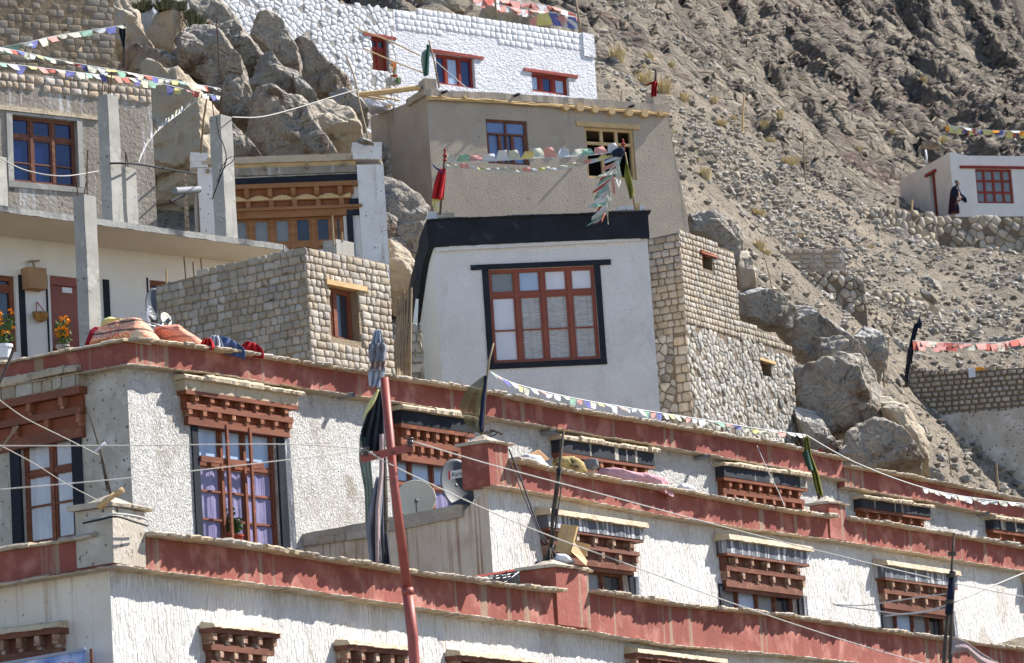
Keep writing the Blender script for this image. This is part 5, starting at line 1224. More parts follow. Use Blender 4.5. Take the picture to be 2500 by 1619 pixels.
# ------------------------------------------------------------------ boulders
BO = [
 ('boulder2', [(272, -12), (302, 4), (338, 44), (352, 90), (386, 140), (368, 156), (340, 132), (290, 128), (270, 60)], 86, 1.2, 'tall tan slab leaning beside the top left mud brick house'),
 ('boulder2', [(372, 62), (388, 40), (408, 28), (441, 48), (467, 85), (456, 112), (436, 134), (390, 140), (366, 118)], 88, .9, 'squarish tan block with dark water stains, among the upper left boulders'),
 ('boulder', [(468, 66), (506, 68), (540, 109), (588, 162), (594, 206), (614, 262), (606, 332), (568, 300), (538, 262), (500, 206), (433, 180), (445, 130)], 84, 1.3, 'big grey-brown rock with a lit shoulder behind the tallest rod'),
 ('boulder', [(480, 8), (520, -10), (555, 35), (603, 92), (634, 147), (628, 192), (588, 192), (559, 147), (512, 90), (480, 52)], 90, 1.3, 'long brown boulder sloping down from the top edge'),
 ('boulder', [(395, 30), (410, 0), (436, -8), (450, 20), (446, 48), (420, 46)], 92, .7, 'small brown rock above the stained block'),
 ('boulder2', [(360, 196), (400, 186), (440, 195), (484, 240), (514, 285), (530, 400), (480, 500), (385, 540), (372, 420), (366, 300)], 79, 1.5, 'huge smooth tan boulder face behind the arc of little flags'),
 ('boulder', [(285, 125), (330, 120), (400, 140), (446, 172), (480, 205), (500, 240), (470, 250), (400, 205), (340, 190), (290, 170)], 84, 1.2, 'sloping tan ledge under the stained block'),
 ('boulder3', [(385, 142), (412, 138), (444, 150), (440, 172), (415, 178), (392, 165)], 83.5, .6, 'smooth grey rock wedged below the stained block'),
 ('boulder', [(560, 300), (592, 330), (640, 388), (620, 410), (555, 410), (552, 340)], 79, .8, 'light triangular rock right of the pale concrete column'),
 ('boulder', [(642, 52), (671, 40), (693, 64), (708, 97), (726, 126), (728, 176), (715, 190), (688, 168), (655, 124), (624, 98)], 92, 1.0, 'brown cleft boulder below the whitewashed rubble wall'),
 ('boulder', [(600, 100), (626, 120), (641, 150), (632, 200), (616, 250), (600, 270), (586, 200), (590, 150)], 91, .9, 'narrow brown rock between the sloping boulders'),
 ('boulder', [(638, 132), (665, 136), (688, 168), (720, 186), (731, 235), (715, 262), (690, 244), (655, 222), (616, 210), (624, 160)], 89, 1.0, 'rounded brown boulder in the middle of the left rock field'),
 ('boulder', [(727, 124), (752, 100), (788, 150), (826, 180), (852, 204), (850, 232), (806, 228), (768, 240), (741, 198), (722, 176)], 93, 1.1, 'dark-hollowed boulder at the foot of the white rubble wall'),
 ('boulder3', [(716, 180), (728, 186), (760, 222), (780, 246), (756, 260), (729, 238)], 88, .5, 'thin pale slab leaning between two boulders'),
 ('boulder', [(624, 262), (645, 238), (680, 230), (714, 236), (744, 262), (768, 312), (816, 376), (780, 400), (636, 400), (622, 320)], 82, 1.4, 'large rough brown boulder right above the carved window house'),
 ('boulder2', [(742, 282), (776, 262), (812, 253), (853, 277), (874, 308), (876, 338), (866, 371), (830, 388), (780, 380), (764, 326)], 83, 1.1, 'smooth brown slab face behind the roof block of the carved window house'),
 ('boulder3', [(804, 226), (844, 226), (880, 248), (897, 276), (890, 310), (873, 316), (850, 283), (826, 258)], 86, .7, 'pale grey leaning slab beside the timber pile'),
 ('boulder', [(934, 444), (968, 450), (1024, 483), (1046, 515), (1043, 550), (1028, 644), (1016, 725), (985, 760), (945, 730), (932, 600)], 77, 1.4, 'dark rough boulder between the carved window house and the white house'),
 ('boulder2', [(945, 590), (990, 600), (1020, 660), (1010, 730), (960, 760), (935, 700)], 75, .9, 'lower sloping tan rock left of the white house'),
 ('boulder', [(1685, 524), (1729, 516), (1774, 538), (1814, 578), (1816, 610), (1804, 700), (1770, 640), (1730, 590), (1692, 575)], 80, 1.1, 'dark brown boulder behind the stone tower house'),
 ('boulder2', [(1806, 615), (1826, 610), (1840, 650), (1846, 710), (1812, 715), (1800, 660)], 79, .6, 'upright tan splinter of rock right of the tower'),
 ('boulder3', [(1800, 722), (1844, 706), (1902, 727), (1950, 762), (1928, 800), (1870, 800), (1800, 775)], 79, 1.0, 'flat-topped grey boulder above the brick annex'),
 ('boulder3', [(1880, 770), (1925, 742), (1968, 752), (2008, 786), (2052, 818), (2096, 850), (2100, 890), (2060, 900), (1990, 890), (1930, 850)], 80, 1.2, 'broad pale boulder with shaded hollows, upper middle of the right rock group'),
 ('boulder', [(2003, 829), (2053, 824), (2105, 866), (2140, 905), (2130, 930), (2060, 915), (2006, 880)], 78.6, .8, 'brown boulder crowning the right rock group'),
 ('boulder', [(1938, 900), (2003, 880), (2096, 876), (2155, 938), (2158, 975), (2150, 1030), (2112, 1040), (2047, 1060), (2006, 1075), (1985, 1060), (1944, 990)], 77, 1.4, 'massive wrinkled boulder right of the field-stone wall'),
 ('boulder', [(2050, 1100), (2070, 1060), (2094, 1033), (2132, 1019), (2181, 1042), (2220, 1080), (2246, 1129), (2240, 1180), (2100, 1180), (2040, 1150)], 75, 1.3, 'rounded low boulder directly above the red parapet'),
 ('boulder2', [(2145, 930), (2178, 962), (2214, 1004), (2243, 1050), (2264, 1094), (2268, 1160), (2241, 1175), (2212, 1090), (2165, 1035), (2150, 1000)], 76.5, .9, 'long curved brown rock edging the right rock group'),
 ('boulder3', [(1940, 1000), (1990, 1010), (2030, 1075), (2056, 1120), (2030, 1150), (1960, 1090)], 76, .9, 'pale slope rock at the foot of the annex wall'),
 ('boulder3', [(2230, 850), (2290, 828), (2360, 842), (2390, 880), (2370, 920), (2250, 920)], 104, 1.2, 'pale streaked slab behind the ruined mud brick wall'),
 ('boulder3', [(2370, 860), (2430, 826), (2520, 850), (2560, 900), (2500, 930), (2400, 910)], 106, 1.4, 'long pale slanted slab at the right edge behind the ruined wall'),
 ('boulder3', [(2068, 840), (2110, 800), (2150, 812), (2170, 860), (2150, 930), (2110, 900)], 88, 1.0, 'light grey broken rock left of the tall flag pole on the scree'),
 ('boulder', [(2225, 1170), (2255, 1140), (2290, 1150), (2320, 1185), (2300, 1210), (2240, 1205)], 80, .6, 'brown block lying on the roof edge below the ruined wall'),
 ('boulder2', [(1020, 0), (1080, -14), (1108, 5), (1132, 36), (1100, 50), (1040, 30)], 116, 1.2, 'smooth brown boulder top rising behind the white parapet'),
 ('boulder2', [(1180, 20), (1260, 10), (1330, 40), (1350, 80), (1260, 95), (1180, 70)], 114, 1.2, 'brown rocks under the prayer flags behind the white house'),
 ('boulder3', [(2428, 690), (2300, 690), (2240, 680), (2230, 690), (2250, 720), (2300, 730)][1:] , 116, .8, 'flat tan rock in the middle of the scree'),
 ('boulder3', [(1860, 424), (1875, 420), (1905, 440), (1900, 452), (1870, 446)], 126, .5, 'bright white rock high on the scree'),
 ('boulder3', [(2245, 708), (2262, 712), (2288, 738), (2280, 742), (2255, 726)], 109, .4, 'elongated white stone below the flat tan rock'),
]
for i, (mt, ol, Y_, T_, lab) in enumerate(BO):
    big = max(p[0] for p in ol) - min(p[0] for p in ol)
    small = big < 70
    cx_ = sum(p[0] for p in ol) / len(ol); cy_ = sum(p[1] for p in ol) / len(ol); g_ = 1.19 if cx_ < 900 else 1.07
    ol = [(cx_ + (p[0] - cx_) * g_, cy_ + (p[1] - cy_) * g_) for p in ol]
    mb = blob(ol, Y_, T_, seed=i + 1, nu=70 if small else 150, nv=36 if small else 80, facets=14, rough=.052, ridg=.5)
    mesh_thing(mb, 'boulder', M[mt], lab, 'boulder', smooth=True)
# medium rocks strewn on the scree, each its own boulder
random.seed(21)
k = 0
sp = [(2165, 545, 20), (2195, 575, 24), (2222, 580, 14), (2238, 592, 12), (2140, 548, 14), (1555, 175, 9), (1640, 160, 10), (1925, 560, 8), (2020, 595, 7), (2310, 905, 9), (1780, 640, 10), (1905, 480, 9), (1760, 330, 12), (1800, 335, 14), (1700, 350, 12), (1680, 300, 12), (1580, 150, 12), (1500, 150, 14), (1520, 100, 14), (1470, 170, 10), (1540, 240, 8), (2280, 590, 10), (2330, 1140, 14), (2300, 1120, 12), (2360, 1170, 16), (2290, 1165, 14), (2400, 1190, 10), (2460, 1215, 9), (2340, 1195, 10)]
where = ['below the stake under the terrace wall']
for (x, y, s) in sp:
    Yh = hit(x, y).y if y < 1000 else 86.0
    ol = [(x + math.cos(a) * s * R(.8, 1.25), y - math.sin(a) * s * .68 * R(.75, 1.2)) for a in [i * 2 * math.pi / 9 for i in range(9)]]
    mb = blob(ol, Yh - .15, s * Yh / FPX * .8, seed=100 + k, nu=28, nv=14, facets=5, rough=.05)
    o = mesh_thing(mb, 'rock', M[random.choice(['boulder', 'boulder3', 'boulder3'])], 'grey weathered rock lying loose on the hillside', 'rock', 'loose rocks on the hillside', smooth=True); k += 1
# ------------------------------------------------------------------ tufts and shrubs
def tuft(px, py, w, h, label, m='drygrass', nb=150, Yh=None, name='dry_shrub', group='dry tufts on the scree'):
    p = hit(px, py) if Yh is None else at(px, py, Yh)
    s = p.y / FPX; mb = MB()
    for i in range(nb):
        a = R(0, 6.28); rr = R(0, .35) * w * s; b = p + Vector((math.cos(a) * rr, math.sin(a) * rr, -.05))
        ht = h * s * R(.5, 1.1); lean = Vector((math.cos(a), math.sin(a), 0)) * w * s * R(.1, .45)
        tip = b + lean + Vector((0, 0, ht)); mid = b.lerp(tip, .5) + Vector((rj(.02), 0, ht * .12))
        wd = .012 + .004 * w * s; pr = Vector((math.sin(a), -math.cos(a), .3)) * wd
        mb.add([b - pr, b + pr, mid + pr, mid - pr, tip], [(0, 1, 2, 3), (3, 2, 4)])
        if i % 2:
            t2 = mid + Vector((rj(.2) * w * s, rj(.1), ht * R(.1, .4))); mb.add([mid - pr, mid + pr, t2], [(0, 1, 2)])
    return mesh_thing(mb, name, M[m], label, 'shrub', group)
TU = [(1510, 138, 34, 44), (1505, 150, 20, 25), (1585, 140, 24, 20), (1572, 196, 52, 34), (1623, 216, 42, 40), (1638, 160, 18, 16), (1665, 240, 34, 20), (1740, 245, 26, 16), (1722, 425, 26, 26), (1700, 395, 18, 20), (1925, 395, 50, 18), (1850, 600, 34, 20), (1850, 520, 30, 18), (1955, 580, 26, 16), (2120, 605, 22, 14), (1570, 165, 14, 12),
      (1640, 330, 20, 16), (1760, 300, 30, 14), (1905, 280, 18, 20), (1868, 308, 20, 22), (2096, 365, 16, 14), (1956, 198, 14, 12), (2256, 195, 18, 14), (2305, 345, 22, 20), (1790, 290, 16, 14), (2180, 320, 14, 12), (1870, 615, 20, 12), (1880, 345, 26, 16)]
for i, (x, y, w, h) in enumerate(TU):
    tuft(x, y + h * .45, w * 1.25, h * 1.3, 'dry yellow tuft growing among the stones of the slope')
for x, y, w, h in ((345, 10, 60, 26), (400, 6, 60, 30), (445, 8, 30, 24), (478, 48, 60, 42), (462, 30, 40, 24)):
    tuft(x, y + h * .5, w, h, 'dusty green thorn bush between the upper left boulders', 'scrub', 260, 87.5, 'thorn_bush', 'green bushes among the boulders')
# ================================================================== things on and around the houses
random.seed(33)
def pole(name, label, cat, pts, r0, r1, m, group=None, n=8):
    """pts: (px,py,Y)"""
    P = [at(*p) for p in pts]; base = P[0]
    rt = root(name, label, cat, base, None, group)
    mb = MB(); mb.tube(P, r0, n, r1); mb.build('pole', M[m] if isinstance(m, str) else m, rt, True)
    return rt
def cloth(rt, name, Lp, Rp, Y, m, nf=3, amp=.06, rows=14, cols=16, jag=0.0, Y2=None, curl=0.0):
    """hanging cloth between two photo-traced edges, rippled in depth"""
    def res(pl, t):
        k = t * (len(pl) - 1); i = min(int(k), len(pl) - 2); f = k - i
        return (pl[i][0] + (pl[i + 1][0] - pl[i][0]) * f, pl[i][1] + (pl[i + 1][1] - pl[i][1]) * f)
    vs = []; fs = []; ph = R(0, 6)
    for i in range(rows + 1):
        t = i / rows; a = res(Lp, t); b = res(Rp, t)
        for k in range(cols + 1):
            s = k / cols
            x = a[0] + (b[0] - a[0]) * s; y = a[1] + (b[1] - a[1]) * s
            YY = (Y if Y2 is None else Y + (Y2 - Y) * s) + amp * math.sin(s * nf * 6.28 + ph + t * 1.3) * (.35 + .65 * t) + .3 * amp * math.sin(t * 9 + s * 4)
            p = at(x, y, YY)
            if jag and i == rows: p.z += R(-1, .3) * jag
            vs.append(p)
    for i in range(rows):
        for k in range(cols):
            q = i * (cols + 1) + k; fs.append((q, q + 1, q + cols + 2, q + cols + 1))
    mb = MB(); mb.add(vs, fs)
    if rt is None:
        o = mb.build(name, M[m] if isinstance(m, str) else m, None, True)
        xs = [v[0] for v in mb.v]; ys = [v[1] for v in mb.v]; zs = [v[2] for v in mb.v]
        rebase(o, ((min(xs) + max(xs)) / 2, sum(ys) / len(ys), min(zs)))
    else: o = mb.build(name, M[m] if isinstance(m, str) else m, rt, True)
    s = o.modifiers.new('thickness', 'SOLIDIFY'); s.thickness = .008
    return o
def catenary(pts, sag=0.0, n=40):
    P = [at(*p) for p in pts]; out = []
    L_ = [0]
    for a, b in zip(P, P[1:]): L_.append(L_[-1] + (b - a).length)
    T = L_[-1]
    # smooth (Catmull-Rom) through the points
    for i in range(n + 1):
        d = T * i / n; k = 0
        while k < len(P) - 2 and d > L_[k + 1]: k += 1
        f = (d - L_[k]) / max(1e-6, L_[k + 1] - L_[k])
        p0 = P[max(0, k - 1)]; p1 = P[k]; p2 = P[k + 1]; p3 = P[min(len(P) - 1, k + 2)]
        q = .5 * ((2 * p1) + (p2 - p0) * f + (2 * p0 - 5 * p1 + 4 * p2 - p3) * f * f + (3 * p1 - p0 - 3 * p2 + p3) * f ** 3)
        q.z -= sag * 4 * (i / n) * (1 - i / n); out.append(q)
    return out
def wire(label, pts, r=.012, m='wire', sag=0.0, name='cable', cat='cable'):
    mb = MB(); mb.tube(catenary(pts, sag), r, 5)
    return mesh_thing(mb, name, M[m], label, cat, smooth=True)
def flags(label, pts, n, w, h, seq='bwrgy', sag=0.0, up=False, wind=.5, start=0.0, end=1.0, r=.008, dens=1.0, name='prayer_flag_line', jit=.5):
    c = catenary(pts, sag, 80)
    rt = root(name, label, 'prayer flags', c[0])
    mb = MB(); mb.tube(c, r, 4); mb.build('cord', FLAG['w'], rt)
    for i in range(n):
        if random.random() > dens: continue
        t = start + (end - start) * (i + .1) / n; k = t * 80; a = int(min(k, 79)); p = c[a].lerp(c[a + 1], k - a)
        t2 = min(.999, t + w / (sum((c[j + 1] - c[j]).length for j in range(80)))); k2 = t2 * 80; b = int(min(k2, 79)); q = c[b].lerp(c[b + 1], k2 - b)
        d = q - p; hh = h * R(.6, 1.15)
        dn = Vector((rj(wind) * .6 + wind * .5, rj(.5), (1 if up else -1) * R(.25, 1.0))).normalized() if random.random() < jit else Vector((rj(.2), rj(.2), 1 if up else -1)).normalized()
        vs = []; fs = []; ph = R(0, 6)
        for r_ in range(5):
            for s_ in range(5):
                u, v = s_ / 4, r_ / 4
                x = p + d * (u * (1 - .35 * v * R(.8, 1.2)) + .1 * v) + dn * hh * v + Vector((0, 1, .3)) * (.05 * math.sin(v * 5 + u * 4 + ph) * v)
                vs.append(x)
        for r_ in range(4):
            for s_ in range(4):
                g = r_ * 5 + s_; fs.append((g, g + 1, g + 6, g + 5))
        m_ = MB(); m_.add(vs, fs); m_.build('flag', FLAG[seq[i % len(seq)]], rt, True)
    return rt
# ---- utility pole ------------------------------------------------
up = pole('utility_pole', 'leaning red-painted steel utility pole with a short crossarm and two insulators', 'utility pole', [(1036, 1990, 30), (1016, 1700, 30), (1008, 1560, 30), (994, 1440, 30)], .049, .047, 'steelred', n=14)
mb = MB(); mb.tube([at(995, 1446, 30), at(962, 1180, 30), at(938, 922, 30)], .041, 14, .036); mb.build('upper_pole', M['steelred'], up, True)
mb = MB(); mb.tube([at(996, 1452, 30), at(994, 1436, 30)], .053, 14); mb.build('collar', M['steelred'], up, True)
a, b = at(881, 1121, 29.93), at(1008, 1091, 29.93)
mb = MB(); mb.bar(a, b, .068, .02); ca = mb.build('crossarm', M['steelred'], up)
for (x, y) in ((923, 1114), (959, 1105)):
    mb = MB(); p = at(x, y, 29.9); mb.tube([p, p + Vector((0, -.03, 0))], .012, 8); mb.build('bolt', M['rust'], up)
for (x, y) in ((893, 1100), (1002, 1077)):
    base = at(x, y + 14, 29.93); i_ = MB()
    for k, (z0, z1, r_) in enumerate(((0, .012, .03), (.012, .03, .024), (.03, .045, .036), (.045, .065, .026), (.065, .08, .034))):
        i_.tube([base + Vector((0, 0, z0)), base + Vector((0, 0, z1))], r_, 14, r_ * .92)
    i_.build('insulator', M['insul'], up, True)
# ---- tall cloth-wrapped prayer mast ------------------------------
YM = F1.px(943, 1395, -.7).y - 44
pm = pole('prayer_mast', 'tall wooden mast wrapped in tattered dark cloth and green gauze, behind the red utility pole', 'prayer mast', [(943, 1400, 44 + YM), (940, 1300, 44 + YM), (937, 1150, 44 + YM), (928, 1000, 44 + YM), (922, 830, 44 + YM)], .055, .03, 'poledark')
cloth(pm, 'topmost_cloth', [(916, 805), (905, 840), (898, 875)], [(930, 805), (938, 840), (942, 868)], 43.9 + YM, 'cloth_lt', 3, .06)
cloth(pm, 'frill', [(900, 868), (905, 890), (900, 905)], [(942, 868), (940, 890), (941, 905)], 43.85 + YM, 'cloth_mauve', 3, .05, jag=.03)
cloth(pm, 'frill', [(900, 840), (899, 860), (903, 882)], [(938, 838), (943, 855), (940, 882)], 43.82 + YM, 'cloth_grey', 3, .05, jag=.03)
cloth(pm, 'frill', [(903, 900), (900, 920), (902, 940)], [(941, 902), (938, 925), (930, 945)], 43.85 + YM, 'cloth_lt', 3, .06, jag=.03)
cloth(pm, 'yellow_edge_cloth', [(922, 950), (900, 985), (884, 1025)], [(925, 952), (912, 990), (888, 1020)], 43.8 + YM, FLAG['y'], 1, .03)
cloth(pm, 'black_cloth', [(922, 955), (896, 1010), (880, 1055), (884, 1085)], [(930, 955), (936, 1010), (938, 1060), (930, 1110)], 43.9 + YM, 'cloth_dk', 3, .09, jag=.06)
cloth(pm, 'green_gauze', [(878, 1060), (876, 1120), (890, 1200), (892, 1270)], [(893, 1070), (905, 1120), (912, 1200), (914, 1290)], 43.95 + YM, 'cloth_gr', 3, .07, jag=.05)
cloth(pm, 'grey_wrap', [(920, 1165), (903, 1230), (894, 1290), (906, 1388)], [(936, 1165), (936, 1230), (937, 1290), (940, 1390)], 43.85 + YM, 'cloth_grey', 2, .07, rows=20)
cloth(pm, 'maroon_strip', [(926, 1060), (926, 1160), (916, 1240), (918, 1385)], [(936, 1060), (935, 1160), (927, 1240), (928, 1388)], 43.75 + YM, 'cloth_mauve', 1, .04, rows=16)
cloth(pm, 'black_rag', [(938, 1300), (940, 1345), (938, 1392)], [(944, 1300), (950, 1345), (958, 1392)], 43.8 + YM, 'cloth_dk', 2, .05, jag=.04)
mb = MB()
for k in range(5):
    y = 1120 + k * 52; p = at(939 - k * .3, y, 44 + YM); mb.tube([p + Vector((math.cos(a_) * .065, math.sin(a_) * .065, a_ * .006)) for a_ in [j * .7 for j in range(12)]], .006, 4)
mb.build('cord_binding', M['poledark'], pm)
# ---- flag pole on the middle house -------------------------------
fp = pole('flag_pole', 'bare wooden flag pole with a sheer olive flag on the red parapet post', 'flag pole', [(1179, 1060, 52), (1184, 960, 52), (1194, 880, 52), (1205, 838, 52)], .022, .014, 'polewood')
cloth(fp, 'flag', [(1180, 918), (1140, 950), (1122, 990), (1135, 1030), (1160, 1052)], [(1190, 915), (1188, 960), (1184, 1000), (1180, 1040), (1176, 1058)], 51.9, 'cloth_net', 2, .08, rows=18)
cloth(fp, 'navy_border', [(1182, 918), (1176, 960), (1172, 1000), (1168, 1055)], [(1190, 916), (1186, 960), (1184, 1000), (1180, 1056)], 51.85, 'cloth_navy', 1, .03)
mb = MB()
for k in range(8): a = R(0, 6); p = at(1180, 1060, 52); mb.tube([p + Vector((rj(.1), rj(.1), -.05)), p + Vector((math.cos(a) * .15, math.sin(a) * .1, .06)), p + Vector((math.cos(a) * .3, math.sin(a) * .2, -.02))], .008, 4)
mb.build('twig_binding', M['poledark'], fp)
# ---- bundled mast by the wooden crates ---------------------------
YQ = F1.px(1345, 1390, -.1).y
p2 = pole('bundled_mast', 'dark bundled stick mast tied by the crates on the red parapet post', 'mast', [(1343, 1372, YQ), (1350, 1250, YQ), (1364, 1150, YQ), (1376, 1052, YQ)], .03, .018, 'poledark')
for (a, b) in (((1338, 1350), (1366, 1180)), ((1349, 1330), (1374, 1170)), ((1352, 1260), (1371, 1140))):
    mb = MB(); mb.tube([at(*a, YQ - .05), at(*b, YQ - .05)], .014, 6, .01); mb.build('stick', M['poledark'], p2, True)
for y in (1152, 1252, 1340):
    mb = MB(); t_ = (1372 - y) / 320; x = 1343 + 33 * t_; p = at(x, y, YQ - .02); mb.tube([p + Vector((0, 0, -.05)), p + Vector((0, 0, .05))], .042, 8); mb.build('rope_lashing', M['wiredark'], p2, True)
mb = MB()
for k in range(26):
    a = R(0, 6.28); p = at(1345, 1372, YQ - .05); rr = R(.08, .32); mb.tube([p + Vector((math.cos(a) * rr, math.sin(a) * rr * .6, -.07)), p + Vector((math.cos(a) * rr * .4, math.sin(a) * rr * .3, .05)), p + Vector((0, 0, .22))], .011, 4)
mb.build('brushwood', M['poledark'], p2)
# ---- right foreground mast ---------------------------------------
p3 = pole('bundled_mast', 'dark weathered mast at the lower right carrying a torn grey pennant', 'mast', [(2270, 2500, 37), (2300, 1700, 37), (2308, 1560, 37), (2320, 1440, 37), (2330, 1301, 37)], .032, .012, 'poledark')
mb = MB(); mb.tube([at(2298, 2200, 36.95), at(2318, 1700, 36.95), at(2322, 1560, 36.95), at(2326, 1395, 36.95)], .026, 7, .022); mb.build('stick', M['poledark'], p3, True)
mb = MB(); mb.tube([at(2317, 1500, 36.95), at(2326, 1395, 36.95)], .045, 8, .035); mb.build('cloth_wrapping', M['cloth_navy'], p3, True)
for y in (1352, 1405, 1470): mb = MB(); p = at(2325 - (y - 1352) * .06, y, 36.9); mb.tube([p + Vector((0, 0, -.02)), p + Vector((0, 0, .02))], .05, 8); mb.build('rope_lashing', M['poledark'], p3)
cloth(p3, 'pennant', [(2325, 1555), (2360, 1568), (2400, 1598), (2450, 1625)], [(2322, 1598), (2360, 1590), (2390, 1620), (2440, 1650)], 36.9, 'cloth_mauve', 1, .05)
# ---- stick with rag over the left post ---------------------------
st_ = pole('stick_antenna', 'thin forked stick with a crosspiece and cut branch, on the lower left post', 'stick', [(270, 1206, 37.6), (245, 1100, 37.6), (218, 1010, 37.6)], .014, .009, 'poledark')
mb = MB(); mb.tube([at(262, 1200, 37.6), at(248, 1120, 37.6)], .01, 6); mb.build('fork', M['poledark'], st_)
mb = MB(); mb.tube([at(230, 1105, 37.55), at(244, 1092, 37.55), at(258, 1081, 37.55)], .014, 7, .016); mb.build('crosspiece', M['cloth_w'], st_, True)
mb = MB(); mb.tube([at(240, 1240, 37.4), at(262, 1220, 37.4), at(284, 1205, 37.4)], .036, 10, .03); mb.tube([at(282, 1207, 37.4), at(302, 1194, 37.4)], .034, 10, .03); mb.build('cut_branch', M['newwood'], st_, True)
mb = MB(); mb.tube([at(-5, 945, 36), at(15, 900, 36), at(34, 850, 36)], .012, 6, .018); mesh_thing(mb, 'stick', M['poledark'], 'bare grey stick rising at the left edge beside the marigolds', 'stick')
mb = MB(); mb.tube([at(-5, 1105, 36), at(20, 1070, 36), at(44, 1040, 36)], .01, 6, .012); mb.tube([at(24, 1068, 36), at(33, 1042, 36)], .006, 5); mesh_thing(mb, 'stick', M['polewood'], 'small forked stick with rag at the left edge before the black-edged window', 'stick')
# ---- poles on the white house roof --------------------------------
q = pole('roof_pole', 'dark roof pole with drooping red prayer cloth, left end of the black roof', 'flag pole', [(1074, 524, 67.8), (1083, 420, 67.8), (1086, 372, 67.8)], .022, .018, 'poledark')
mb = MB()
for z, r_ in ((372, .02), (379, .05), (385, .03), (391, .045), (366, .03)): mb.tube([at(1086, z + 3, 67.8), at(1087, z - 4, 67.8)], r_, 9, r_ * .6)
mb.build('finial', M['redwood'], q, True)
cloth(q, 'red_prayer_cloth', [(1072, 412), (1060, 450), (1055, 485)], [(1088, 412), (1087, 450), (1083, 488)], 67.7, FLAG['p'] if False else 'cloth_r', 2, .07)
cloth(q, 'blue_cloth', [(1052, 398), (1066, 410), (1086, 420)], [(1060, 408), (1074, 420), (1088, 424)], 67.7, FLAG['b'], 1, .04)
cloth(q, 'yellow_hem', [(1055, 482), (1056, 500), (1066, 516)], [(1083, 484), (1062, 500), (1072, 518)], 67.75, FLAG['y'], 1, .03)
q = pole('roof_pole', 'roof pole with navy knot and hanging olive banner, right end of the black roof', 'flag pole', [(1551, 512, 68), (1536, 430, 68), (1526, 372, 68)], .02, .016, 'polewood')
mb = MB()
for z, r_ in ((343, .025), (351, .05), (358, .03), (363, .045)): mb.tube([at(1522, z + 4, 68), at(1520, z - 4, 68)], r_, 9, r_ * .5)
mb.build('finial', M['redwood'], q, True)
mb = blob([(1490, 372), (1505, 362), (1522, 360), (1527, 372), (1518, 385), (1498, 384)], 67.9, .15, 61, 24, 14, 2, .08); mb.build('navy_knot', M['cloth_navy'], q, True)
cloth(q, 'banner', [(1528, 395), (1523, 430), (1533, 465), (1538, 488)], [(1531, 395), (1540, 430), (1547, 465), (1545, 482)], 67.9, 'cloth_ol', 1, .05)
# bricks holding the poles
def block(F, x0, x1, y0, y1, o0, o1, m, name, label, cat, j=.01):
    mb = MB(); a = F.uz(x0, y1, o1); b = F.uz(x1, y0, o1); mb.fbox(F, a[0], b[0], min(a[1], b[1]), max(a[1], b[1]), o0, o1, j)
    return mesh_thing(mb, name, M[m], label, cat)
block(F6, 1047, 1068, 516, 534, -.4, -.05, 'cloth_w', 'stone_block', 'white-painted block beside the left roof pole', 'block')
block(F6, 1068, 1109, 519, 532, -.38, -.04, 'stonecap', 'stone_block', 'tan stone block at the foot of the left roof pole', 'block')
block(F6, 1511, 1549, 501, 513, -.35, -.05, 'chipwhite', 'stone_block', 'whitewashed brick on the right end of the black roof', 'block')
block(F6, 1551, 1562, 496, 513, -.3, -.1, 'newwood', 'wood_block', 'small pine offcut propped by the right roof pole', 'block')
block(F6, 1562, 1575, 500, 512, -.35, -.08, 'chipwhite', 'stone_block', 'last whitewashed brick at the right corner of the black roof', 'block')
# ---- hillside stakes ------------------------------------------------
for (x0, y0, x1, y1, w, lab) in ((1814, 333, 1817, 232, 4, 'thick pine stake on the upper scree right of the tan house'), (1967, 440, 1960, 318, 2.5, 'thin pale stake midway up the scree'), (2224, 572, 2227, 488, 4, 'short pine stake in front of the grey rubble terrace wall'), (1517, 247, 1518, 222, 3, 'tiny stake behind the parapet of the tan house'), (1890, 722, 1857, 595, 2.2, 'leaning bare branch standing before the brick stack'), (2163, 900, 2170, 822, 2.6, 'thin dark stake among the pale rocks'), (2159, 940, 2156, 878, 3, 'short stake by the brown boulder crest'), (2323, 1155, 2313, 1080, 2.5, 'rusty rod against the pinkish plaster wall'), (2438, 1190, 2432, 1130, 4, 'short brown stake before the pinkish plaster wall')):
    Yh = hit(x0, y0).y - .3 if y0 < 800 else (88 if x0 < 2200 else 90)
    mb = MB(); s = Yh / FPX; mb.tube([at(x0, y0 + 6, Yh), at((x0 + x1) / 2 + rj(2), (y0 + y1) / 2, Yh), at(x1, y1, Yh)], w * s * .8, 6, w * s * .55)
    mesh_thing(mb, 'stake', M['newwood' if 'pine' in lab else 'polewood'], lab, 'stake')
# red cloth pole on the tan house corner
q = pole('cloth_pole', 'stubby pole wound in ragged red cloth on the right corner block of the tan house', 'flag pole', [(1597, 235, 86.5), (1600, 200, 86.5), (1602, 170, 86.5)], .04, .03, 'poledark')
cloth(q, 'red_rag', [(1592, 200), (1590, 215), (1589, 232)], [(1606, 200), (1604, 215), (1603, 232)], 86.4, 'cloth_r', 2, .08, jag=.08)
cloth(q, 'red_rag', [(1574, 212), (1588, 206), (1600, 204)], [(1578, 206), (1590, 200), (1600, 198)], 86.4, 'cloth_dr', 1, .05)
q = pole('cloth_pole', 'leaning pole with a dark green cloth on the left corner block of the tan house', 'flag pole', [(1072, 214, 86), (1060, 150, 86), (1047, 98, 86)], .025, .018, 'polewood')
cloth(q, 'green_cloth', [(1042, 108), (1038, 140), (1036, 186)], [(1049, 110), (1048, 140), (1046, 184)], 85.9, mat('dark_green_cloth', (34, 84, 72), (26, 62, 54), 5), 1, .06)
cloth(q, 'gauze', [(1030, 128), (1028, 150), (1034, 186)], [(1040, 120), (1040, 150), (1042, 186)], 86.0, 'cloth_gr', 1, .06)
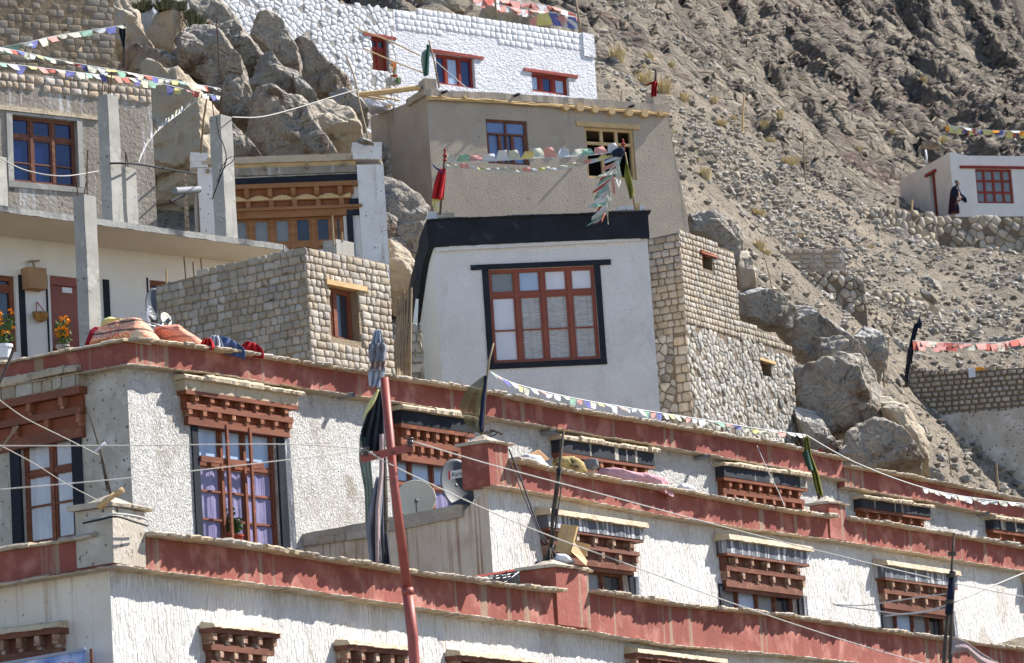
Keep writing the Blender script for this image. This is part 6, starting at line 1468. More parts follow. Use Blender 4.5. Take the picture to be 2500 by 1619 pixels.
# tall pole on the scree right
q = pole('scree_flag_pole', 'leaning pole wound in navy and green cloth before the ruined mud brick wall', 'flag pole', [(2212, 945, 93.5), (2225, 860, 93.5), (2240, 790, 93.5), (2250, 764, 93.5)], .05, .02, 'poledark')
cloth(q, 'navy_wrap', [(2232, 790), (2222, 830), (2212, 885)], [(2245, 788), (2234, 830), (2226, 885)], 93.3, 'cloth_navy', 2, .08, jag=.1)
cloth(q, 'dark_wrap', [(2216, 850), (2212, 890), (2208, 930)], [(2226, 850), (2222, 890), (2217, 930)], 93.2, 'cloth_dk', 2, .08, jag=.1)
mb = MB(); mb.tube([at(2243, 800, 93.3), at(2248, 790, 93.3), at(2245, 778, 93.3)], .07, 8, .03); mb.build('cloth_knot', M['cloth_navy'], q, True)
# green cloth pole on the middle parapet
q = pole('cloth_pole', 'pole hung with a folded dark green cloth above the right post of the middle parapet', 'flag pole', [(2003, 1230, 63), (1985, 1150, 63), (1967, 1062, 63)], .028, .02, 'poledark')
cloth(q, 'green_cloth', [(1962, 1068), (1963, 1100), (1980, 1150), (1992, 1200)], [(1974, 1066), (1980, 1110), (1998, 1160), (2010, 1215)], 62.9, 'cloth_ol', 2, .09, rows=18)
cloth(q, 'dark_green_cloth', [(1958, 1105), (1966, 1130), (1975, 1150)], [(1972, 1100), (1980, 1130), (1986, 1150)], 62.8, mat('bottle_green_cloth', (48, 78, 66), (36, 58, 50), 5), 1, .05)
# ---- prayer flag strings --------------------------------------------
flags('upper left string of faded flags rising to the dark post by the mud brick house', [(-20, 120, 70), (60, 105, 70), (150, 85, 71), (300, 62, 72)], 12, .3, .17, 'lgwblpl', wind=.8, jit=.95)
flags('second left string of flags crossing above the grey house', [(-20, 112, 60), (60, 128, 61), (150, 148, 62), (300, 175, 63), (535, 216, 66)], 34, .24, .13, 'lwlrblwyg', wind=.8, jit=.9)
flags('lowest left string of flags, sagging just over the loose brick courses', [(-20, 152, 60), (80, 163, 61), (200, 178, 62), (350, 195, 64), (450, 218, 65), (538, 236, 66)], 28, .24, .15, 'lgwbyprlb', wind=.8, jit=.9)
flags('arc of small white pennants swinging down from the pale concrete column', [(500, 232, 66), (450, 268, 66), (395, 310, 65), (360, 350, 64.5), (338, 398, 64)], 18, .12, .1, 'wlwwwl', wind=.1, up=True)
flags('string of upturned flags between the two roof poles', [(1088, 396, 67.7), (1200, 393, 67.7), (1320, 386, 67.8), (1430, 380, 67.9), (1524, 368, 68)], 14, .26, .24, 'lgpwwlylpw', up=True, wind=.2, end=.95, jit=.8)
flags('lower string of tiny torn flags between the roof poles', [(1088, 408, 67.7), (1180, 416, 67.7), (1290, 420, 67.8), (1400, 408, 67.9), (1524, 376, 68)], 24, .2, .1, 'llpwylwl', up=True, wind=.2, jit=.8)
flags('dense column of layered flags hanging down to the black roof', [(1522, 375, 67.9), (1500, 420, 67.8), (1484, 460, 67.7), (1478, 525, 67.6)], 40, .14, .42, 'wlgwlpwlr', wind=-1.2, jit=1)
flags('long pastel string of flags slanting across the lower front of the white house', [(1197, 908, 52), (1260, 938, 53), (1400, 972, 55), (1560, 1000, 57.5), (1700, 1022, 60), (1840, 1045, 61.5), (1968, 1062, 63)], 44, .26, .12, 'gpblylwpwwl', wind=.6, jit=.8, r=.01)
flags('string of flags fading out over the right end house', [(1968, 1062, 63), (2080, 1125, 64.5), (2220, 1180, 66), (2340, 1210, 68), (2520, 1232, 70)], 16, .3, .12, 'wlwlw', wind=.5, start=.5, r=.01)
flags('washed-out pink flags strung behind the top white house', [(1200, 8, 108), (1270, 22, 109), (1340, 30, 110), (1413, 42, 111)], 24, .42, .28, 'wppw', wind=.5)
flags('second row of faded pink flags behind the top white house', [(1150, -5, 108), (1230, 0, 109), (1330, 12, 110), (1412, 36, 111)], 22, .42, .28, 'pwpr', wind=.5)
flags('tangle of pink and yellow flags lying at the corner of the top white house', [(1290, 66, 107), (1340, 60, 107), (1390, 70, 107), (1415, 74, 107)], 12, .5, .36, 'ppywb', wind=.4, up=True)
flags('bright five-coloured flag string above the far hillside house', [(2308, 305, 168), (2360, 312, 168), (2420, 318, 168), (2520, 320, 168)], 30, .4, .36, 'oywyobwryrwb', wind=.3)
flags('red banner string across the scree above the ruined wall', [(2228, 832, 93), (2300, 836, 94), (2400, 838, 95), (2460, 834, 96), (2520, 818, 97)], 26, .5, .24, 'rpplppr', wind=.1, jit=.3)
q = pole('thin_pole', 'thin pole holding up the pink flags at the corner of the top white house', 'flag pole', [(1416, 80, 107), (1412, 40, 107), (1404, -10, 107)], .05, .03, 'polewood')
q = pole('thin_pole', 'thin pole behind the middle of the top white parapet', 'flag pole', [(1212, 46, 107), (1209, 0, 107), (1208, -20, 107)], .04, .03, 'polewood')
q = pole('flag_post', 'short dark post wrapped with rags where the upper left flags end', 'flag pole', [(301, 165, 76), (304, 100, 76), (306, 55, 76)], .03, .02, 'poledark')
cloth(q, 'rag', [(292, 62), (290, 80), (296, 100)], [(306, 60), (307, 85), (304, 125)], 75.9, 'cloth_dk', 2, .07, jag=.1)
# ---- cables --------------------------------------------------------
wire('pale power cable running level from the left edge to the utility pole', [(-20, 1089, 28), (300, 1088, 28.5), (700, 1085, 29.3), (893, 1096, 29.9)], .005)
wire('pale power cable running from the right insulator down to the lower right edge', [(1002, 1076, 29.9), (1200, 1135, 31), (1500, 1215, 33), (1800, 1295, 35), (2100, 1370, 36), (2330, 1424, 37), (2540, 1465, 38)], .006)
wire('lower power cable from the left insulator to the bottom right', [(893, 1098, 29.9), (970, 1143, 30), (1270, 1280, 32), (1560, 1388, 34), (1780, 1470, 35.5), (2050, 1560, 37), (2260, 1622, 38)], .006)
wire('thin cable slanting from the left edge to the lower corner post', [(-10, 970, 34), (60, 1020, 35), (160, 1070, 36), (240, 1110, 37.4)], .005)
wire('second slanting cable reaching the cut branch on the corner post', [(-10, 1082, 34), (80, 1130, 35), (160, 1180, 36.3), (240, 1222, 37.4)], .0045)
wire('faint cable rising gently across the left window', [(-10, 1196, 27), (200, 1178, 27.5), (380, 1160, 28), (640, 1130, 29), (890, 1100, 29.9)], .004)
wire('white cable sagging before the sky-tinted blue window', [(-10, 380, 60), (60, 415, 60.5), (150, 430, 61), (240, 418, 62)], .012)
wire('black cable running from the short column to the carved window house', [(268, 399, 62.6), (330, 400, 63), (400, 412, 66), (468, 423, 71)], .02, 'wiredark')
wire('frayed pale rope stretched from the pale column to the timber beam', [(566, 286, 66), (640, 285, 70), (730, 262, 76), (800, 240, 80), (872, 218, 84)], .012)
wire('loose cable curling down the cracked boulder', [(938, 548, 74), (975, 590, 73), (1005, 614, 71), (1032, 617, 69)], .012, 'wiredark')
wire('black cable hanging down the left side of the white house', [(1032, 655, 67.7), (1014, 690, 67.5), (1012, 740, 67.5), (1020, 790, 67.5), (1028, 840, 67.5)], .014, 'wiredark')
wire('bamboo pole leaning from the tan house towards the white rubble wall', [(870, 70, 90), (950, 100, 89), (1024, 135, 86.5)], .02, 'newwood', name='bamboo_pole', cat='pole')
wire('second bamboo pole below it, crossing the white wall', [(888, 118, 90), (960, 150, 89), (1034, 178, 86.5)], .02, 'newwood', name='bamboo_pole', cat='pole')
wire('thin line from the green cloth pole down to the tan parapet', [(1064, 150, 86), (1100, 182, 85.9), (1142, 217, 85.9)], .014)
wire('tall leaning stick on the right roof block of the carved window house', [(902, 348, 72), (880, 260, 73), (866, 190, 74), (843, 133, 75)], .02, 'polewood', name='leaning_stick', cat='stick')
wire('frayed white wire with rag scraps reaching left from the lower right mast', [(2040, 1478, 39), (2130, 1490, 38), (2210, 1500, 37.5), (2310, 1486, 37)], .007)
wire('knotted white wire rising right from the lower right mast', [(2162, 1504, 38.5), (2260, 1492, 37.5), (2330, 1470, 37), (2420, 1432, 38), (2510, 1395, 39)], .009)
wire('upper frayed wire drooping left of the lower right mast', [(2035, 1476, 39), (2110, 1478, 38.5), (2200, 1465, 38), (2310, 1450, 37)], .007)
wire('thin line dropping over the upper parapet near the green cloth pole', [(1848, 1088, 62), (1875, 1150, 61.5), (1900, 1200, 61), (1916, 1238, 60.5)], .008)
wire('knotted bundle of dark cables slung over the middle parapet', [(1243, 1098, 51), (1272, 1170, 50.5), (1290, 1220, 50), (1320, 1300, 49.5), (1342, 1330, YQ)], .014, 'wiredark')
wire('dark cable crossing the middle parapet beside the bundle', [(1243, 1125, 51), (1268, 1185, 50.5), (1296, 1255, 50), (1330, 1330, YQ)], .01, 'wiredark')
wire('dangling black cable on the red post beside the crates', [(1432, 1385, YQ + .9), (1434, 1430, YQ + .9), (1438, 1480, YQ + .9), (1440, 1530, YQ + .9), (1441, 1580, YQ + .9)], .012, 'wiredark')
wire('grey cables looped round the lower left corner post', [(203, 1278, 37.7), (240, 1270, 37.6), (285, 1262, 37.5), (330, 1275, 37.8), (360, 1284, 38.1)], .012, 'wiredark')
wire('second loop of cable round the lower left corner post', [(203, 1270, 37.7), (250, 1264, 37.6), (285, 1255, 37.5), (340, 1262, 37.9), (360, 1270, 38.1)], .012, 'wire')
wire('curling wire on the corner post flag pole', [(1196, 1066, 51.7), (1212, 1060, 51.6), (1210, 1052, 51.6), (1196, 1056, 51.6)], .01, 'wiredark')
# ---- things drying and stored on the roofs ---------------------------
def pile(name, label, cat, outline, Y, T, m, seed, rough=.09, power=.8, nu=60, nv=30, facets=2):
    mb = blob(outline, Y, T, seed, nu, nv, facets, rough, power)
    return mesh_thing(mb, name, M[m] if isinstance(m, str) else m, label, cat, smooth=True)
def rugmat(name, warm):
    n = N(name); base = n.mix(n.ramp(n.noise(2.0, 4), .35, .65), lin((206, 112, 96)), lin((226, 150, 130)))
    v = n.n('ShaderNodeTexVoronoi'); v.inputs['Scale'].default_value = 7; n.l(n.tc.outputs['Object'], v.inputs['Vector'])
    ring = n.math('GREATER_THAN', n.math('SINE', n.math('MULTIPLY', v.outputs['Distance'], 26.0), 0), .35)
    col = n.mix(ring, base, lin((226, 196, 150)))
    w = n.n('ShaderNodeTexWave'); w.bands_direction = 'Z'; w.inputs['Scale'].default_value = 2.1; w.inputs['Distortion'].default_value = 1.2; n.l(n.tc.outputs['Object'], w.inputs['Vector'])
    col = n.mix(n.ramp(w.outputs['Fac'], .86, .9), col, lin((52, 70, 60)))
    v2 = n.n('ShaderNodeTexVoronoi'); v2.inputs['Scale'].default_value = 22; n.l(n.tc.outputs['Object'], v2.inputs['Vector'])
    col = n.mix(n.math('MULTIPLY', n.ramp(v2.outputs['Distance'], .28, .2), .75), col, lin((96, 40, 40)))
    n.l(n.mix(warm, col, base), n.b.inputs['Base Color']); n.b.inputs['Roughness'].default_value = .9
    n.l(n.bump(n.noise(9, 4), .5, .03), n.b.inputs['Normal'])
    return n.m
pile('rug', 'humped patterned red rug with fringe drying on the corner of the upper roof', 'rug', [(218, 846), (232, 815), (262, 796), (305, 784), (345, 784), (370, 800), (396, 835), (402, 852), (300, 850)], 51.2, .55, rugmat('patterned_rug', .12), 71, .03, facets=1)
pile('rug', 'pale salmon rug folded beside the patterned one, sloping down to the jeans', 'rug', [(372, 802), (405, 798), (440, 796), (462, 815), (490, 832), (510, 850), (505, 868), (400, 856)], 51.9, .5, rugmat('faded_rug', .55), 72, .03, facets=1)
pile('blanket', 'crimson blanket edge showing left of the patterned rug', 'blanket', [(208, 850), (222, 810), (236, 800), (256, 803), (240, 822), (225, 850)], 51.6, .3, 'cloth_dr', 73, .03)
pile('sack', 'crumpled straw-coloured plastic bag behind the patterned rug', 'bag', [(250, 800), (256, 785), (270, 778), (296, 782), (300, 796), (262, 806)], 52.0, .2, FLAG['y'], 74, .2)
mb = MB()
for k in range(16): x = 322 + k * 1.9; p = at(x, 806 + abs(k - 8) * .6, 50.62); mb.tube([p, p + Vector((-.02, -.01, -.07)), p + Vector((-.05, -.01, -.13 + rj(.03)))], .004, 4)
mesh_thing(mb, 'rug_fringe', FLAG['l'], 'cream tassel fringe on the front of the patterned rug', 'fringe')
def over(name, label, cat, x0, x1, ytl, ytr, hl, hr, m, nf=3, o=.3):
    Yc = F3.px((x0 + x1) / 2, (ytl + ytr) / 2 + 20, .22).y - .02
    w = x1 - x0
    Lp = [(x0 + w * .3, ytl - 2), (x0 + 4, ytl + hl * .25), (x0, ytl + hl * .6), (x0 + 5, ytl + hl)]
    Rp = [(x0 + w * .7, ytr - 2), (x1 - 5, ytr + hr * .25), (x1, ytr + hr * .65), (x1 - 2, ytr + hr)]
    o_ = cloth(None, name, Lp, Rp, Yc, m, nf, .05, rows=14, cols=30)
    return tag(o_, label, cat)
over('jeans', 'blue denim jeans drying over the upper parapet', 'jeans', 522, 600, 822, 838, 36, 40, 'cloth_b')
over('cloth', 'lilac-grey shirt drying beside the jeans', 'clothing', 505, 545, 820, 822, 30, 34, 'cloth_lt')
over('cloth', 'bright red cloth bundle, rightmost of the laundry on the upper parapet', 'clothing', 585, 645, 834, 842, 36, 34, 'cloth_r')
over('cloth', 'dark red cloth showing under the lilac-grey shirt', 'clothing', 488, 524, 828, 828, 24, 28, 'cloth_r')
# antenna
an = root('tv_antenna', 'white rooftop television aerial behind the rugs', 'antenna', at(362, 800, 53))
mb = MB(); mb.tube([at(368, 806, 53), at(360, 770, 53), at(361, 752, 53)], .018, 8); mb.build('mast', M['white'], an, True)
mb = MB()
for (x, y, l) in ((361, 749, 8), (361, 759, 10), (362, 770, 18)): mb.tube([at(x - l, y - l * .33, 53), at(x + l, y + l * .33, 53)], .009, 6)
mb.build('element', M['silver'], an, True)
mb = MB(); mb.tube([at(396, 796, 52.8), at(318, 773, 53), at(321, 781, 53), at(396, 802, 52.8)], .008, 6); mb.tube([at(396, 790, 52.9), at(396, 804, 52.9)], .014, 8); mb.build('boom', M['silver'], an, True)
# satellite dishes
def dish(rt_name, label, x, y, Y, rx, ry, axis, m, decal=False):
    rt = root(rt_name, label, 'satellite dish', at(x, y + ry, Y))
    c = at(x, y, Y); s = Y / FPX; ax = Vector(axis).normalized(); a = Vector((0, 0, 1)).cross(ax).normalized(); b = ax.cross(a).normalized()
    vs = []; fs = []; n = 40; rings = 9
    Ra = rx * s / max(.2, abs(a.x)); Rb = ry * s
    for k in range(rings + 1):
        t = k / rings
        for i in range(n):
            w = 2 * math.pi * i / n
            vs.append(c + a * math.cos(w) * Ra * t + b * math.sin(w) * Rb * t + ax * (.16 * Rb * (t * t - 1)))
    for k in range(rings):
        for i in range(n): fs.append((k * n + i, k * n + (i + 1) % n, (k + 1) * n + (i + 1) % n, (k + 1) * n + i))
    mb = MB(); mb.add(vs, fs); d = mb.build('reflector', M[m], rt, True); sm = d.modifiers.new('thickness', 'SOLIDIFY'); sm.thickness = .015
    mb = MB(); f = c + ax * Rb * .9 - Vector((0, 0, Rb * .5)); mb.tube([c - Vector((0, 0, Rb)), f], .014, 6); mb.tube([f, f - ax * .1 + Vector((0, 0, .03))], .035, 8); mb.build('feed_arm', M['dishgrey'], rt, True)
    mb = MB(); mb.tube([c - ax * .12, c - ax * .15 - Vector((0, 0, Rb * 1.15))], .03, 8); mb.build('stand', M['dishgrey'], rt, True)
    return rt, c, a, b, ax, d
Yd = F2L.px(1010, 1290).y + .3
dish('satellite_dish', 'large cream satellite dish with a faded ochre mark, leaning behind the low mud wall', 1015, 1218, Yd + .6, 50, 52, (.05, -1, .35), 'dishcream')
rt_, c, a, b, ax, d = dish('satellite_dish', 'grey satellite dish with a red and white label, half hidden behind the red parapet post', 1118, 1182, Yd - .4, 42, 66, (.55, -1, .2), 'dishgrey')
def text_on(s, p, right, upv, size, m, name, parent, ext=.001):
    cu = bpy.data.curves.new(name, 'FONT'); cu.body = s; cu.size = size; cu.extrude = ext; cu.align_x = 'LEFT'
    cu.materials.append(m); o0 = bpy.data.objects.new(name, cu); me = bpy.data.meshes.new_from_object(o0); bpy.data.objects.remove(o0); o = bpy.data.objects.new(name, me); COL.objects.link(o)
    r_ = Vector(right).normalized(); u_ = (Vector(upv) - r_ * Vector(upv).dot(r_)).normalized(); n_ = r_.cross(u_)
    Mw = Matrix(((r_.x, u_.x, n_.x, p.x), (r_.y, u_.y, n_.y, p.y), (r_.z, u_.z, n_.z, p.z), (0, 0, 0, 1)))
    o.parent = parent; o.matrix_local = WM[parent.name].inverted() @ Mw; WM[o.name] = Mw
    return o
Yl = Yd - .72
p0 = at(1095, 1170, Yl); p1 = at(1142, 1165, Yl - .05); p2_ = at(1100, 1151, Yl); rr = (p1 - p0)
la = rt_
pa, pb, pc, pd = at(1095, 1171, Yl), at(1136, 1164, Yl - .0), at(1136, 1144, Yl - .0), at(1095, 1151, Yl)
mb = MB(); th = Vector((0, .01, 0)); mb.hexa([pa, pb, pb + th, pa + th, pd, pc, pc + th, pd + th]); lb = mb.build('label_plate', M['white'], la)
q0, q1 = pa.lerp(pb, .1), pd.lerp(pc, .1); e = Vector((0, -.004, 0))
mb = MB(); mb.hexa([pa + e, q0 + e, q0 + th, pa + th, pd + e, q1 + e, q1 + th, pd + th]); mb.build('red_strip', M['redp'], lb)
text_on('Airtel', pa.lerp(pb, .17) + (pd - pa) * .22 + e, pb - pa, pd - pa, .1, M['blackp'], 'lettering', lb)
# small dish near the brick room + dark one by the window
dish('satellite_dish', 'small tan satellite dish seen edge-on in front of the mud brick room', 405, 780, 58, 12, 20, (.9, -1, .5), 'dishcream')
dish('satellite_dish', 'large dark grey dish tilted against the ground-floor window behind the aerial', 378, 745, 61.5, 22, 44, (.6, -1, .1), 'dishgrey')
# flower pots
def pot(x, y, Y, r, h, label, fl=True, n=150, wd=46, ht=60, name='flower_pot', m='terracotta', grp=None):
    p = at(x, y, Y); rt = root(name, label, 'potted plant', p - Vector((0, 0, h)))
    mb = MB(); b0 = p - Vector((0, 0, h))
    mb.tube([b0, p - Vector((0, 0, h * .2))], r * .7, 16, r * .95); mb.tube([p - Vector((0, 0, h * .22)), p], r * 1.08, 16); mb.build('pot', M[m], rt)
    s = Y / FPX; lf = MB(); pf = MB()
    for i in range(n):
        a = R(0, 6.28); rr = R(0, 1) ** .6 * wd / 2 * s; z = R(.1, 1) * ht * s; c = p + Vector((math.cos(a) * rr, math.sin(a) * rr * .7, z)); rr2 = .012 + R(0, .018)
        if i % 3 == 0: lf.tube([p, c], .004, 3)
        d1 = Vector((R(-1, 1), R(-1, 1), R(-1, 1))).normalized() * rr2 * 1.6; d2 = d1.cross(Vector((R(-1, 1), R(-1, 1), 1))).normalized() * rr2 * .7
        lf.add([c - d1, c + d2, c + d1, c - d2], [(0, 1, 2, 3)])
    lf.build('foliage', M['leaf'], rt)
    if fl:
        for i in range(26):
            a = R(0, 6.28); rr = R(.2, 1) * wd / 2 * s; z = R(.3, 1.15) * ht * s; c = p + Vector((math.cos(a) * rr, -abs(math.sin(a)) * rr * .8, z))
            for k in range(7):
                d1 = Vector((R(-1, 1), R(-1, 1), R(-.4, 1))).normalized() * .028; d2 = d1.cross(Vector((R(-1, 1), 1, R(-1, 1)))).normalized() * .018
                pf.add([c, c + d1 + d2, c + d1 * 1.2, c + d1 - d2], [(0, 1, 2, 3)])
        pf.build('blossom', M['orangefl'], rt)
    return rt
pot(153, 843, 52.0, .1, .12, 'marigold pot with orange blossoms left of the concrete column', m='concrete')
pot(8, 842, 50.2, .13, .2, 'marigold pot with tall yellow-orange blossoms at the left edge', wd=66, ht=76, n=220, m='white')
Yw = F3.px(585, 1320).y - .02
pot(578, 1306, Yw - .04, .1, .15, 'green plant in a terracotta pot on the sill of the lilac-curtained window', False, 120, 34, 42)
pot(556, 1302, Yw - .02, .07, .13, 'smaller leafy pot half hidden behind the window post', False, 120, 40, 60)
pot(966 + 60, 8000 and 185, 88, .08, .1, 'tiny red flower pot on the rubble beside the red door', True, 40, 16, 34) if False else None
# cardboard meter box, basket
bx = block(FA, 72, 114, 655, 702, .0, .26, 'card', 'cardboard_box', 'brown cardboard box fixed high on the white wall between the doors', 'box', .006)
mb = MB(); u_, z_ = FA.uz(84, 655, .13); mb.tube([FA.P(u_, z_, .13), FA.P(u_ - .02, z_ + .1, .13), FA.P(u_ - .06, z_ + .14, .13)], .02, 6); mb.tube([FA.P(u_ - .12, z_ + .12, .1), FA.P(u_ + .14, z_ + .16, .1)], .016, 6)
mesh_thing(mb, 'dry_twigs', M['polewood'], 'small sprig of dried twigs above the cardboard box', 'twigs')
bk = root('hanging_basket', 'round wicker basket hanging by a cord on the white wall between the doors', 'basket', FA.px(100, 785, .1))
c = FA.px(99, 764, .13); rB = .16; vs = []; fs = []
for k in range(9):
    ph = k / 8 * math.pi / 2
    for i in range(22):
        w = i * 2 * math.pi / 22; vs.append(c + FA.d * math.cos(w) * rB * math.cos(ph) + FA.n * math.sin(w) * rB * .6 * math.cos(ph) - Vector((0, 0, rB * 1.05 * math.sin(ph) + .01 * (i % 2))))
for k in range(8):
    for i in range(22): fs.append((k * 22 + i, k * 22 + (i + 1) % 22, (k + 1) * 22 + (i + 1) % 22, (k + 1) * 22 + i))
mb = MB(); mb.add(vs, fs); mb.build('bowl', mat('wicker', (176, 132, 74), (132, 94, 50), 12, bump=1, bs=30, bd=.02), bk)
mb = MB(); mb.tube([c + FA.d * (math.cos(i * .3) * rB) + FA.n * (math.sin(i * .3) * rB * .6) for i in range(22)], .016, 6); mb.build('rim', M['polewood'], bk)
mb = MB(); mb.tube([c - FA.d * .1, FA.px(90, 737, .03)], .008, 4); mb.tube([c + FA.d * .12, FA.px(90, 737, .03)], .008, 4); mb.build('cord', M['cloth_r'], bk)
# middle roof junk
Yr = lambda x, y: F2.px(x, y, 0).y + .1
pile('sack', 'white plastic sack lying at the left of the middle roof', 'sack', [(1246, 1118), (1275, 1112), (1320, 1116), (1344, 1140), (1340, 1152), (1260, 1142)], Yr(1295, 1130), .3, 'cloth_w', 81, .07)
mb = MB(); p = [at(1276, 1118, Yr(1276, 1118)), at(1316, 1100, Yr(1316, 1100)), at(1340, 1122, Yr(1340, 1122) + .1), at(1300, 1132, Yr(1300, 1132))]
mb.hexa(p + [v + Vector((0, .02, .02)) for v in p]); mesh_thing(mb, 'cardboard_sheet', M['card'], 'bent sheet of tan cardboard resting on the white sack', 'cardboard')
pile('sack', 'straw-yellow woven bundle tied with string on the middle roof', 'bundle', [(1344, 1130), (1362, 1120), (1400, 1118), (1424, 1132), (1432, 1152), (1420, 1165), (1370, 1152)], Yr(1390, 1140), .35, 'cloth_y', 82, .12)
pile('cushion', 'grey round cushion between the bundle and the pink blanket', 'cushion', [(1418, 1126), (1440, 1120), (1460, 1122), (1464, 1140), (1450, 1150), (1426, 1144)], Yr(1440, 1135) + .2, .2, 'cloth_g', 83, .03)
pile('blanket', 'long rumpled dusty pink blanket drying along the middle parapet', 'blanket', [(1450, 1160), (1456, 1142), (1500, 1140), (1540, 1156), (1590, 1162), (1630, 1172), (1660, 1195), (1680, 1208), (1640, 1206), (1580, 1190), (1510, 1178)], Yr(1560, 1180) + .15, .3, 'cloth_p', 84, .06, nu=90)
pile('cloth', 'white crumpled cloth at the right end of the pink blanket', 'cloth', [(1654, 1190), (1668, 1181), (1690, 1186), (1704, 1202), (1690, 1206), (1668, 1200)], Yr(1680, 1198), .15, 'cloth_w', 85, .15)
pile('cloth', 'small cream rag between bundle and pink blanket', 'cloth', [(1436, 1155), (1450, 1150), (1460, 1160), (1455, 1168), (1440, 1164)], Yr(1448, 1160), .1, 'stonecap', 86, .15)
# crates on the post
def crate(label, c4, d, Y):
    P4 = [at(x, y, Y) for x, y in c4]; r = root('wooden_crate', label, 'crate', P4[0]); dv = Vector(d)
    mb = MB(); mb.hexa([P4[0], P4[1], P4[1] + dv, P4[0] + dv, P4[3], P4[2], P4[2] + dv, P4[3] + dv]); mb.build('box', M['newwood'], r)
    for (s0, s1) in ((.0, .1), (.9, 1.0)):
        a, b, c, e = P4[0].lerp(P4[3], s0), P4[1].lerp(P4[2], s0), P4[1].lerp(P4[2], s1), P4[0].lerp(P4[3], s1); f = Vector((0, -.012, 0))
        mb = MB(); mb.hexa([a + f, b + f, b, a, e + f, c + f, c, e]); mb.build('batten', M['newwood'], r)
    a, b = P4[0].lerp(P4[1], .48), P4[3].lerp(P4[2], .48); mb = MB(); mb.bar(a + Vector((0, -.006, 0)), b + Vector((0, -.006, 0)), .008); mb.build('gap_strip', M['stonecap'], r)
YB0, YB1 = F1.px(1150, 1434, -.9).y, F1.px(1286, 1448, -.9).y
crate('upright slatted wooden crate leaning on the bundled mast', [(1354, 1345), (1392, 1352), (1409, 1284), (1370, 1279)], (.02, .12, 0), YQ + .1)
mb = MB(); A_ = [at(1394, 1346, YQ), at(1428, 1378, YQ - .2), at(1431, 1366, YQ + .1), at(1402, 1323, YQ + .1)]
mb.hexa([v for v in A_[:2]] + [A_[1] + Vector((.02, .2, 0)), A_[0] + Vector((.02, .2, 0)), A_[3], A_[2], A_[2] + Vector((.02, .2, 0)), A_[3] + Vector((.02, .2, 0))])
mesh_thing(mb, 'wooden_board', M['newwood'], 'tilted pale plank face beside the upright crate', 'board')
mb = MB(); A_ = [at(1404, 1330, YQ + .4), at(1428, 1362, YQ + .4), at(1442, 1330, YQ + .4), at(1410, 1322, YQ + .4)]; mb.hexa(A_ + [v + Vector((0, .03, .0)) for v in A_]); mesh_thing(mb, 'wooden_board', M['newwood'], 'small plank with two knots behind the tilted plank', 'board')
pile('sack', 'torn white paper scraps heaped under the crate', 'rubbish', [(1352, 1368), (1362, 1356), (1384, 1360), (1402, 1372), (1380, 1376)], YQ, .1, 'cloth_w', 88, .2)
# banner with script
bn = root('script_banner', 'black board with hand-painted white script, left of the crate post', 'sign', at(1190, 1452, YB0))
c4 = [at(1150, 1420, YB0), at(1286, 1434, YB1), at(1286, 1387, YB1), at(1150, 1410, YB0)]
th = Vector((0, .03, 0)); mb = MB(); mb.hexa([c4[0] - Vector((0, 0, .1)), c4[1] - Vector((0, 0, .1)), c4[1] + th - Vector((0, 0, .1)), c4[0] + th - Vector((0, 0, .1)), c4[3], c4[2], c4[2] + th, c4[3] + th]); bd = mb.build('board', M['blackp'], bn)
mb = MB(); mb.bar(c4[3], c4[2], .03, .02); mb.build('edge_strip', M['redwood'], bn)
def stroke(mb, pts, w=1.1):
    for p, q in zip(pts, pts[1:]):
        def Yb(x): return YB0 + (YB1 - YB0) * (x - 1150) / 136 - .014
        mb.bar(at(p[0], p[1], Yb(p[0])), at(q[0], q[1], Yb(q[0])), w * 45 / FPX * 2, .006)
mb = MB(); Z = lambda x, y: (1180 + x / 7.4375, 1266 + y / 7.4375)
for s in ([(10, 1060), (70, 1050), (75, 1110)], [(20, 1060), (25, 1090)], [(80, 1050), (92, 1052)], [(105, 1045), (170, 1040), (165, 1120)], [(110, 1045), (115, 1085), (160, 1080)], [(178, 1040), (190, 1044)], [(215, 1035), (225, 1090), (300, 1075)], [(270, 1030), (230, 1045)], [(290, 1025), (310, 1135)], [(310, 1015), (325, 1018)], [(340, 1030), (350, 1080), (415, 1065), (400, 1020), (345, 1030)], [(410, 1020), (435, 1140), (380, 1150)], [(490, 1000), (430, 1020), (440, 1060), (490, 1050)], [(440, 1120), (540, 1050), (650, 965)], [(510, 990), (522, 995)], [(545, 985), (590, 1150)], [(545, 985), (600, 1000)], [(615, 990), (650, 1135)]):
    stroke(mb, [Z(*p) for p in s], .9)
mb.build('script', M['white'], bd)
# blue sign board at the lower left
sg = root('sign_board', 'pale blue cloud-printed sign board cut by the bottom edge, lower left', 'sign', F1L.P(-.6, 5.0, .3), F1L.d)
sgp = [F1L.px(-60, 1632, .32), F1L.px(209, 1585, .32)]
b0, b1_ = sgp[0] - Vector((0, 0, .8)), sgp[1] - Vector((0, 0, .8)); tn = -F1L.n * .04
mb = MB(); mb.hexa([b0, b1_, b1_ + tn, b0 + tn, sgp[0], sgp[1], sgp[1] + tn, sgp[0] + tn]); pnl = mb.build('panel', M['signblue'], sg)
mb = MB(); f_ = F1L.n * .006
mb.bar(sgp[0] + f_, sgp[1] + f_, .03, .03); mb.bar(sgp[1] + f_ + F1L.d * .012, b1_ + f_ + F1L.d * .012, .03, .03); mb.build('frame', M['signframe'], sg)
mb = MB(); mb.bar(sgp[1] + F1L.d * .045 + tn, b1_ + F1L.d * .045 + tn, .03, .05); mb.build('edge_batten', M['wood_dark'], sg)
mb = MB()
for x in (117, 155, 170, 177): p = F1L.px(x, 1617, .33); mb.bar(p, p - Vector((0, 0, .1)), .02, .005)
mb.build('lettering', M['redp'], pnl)
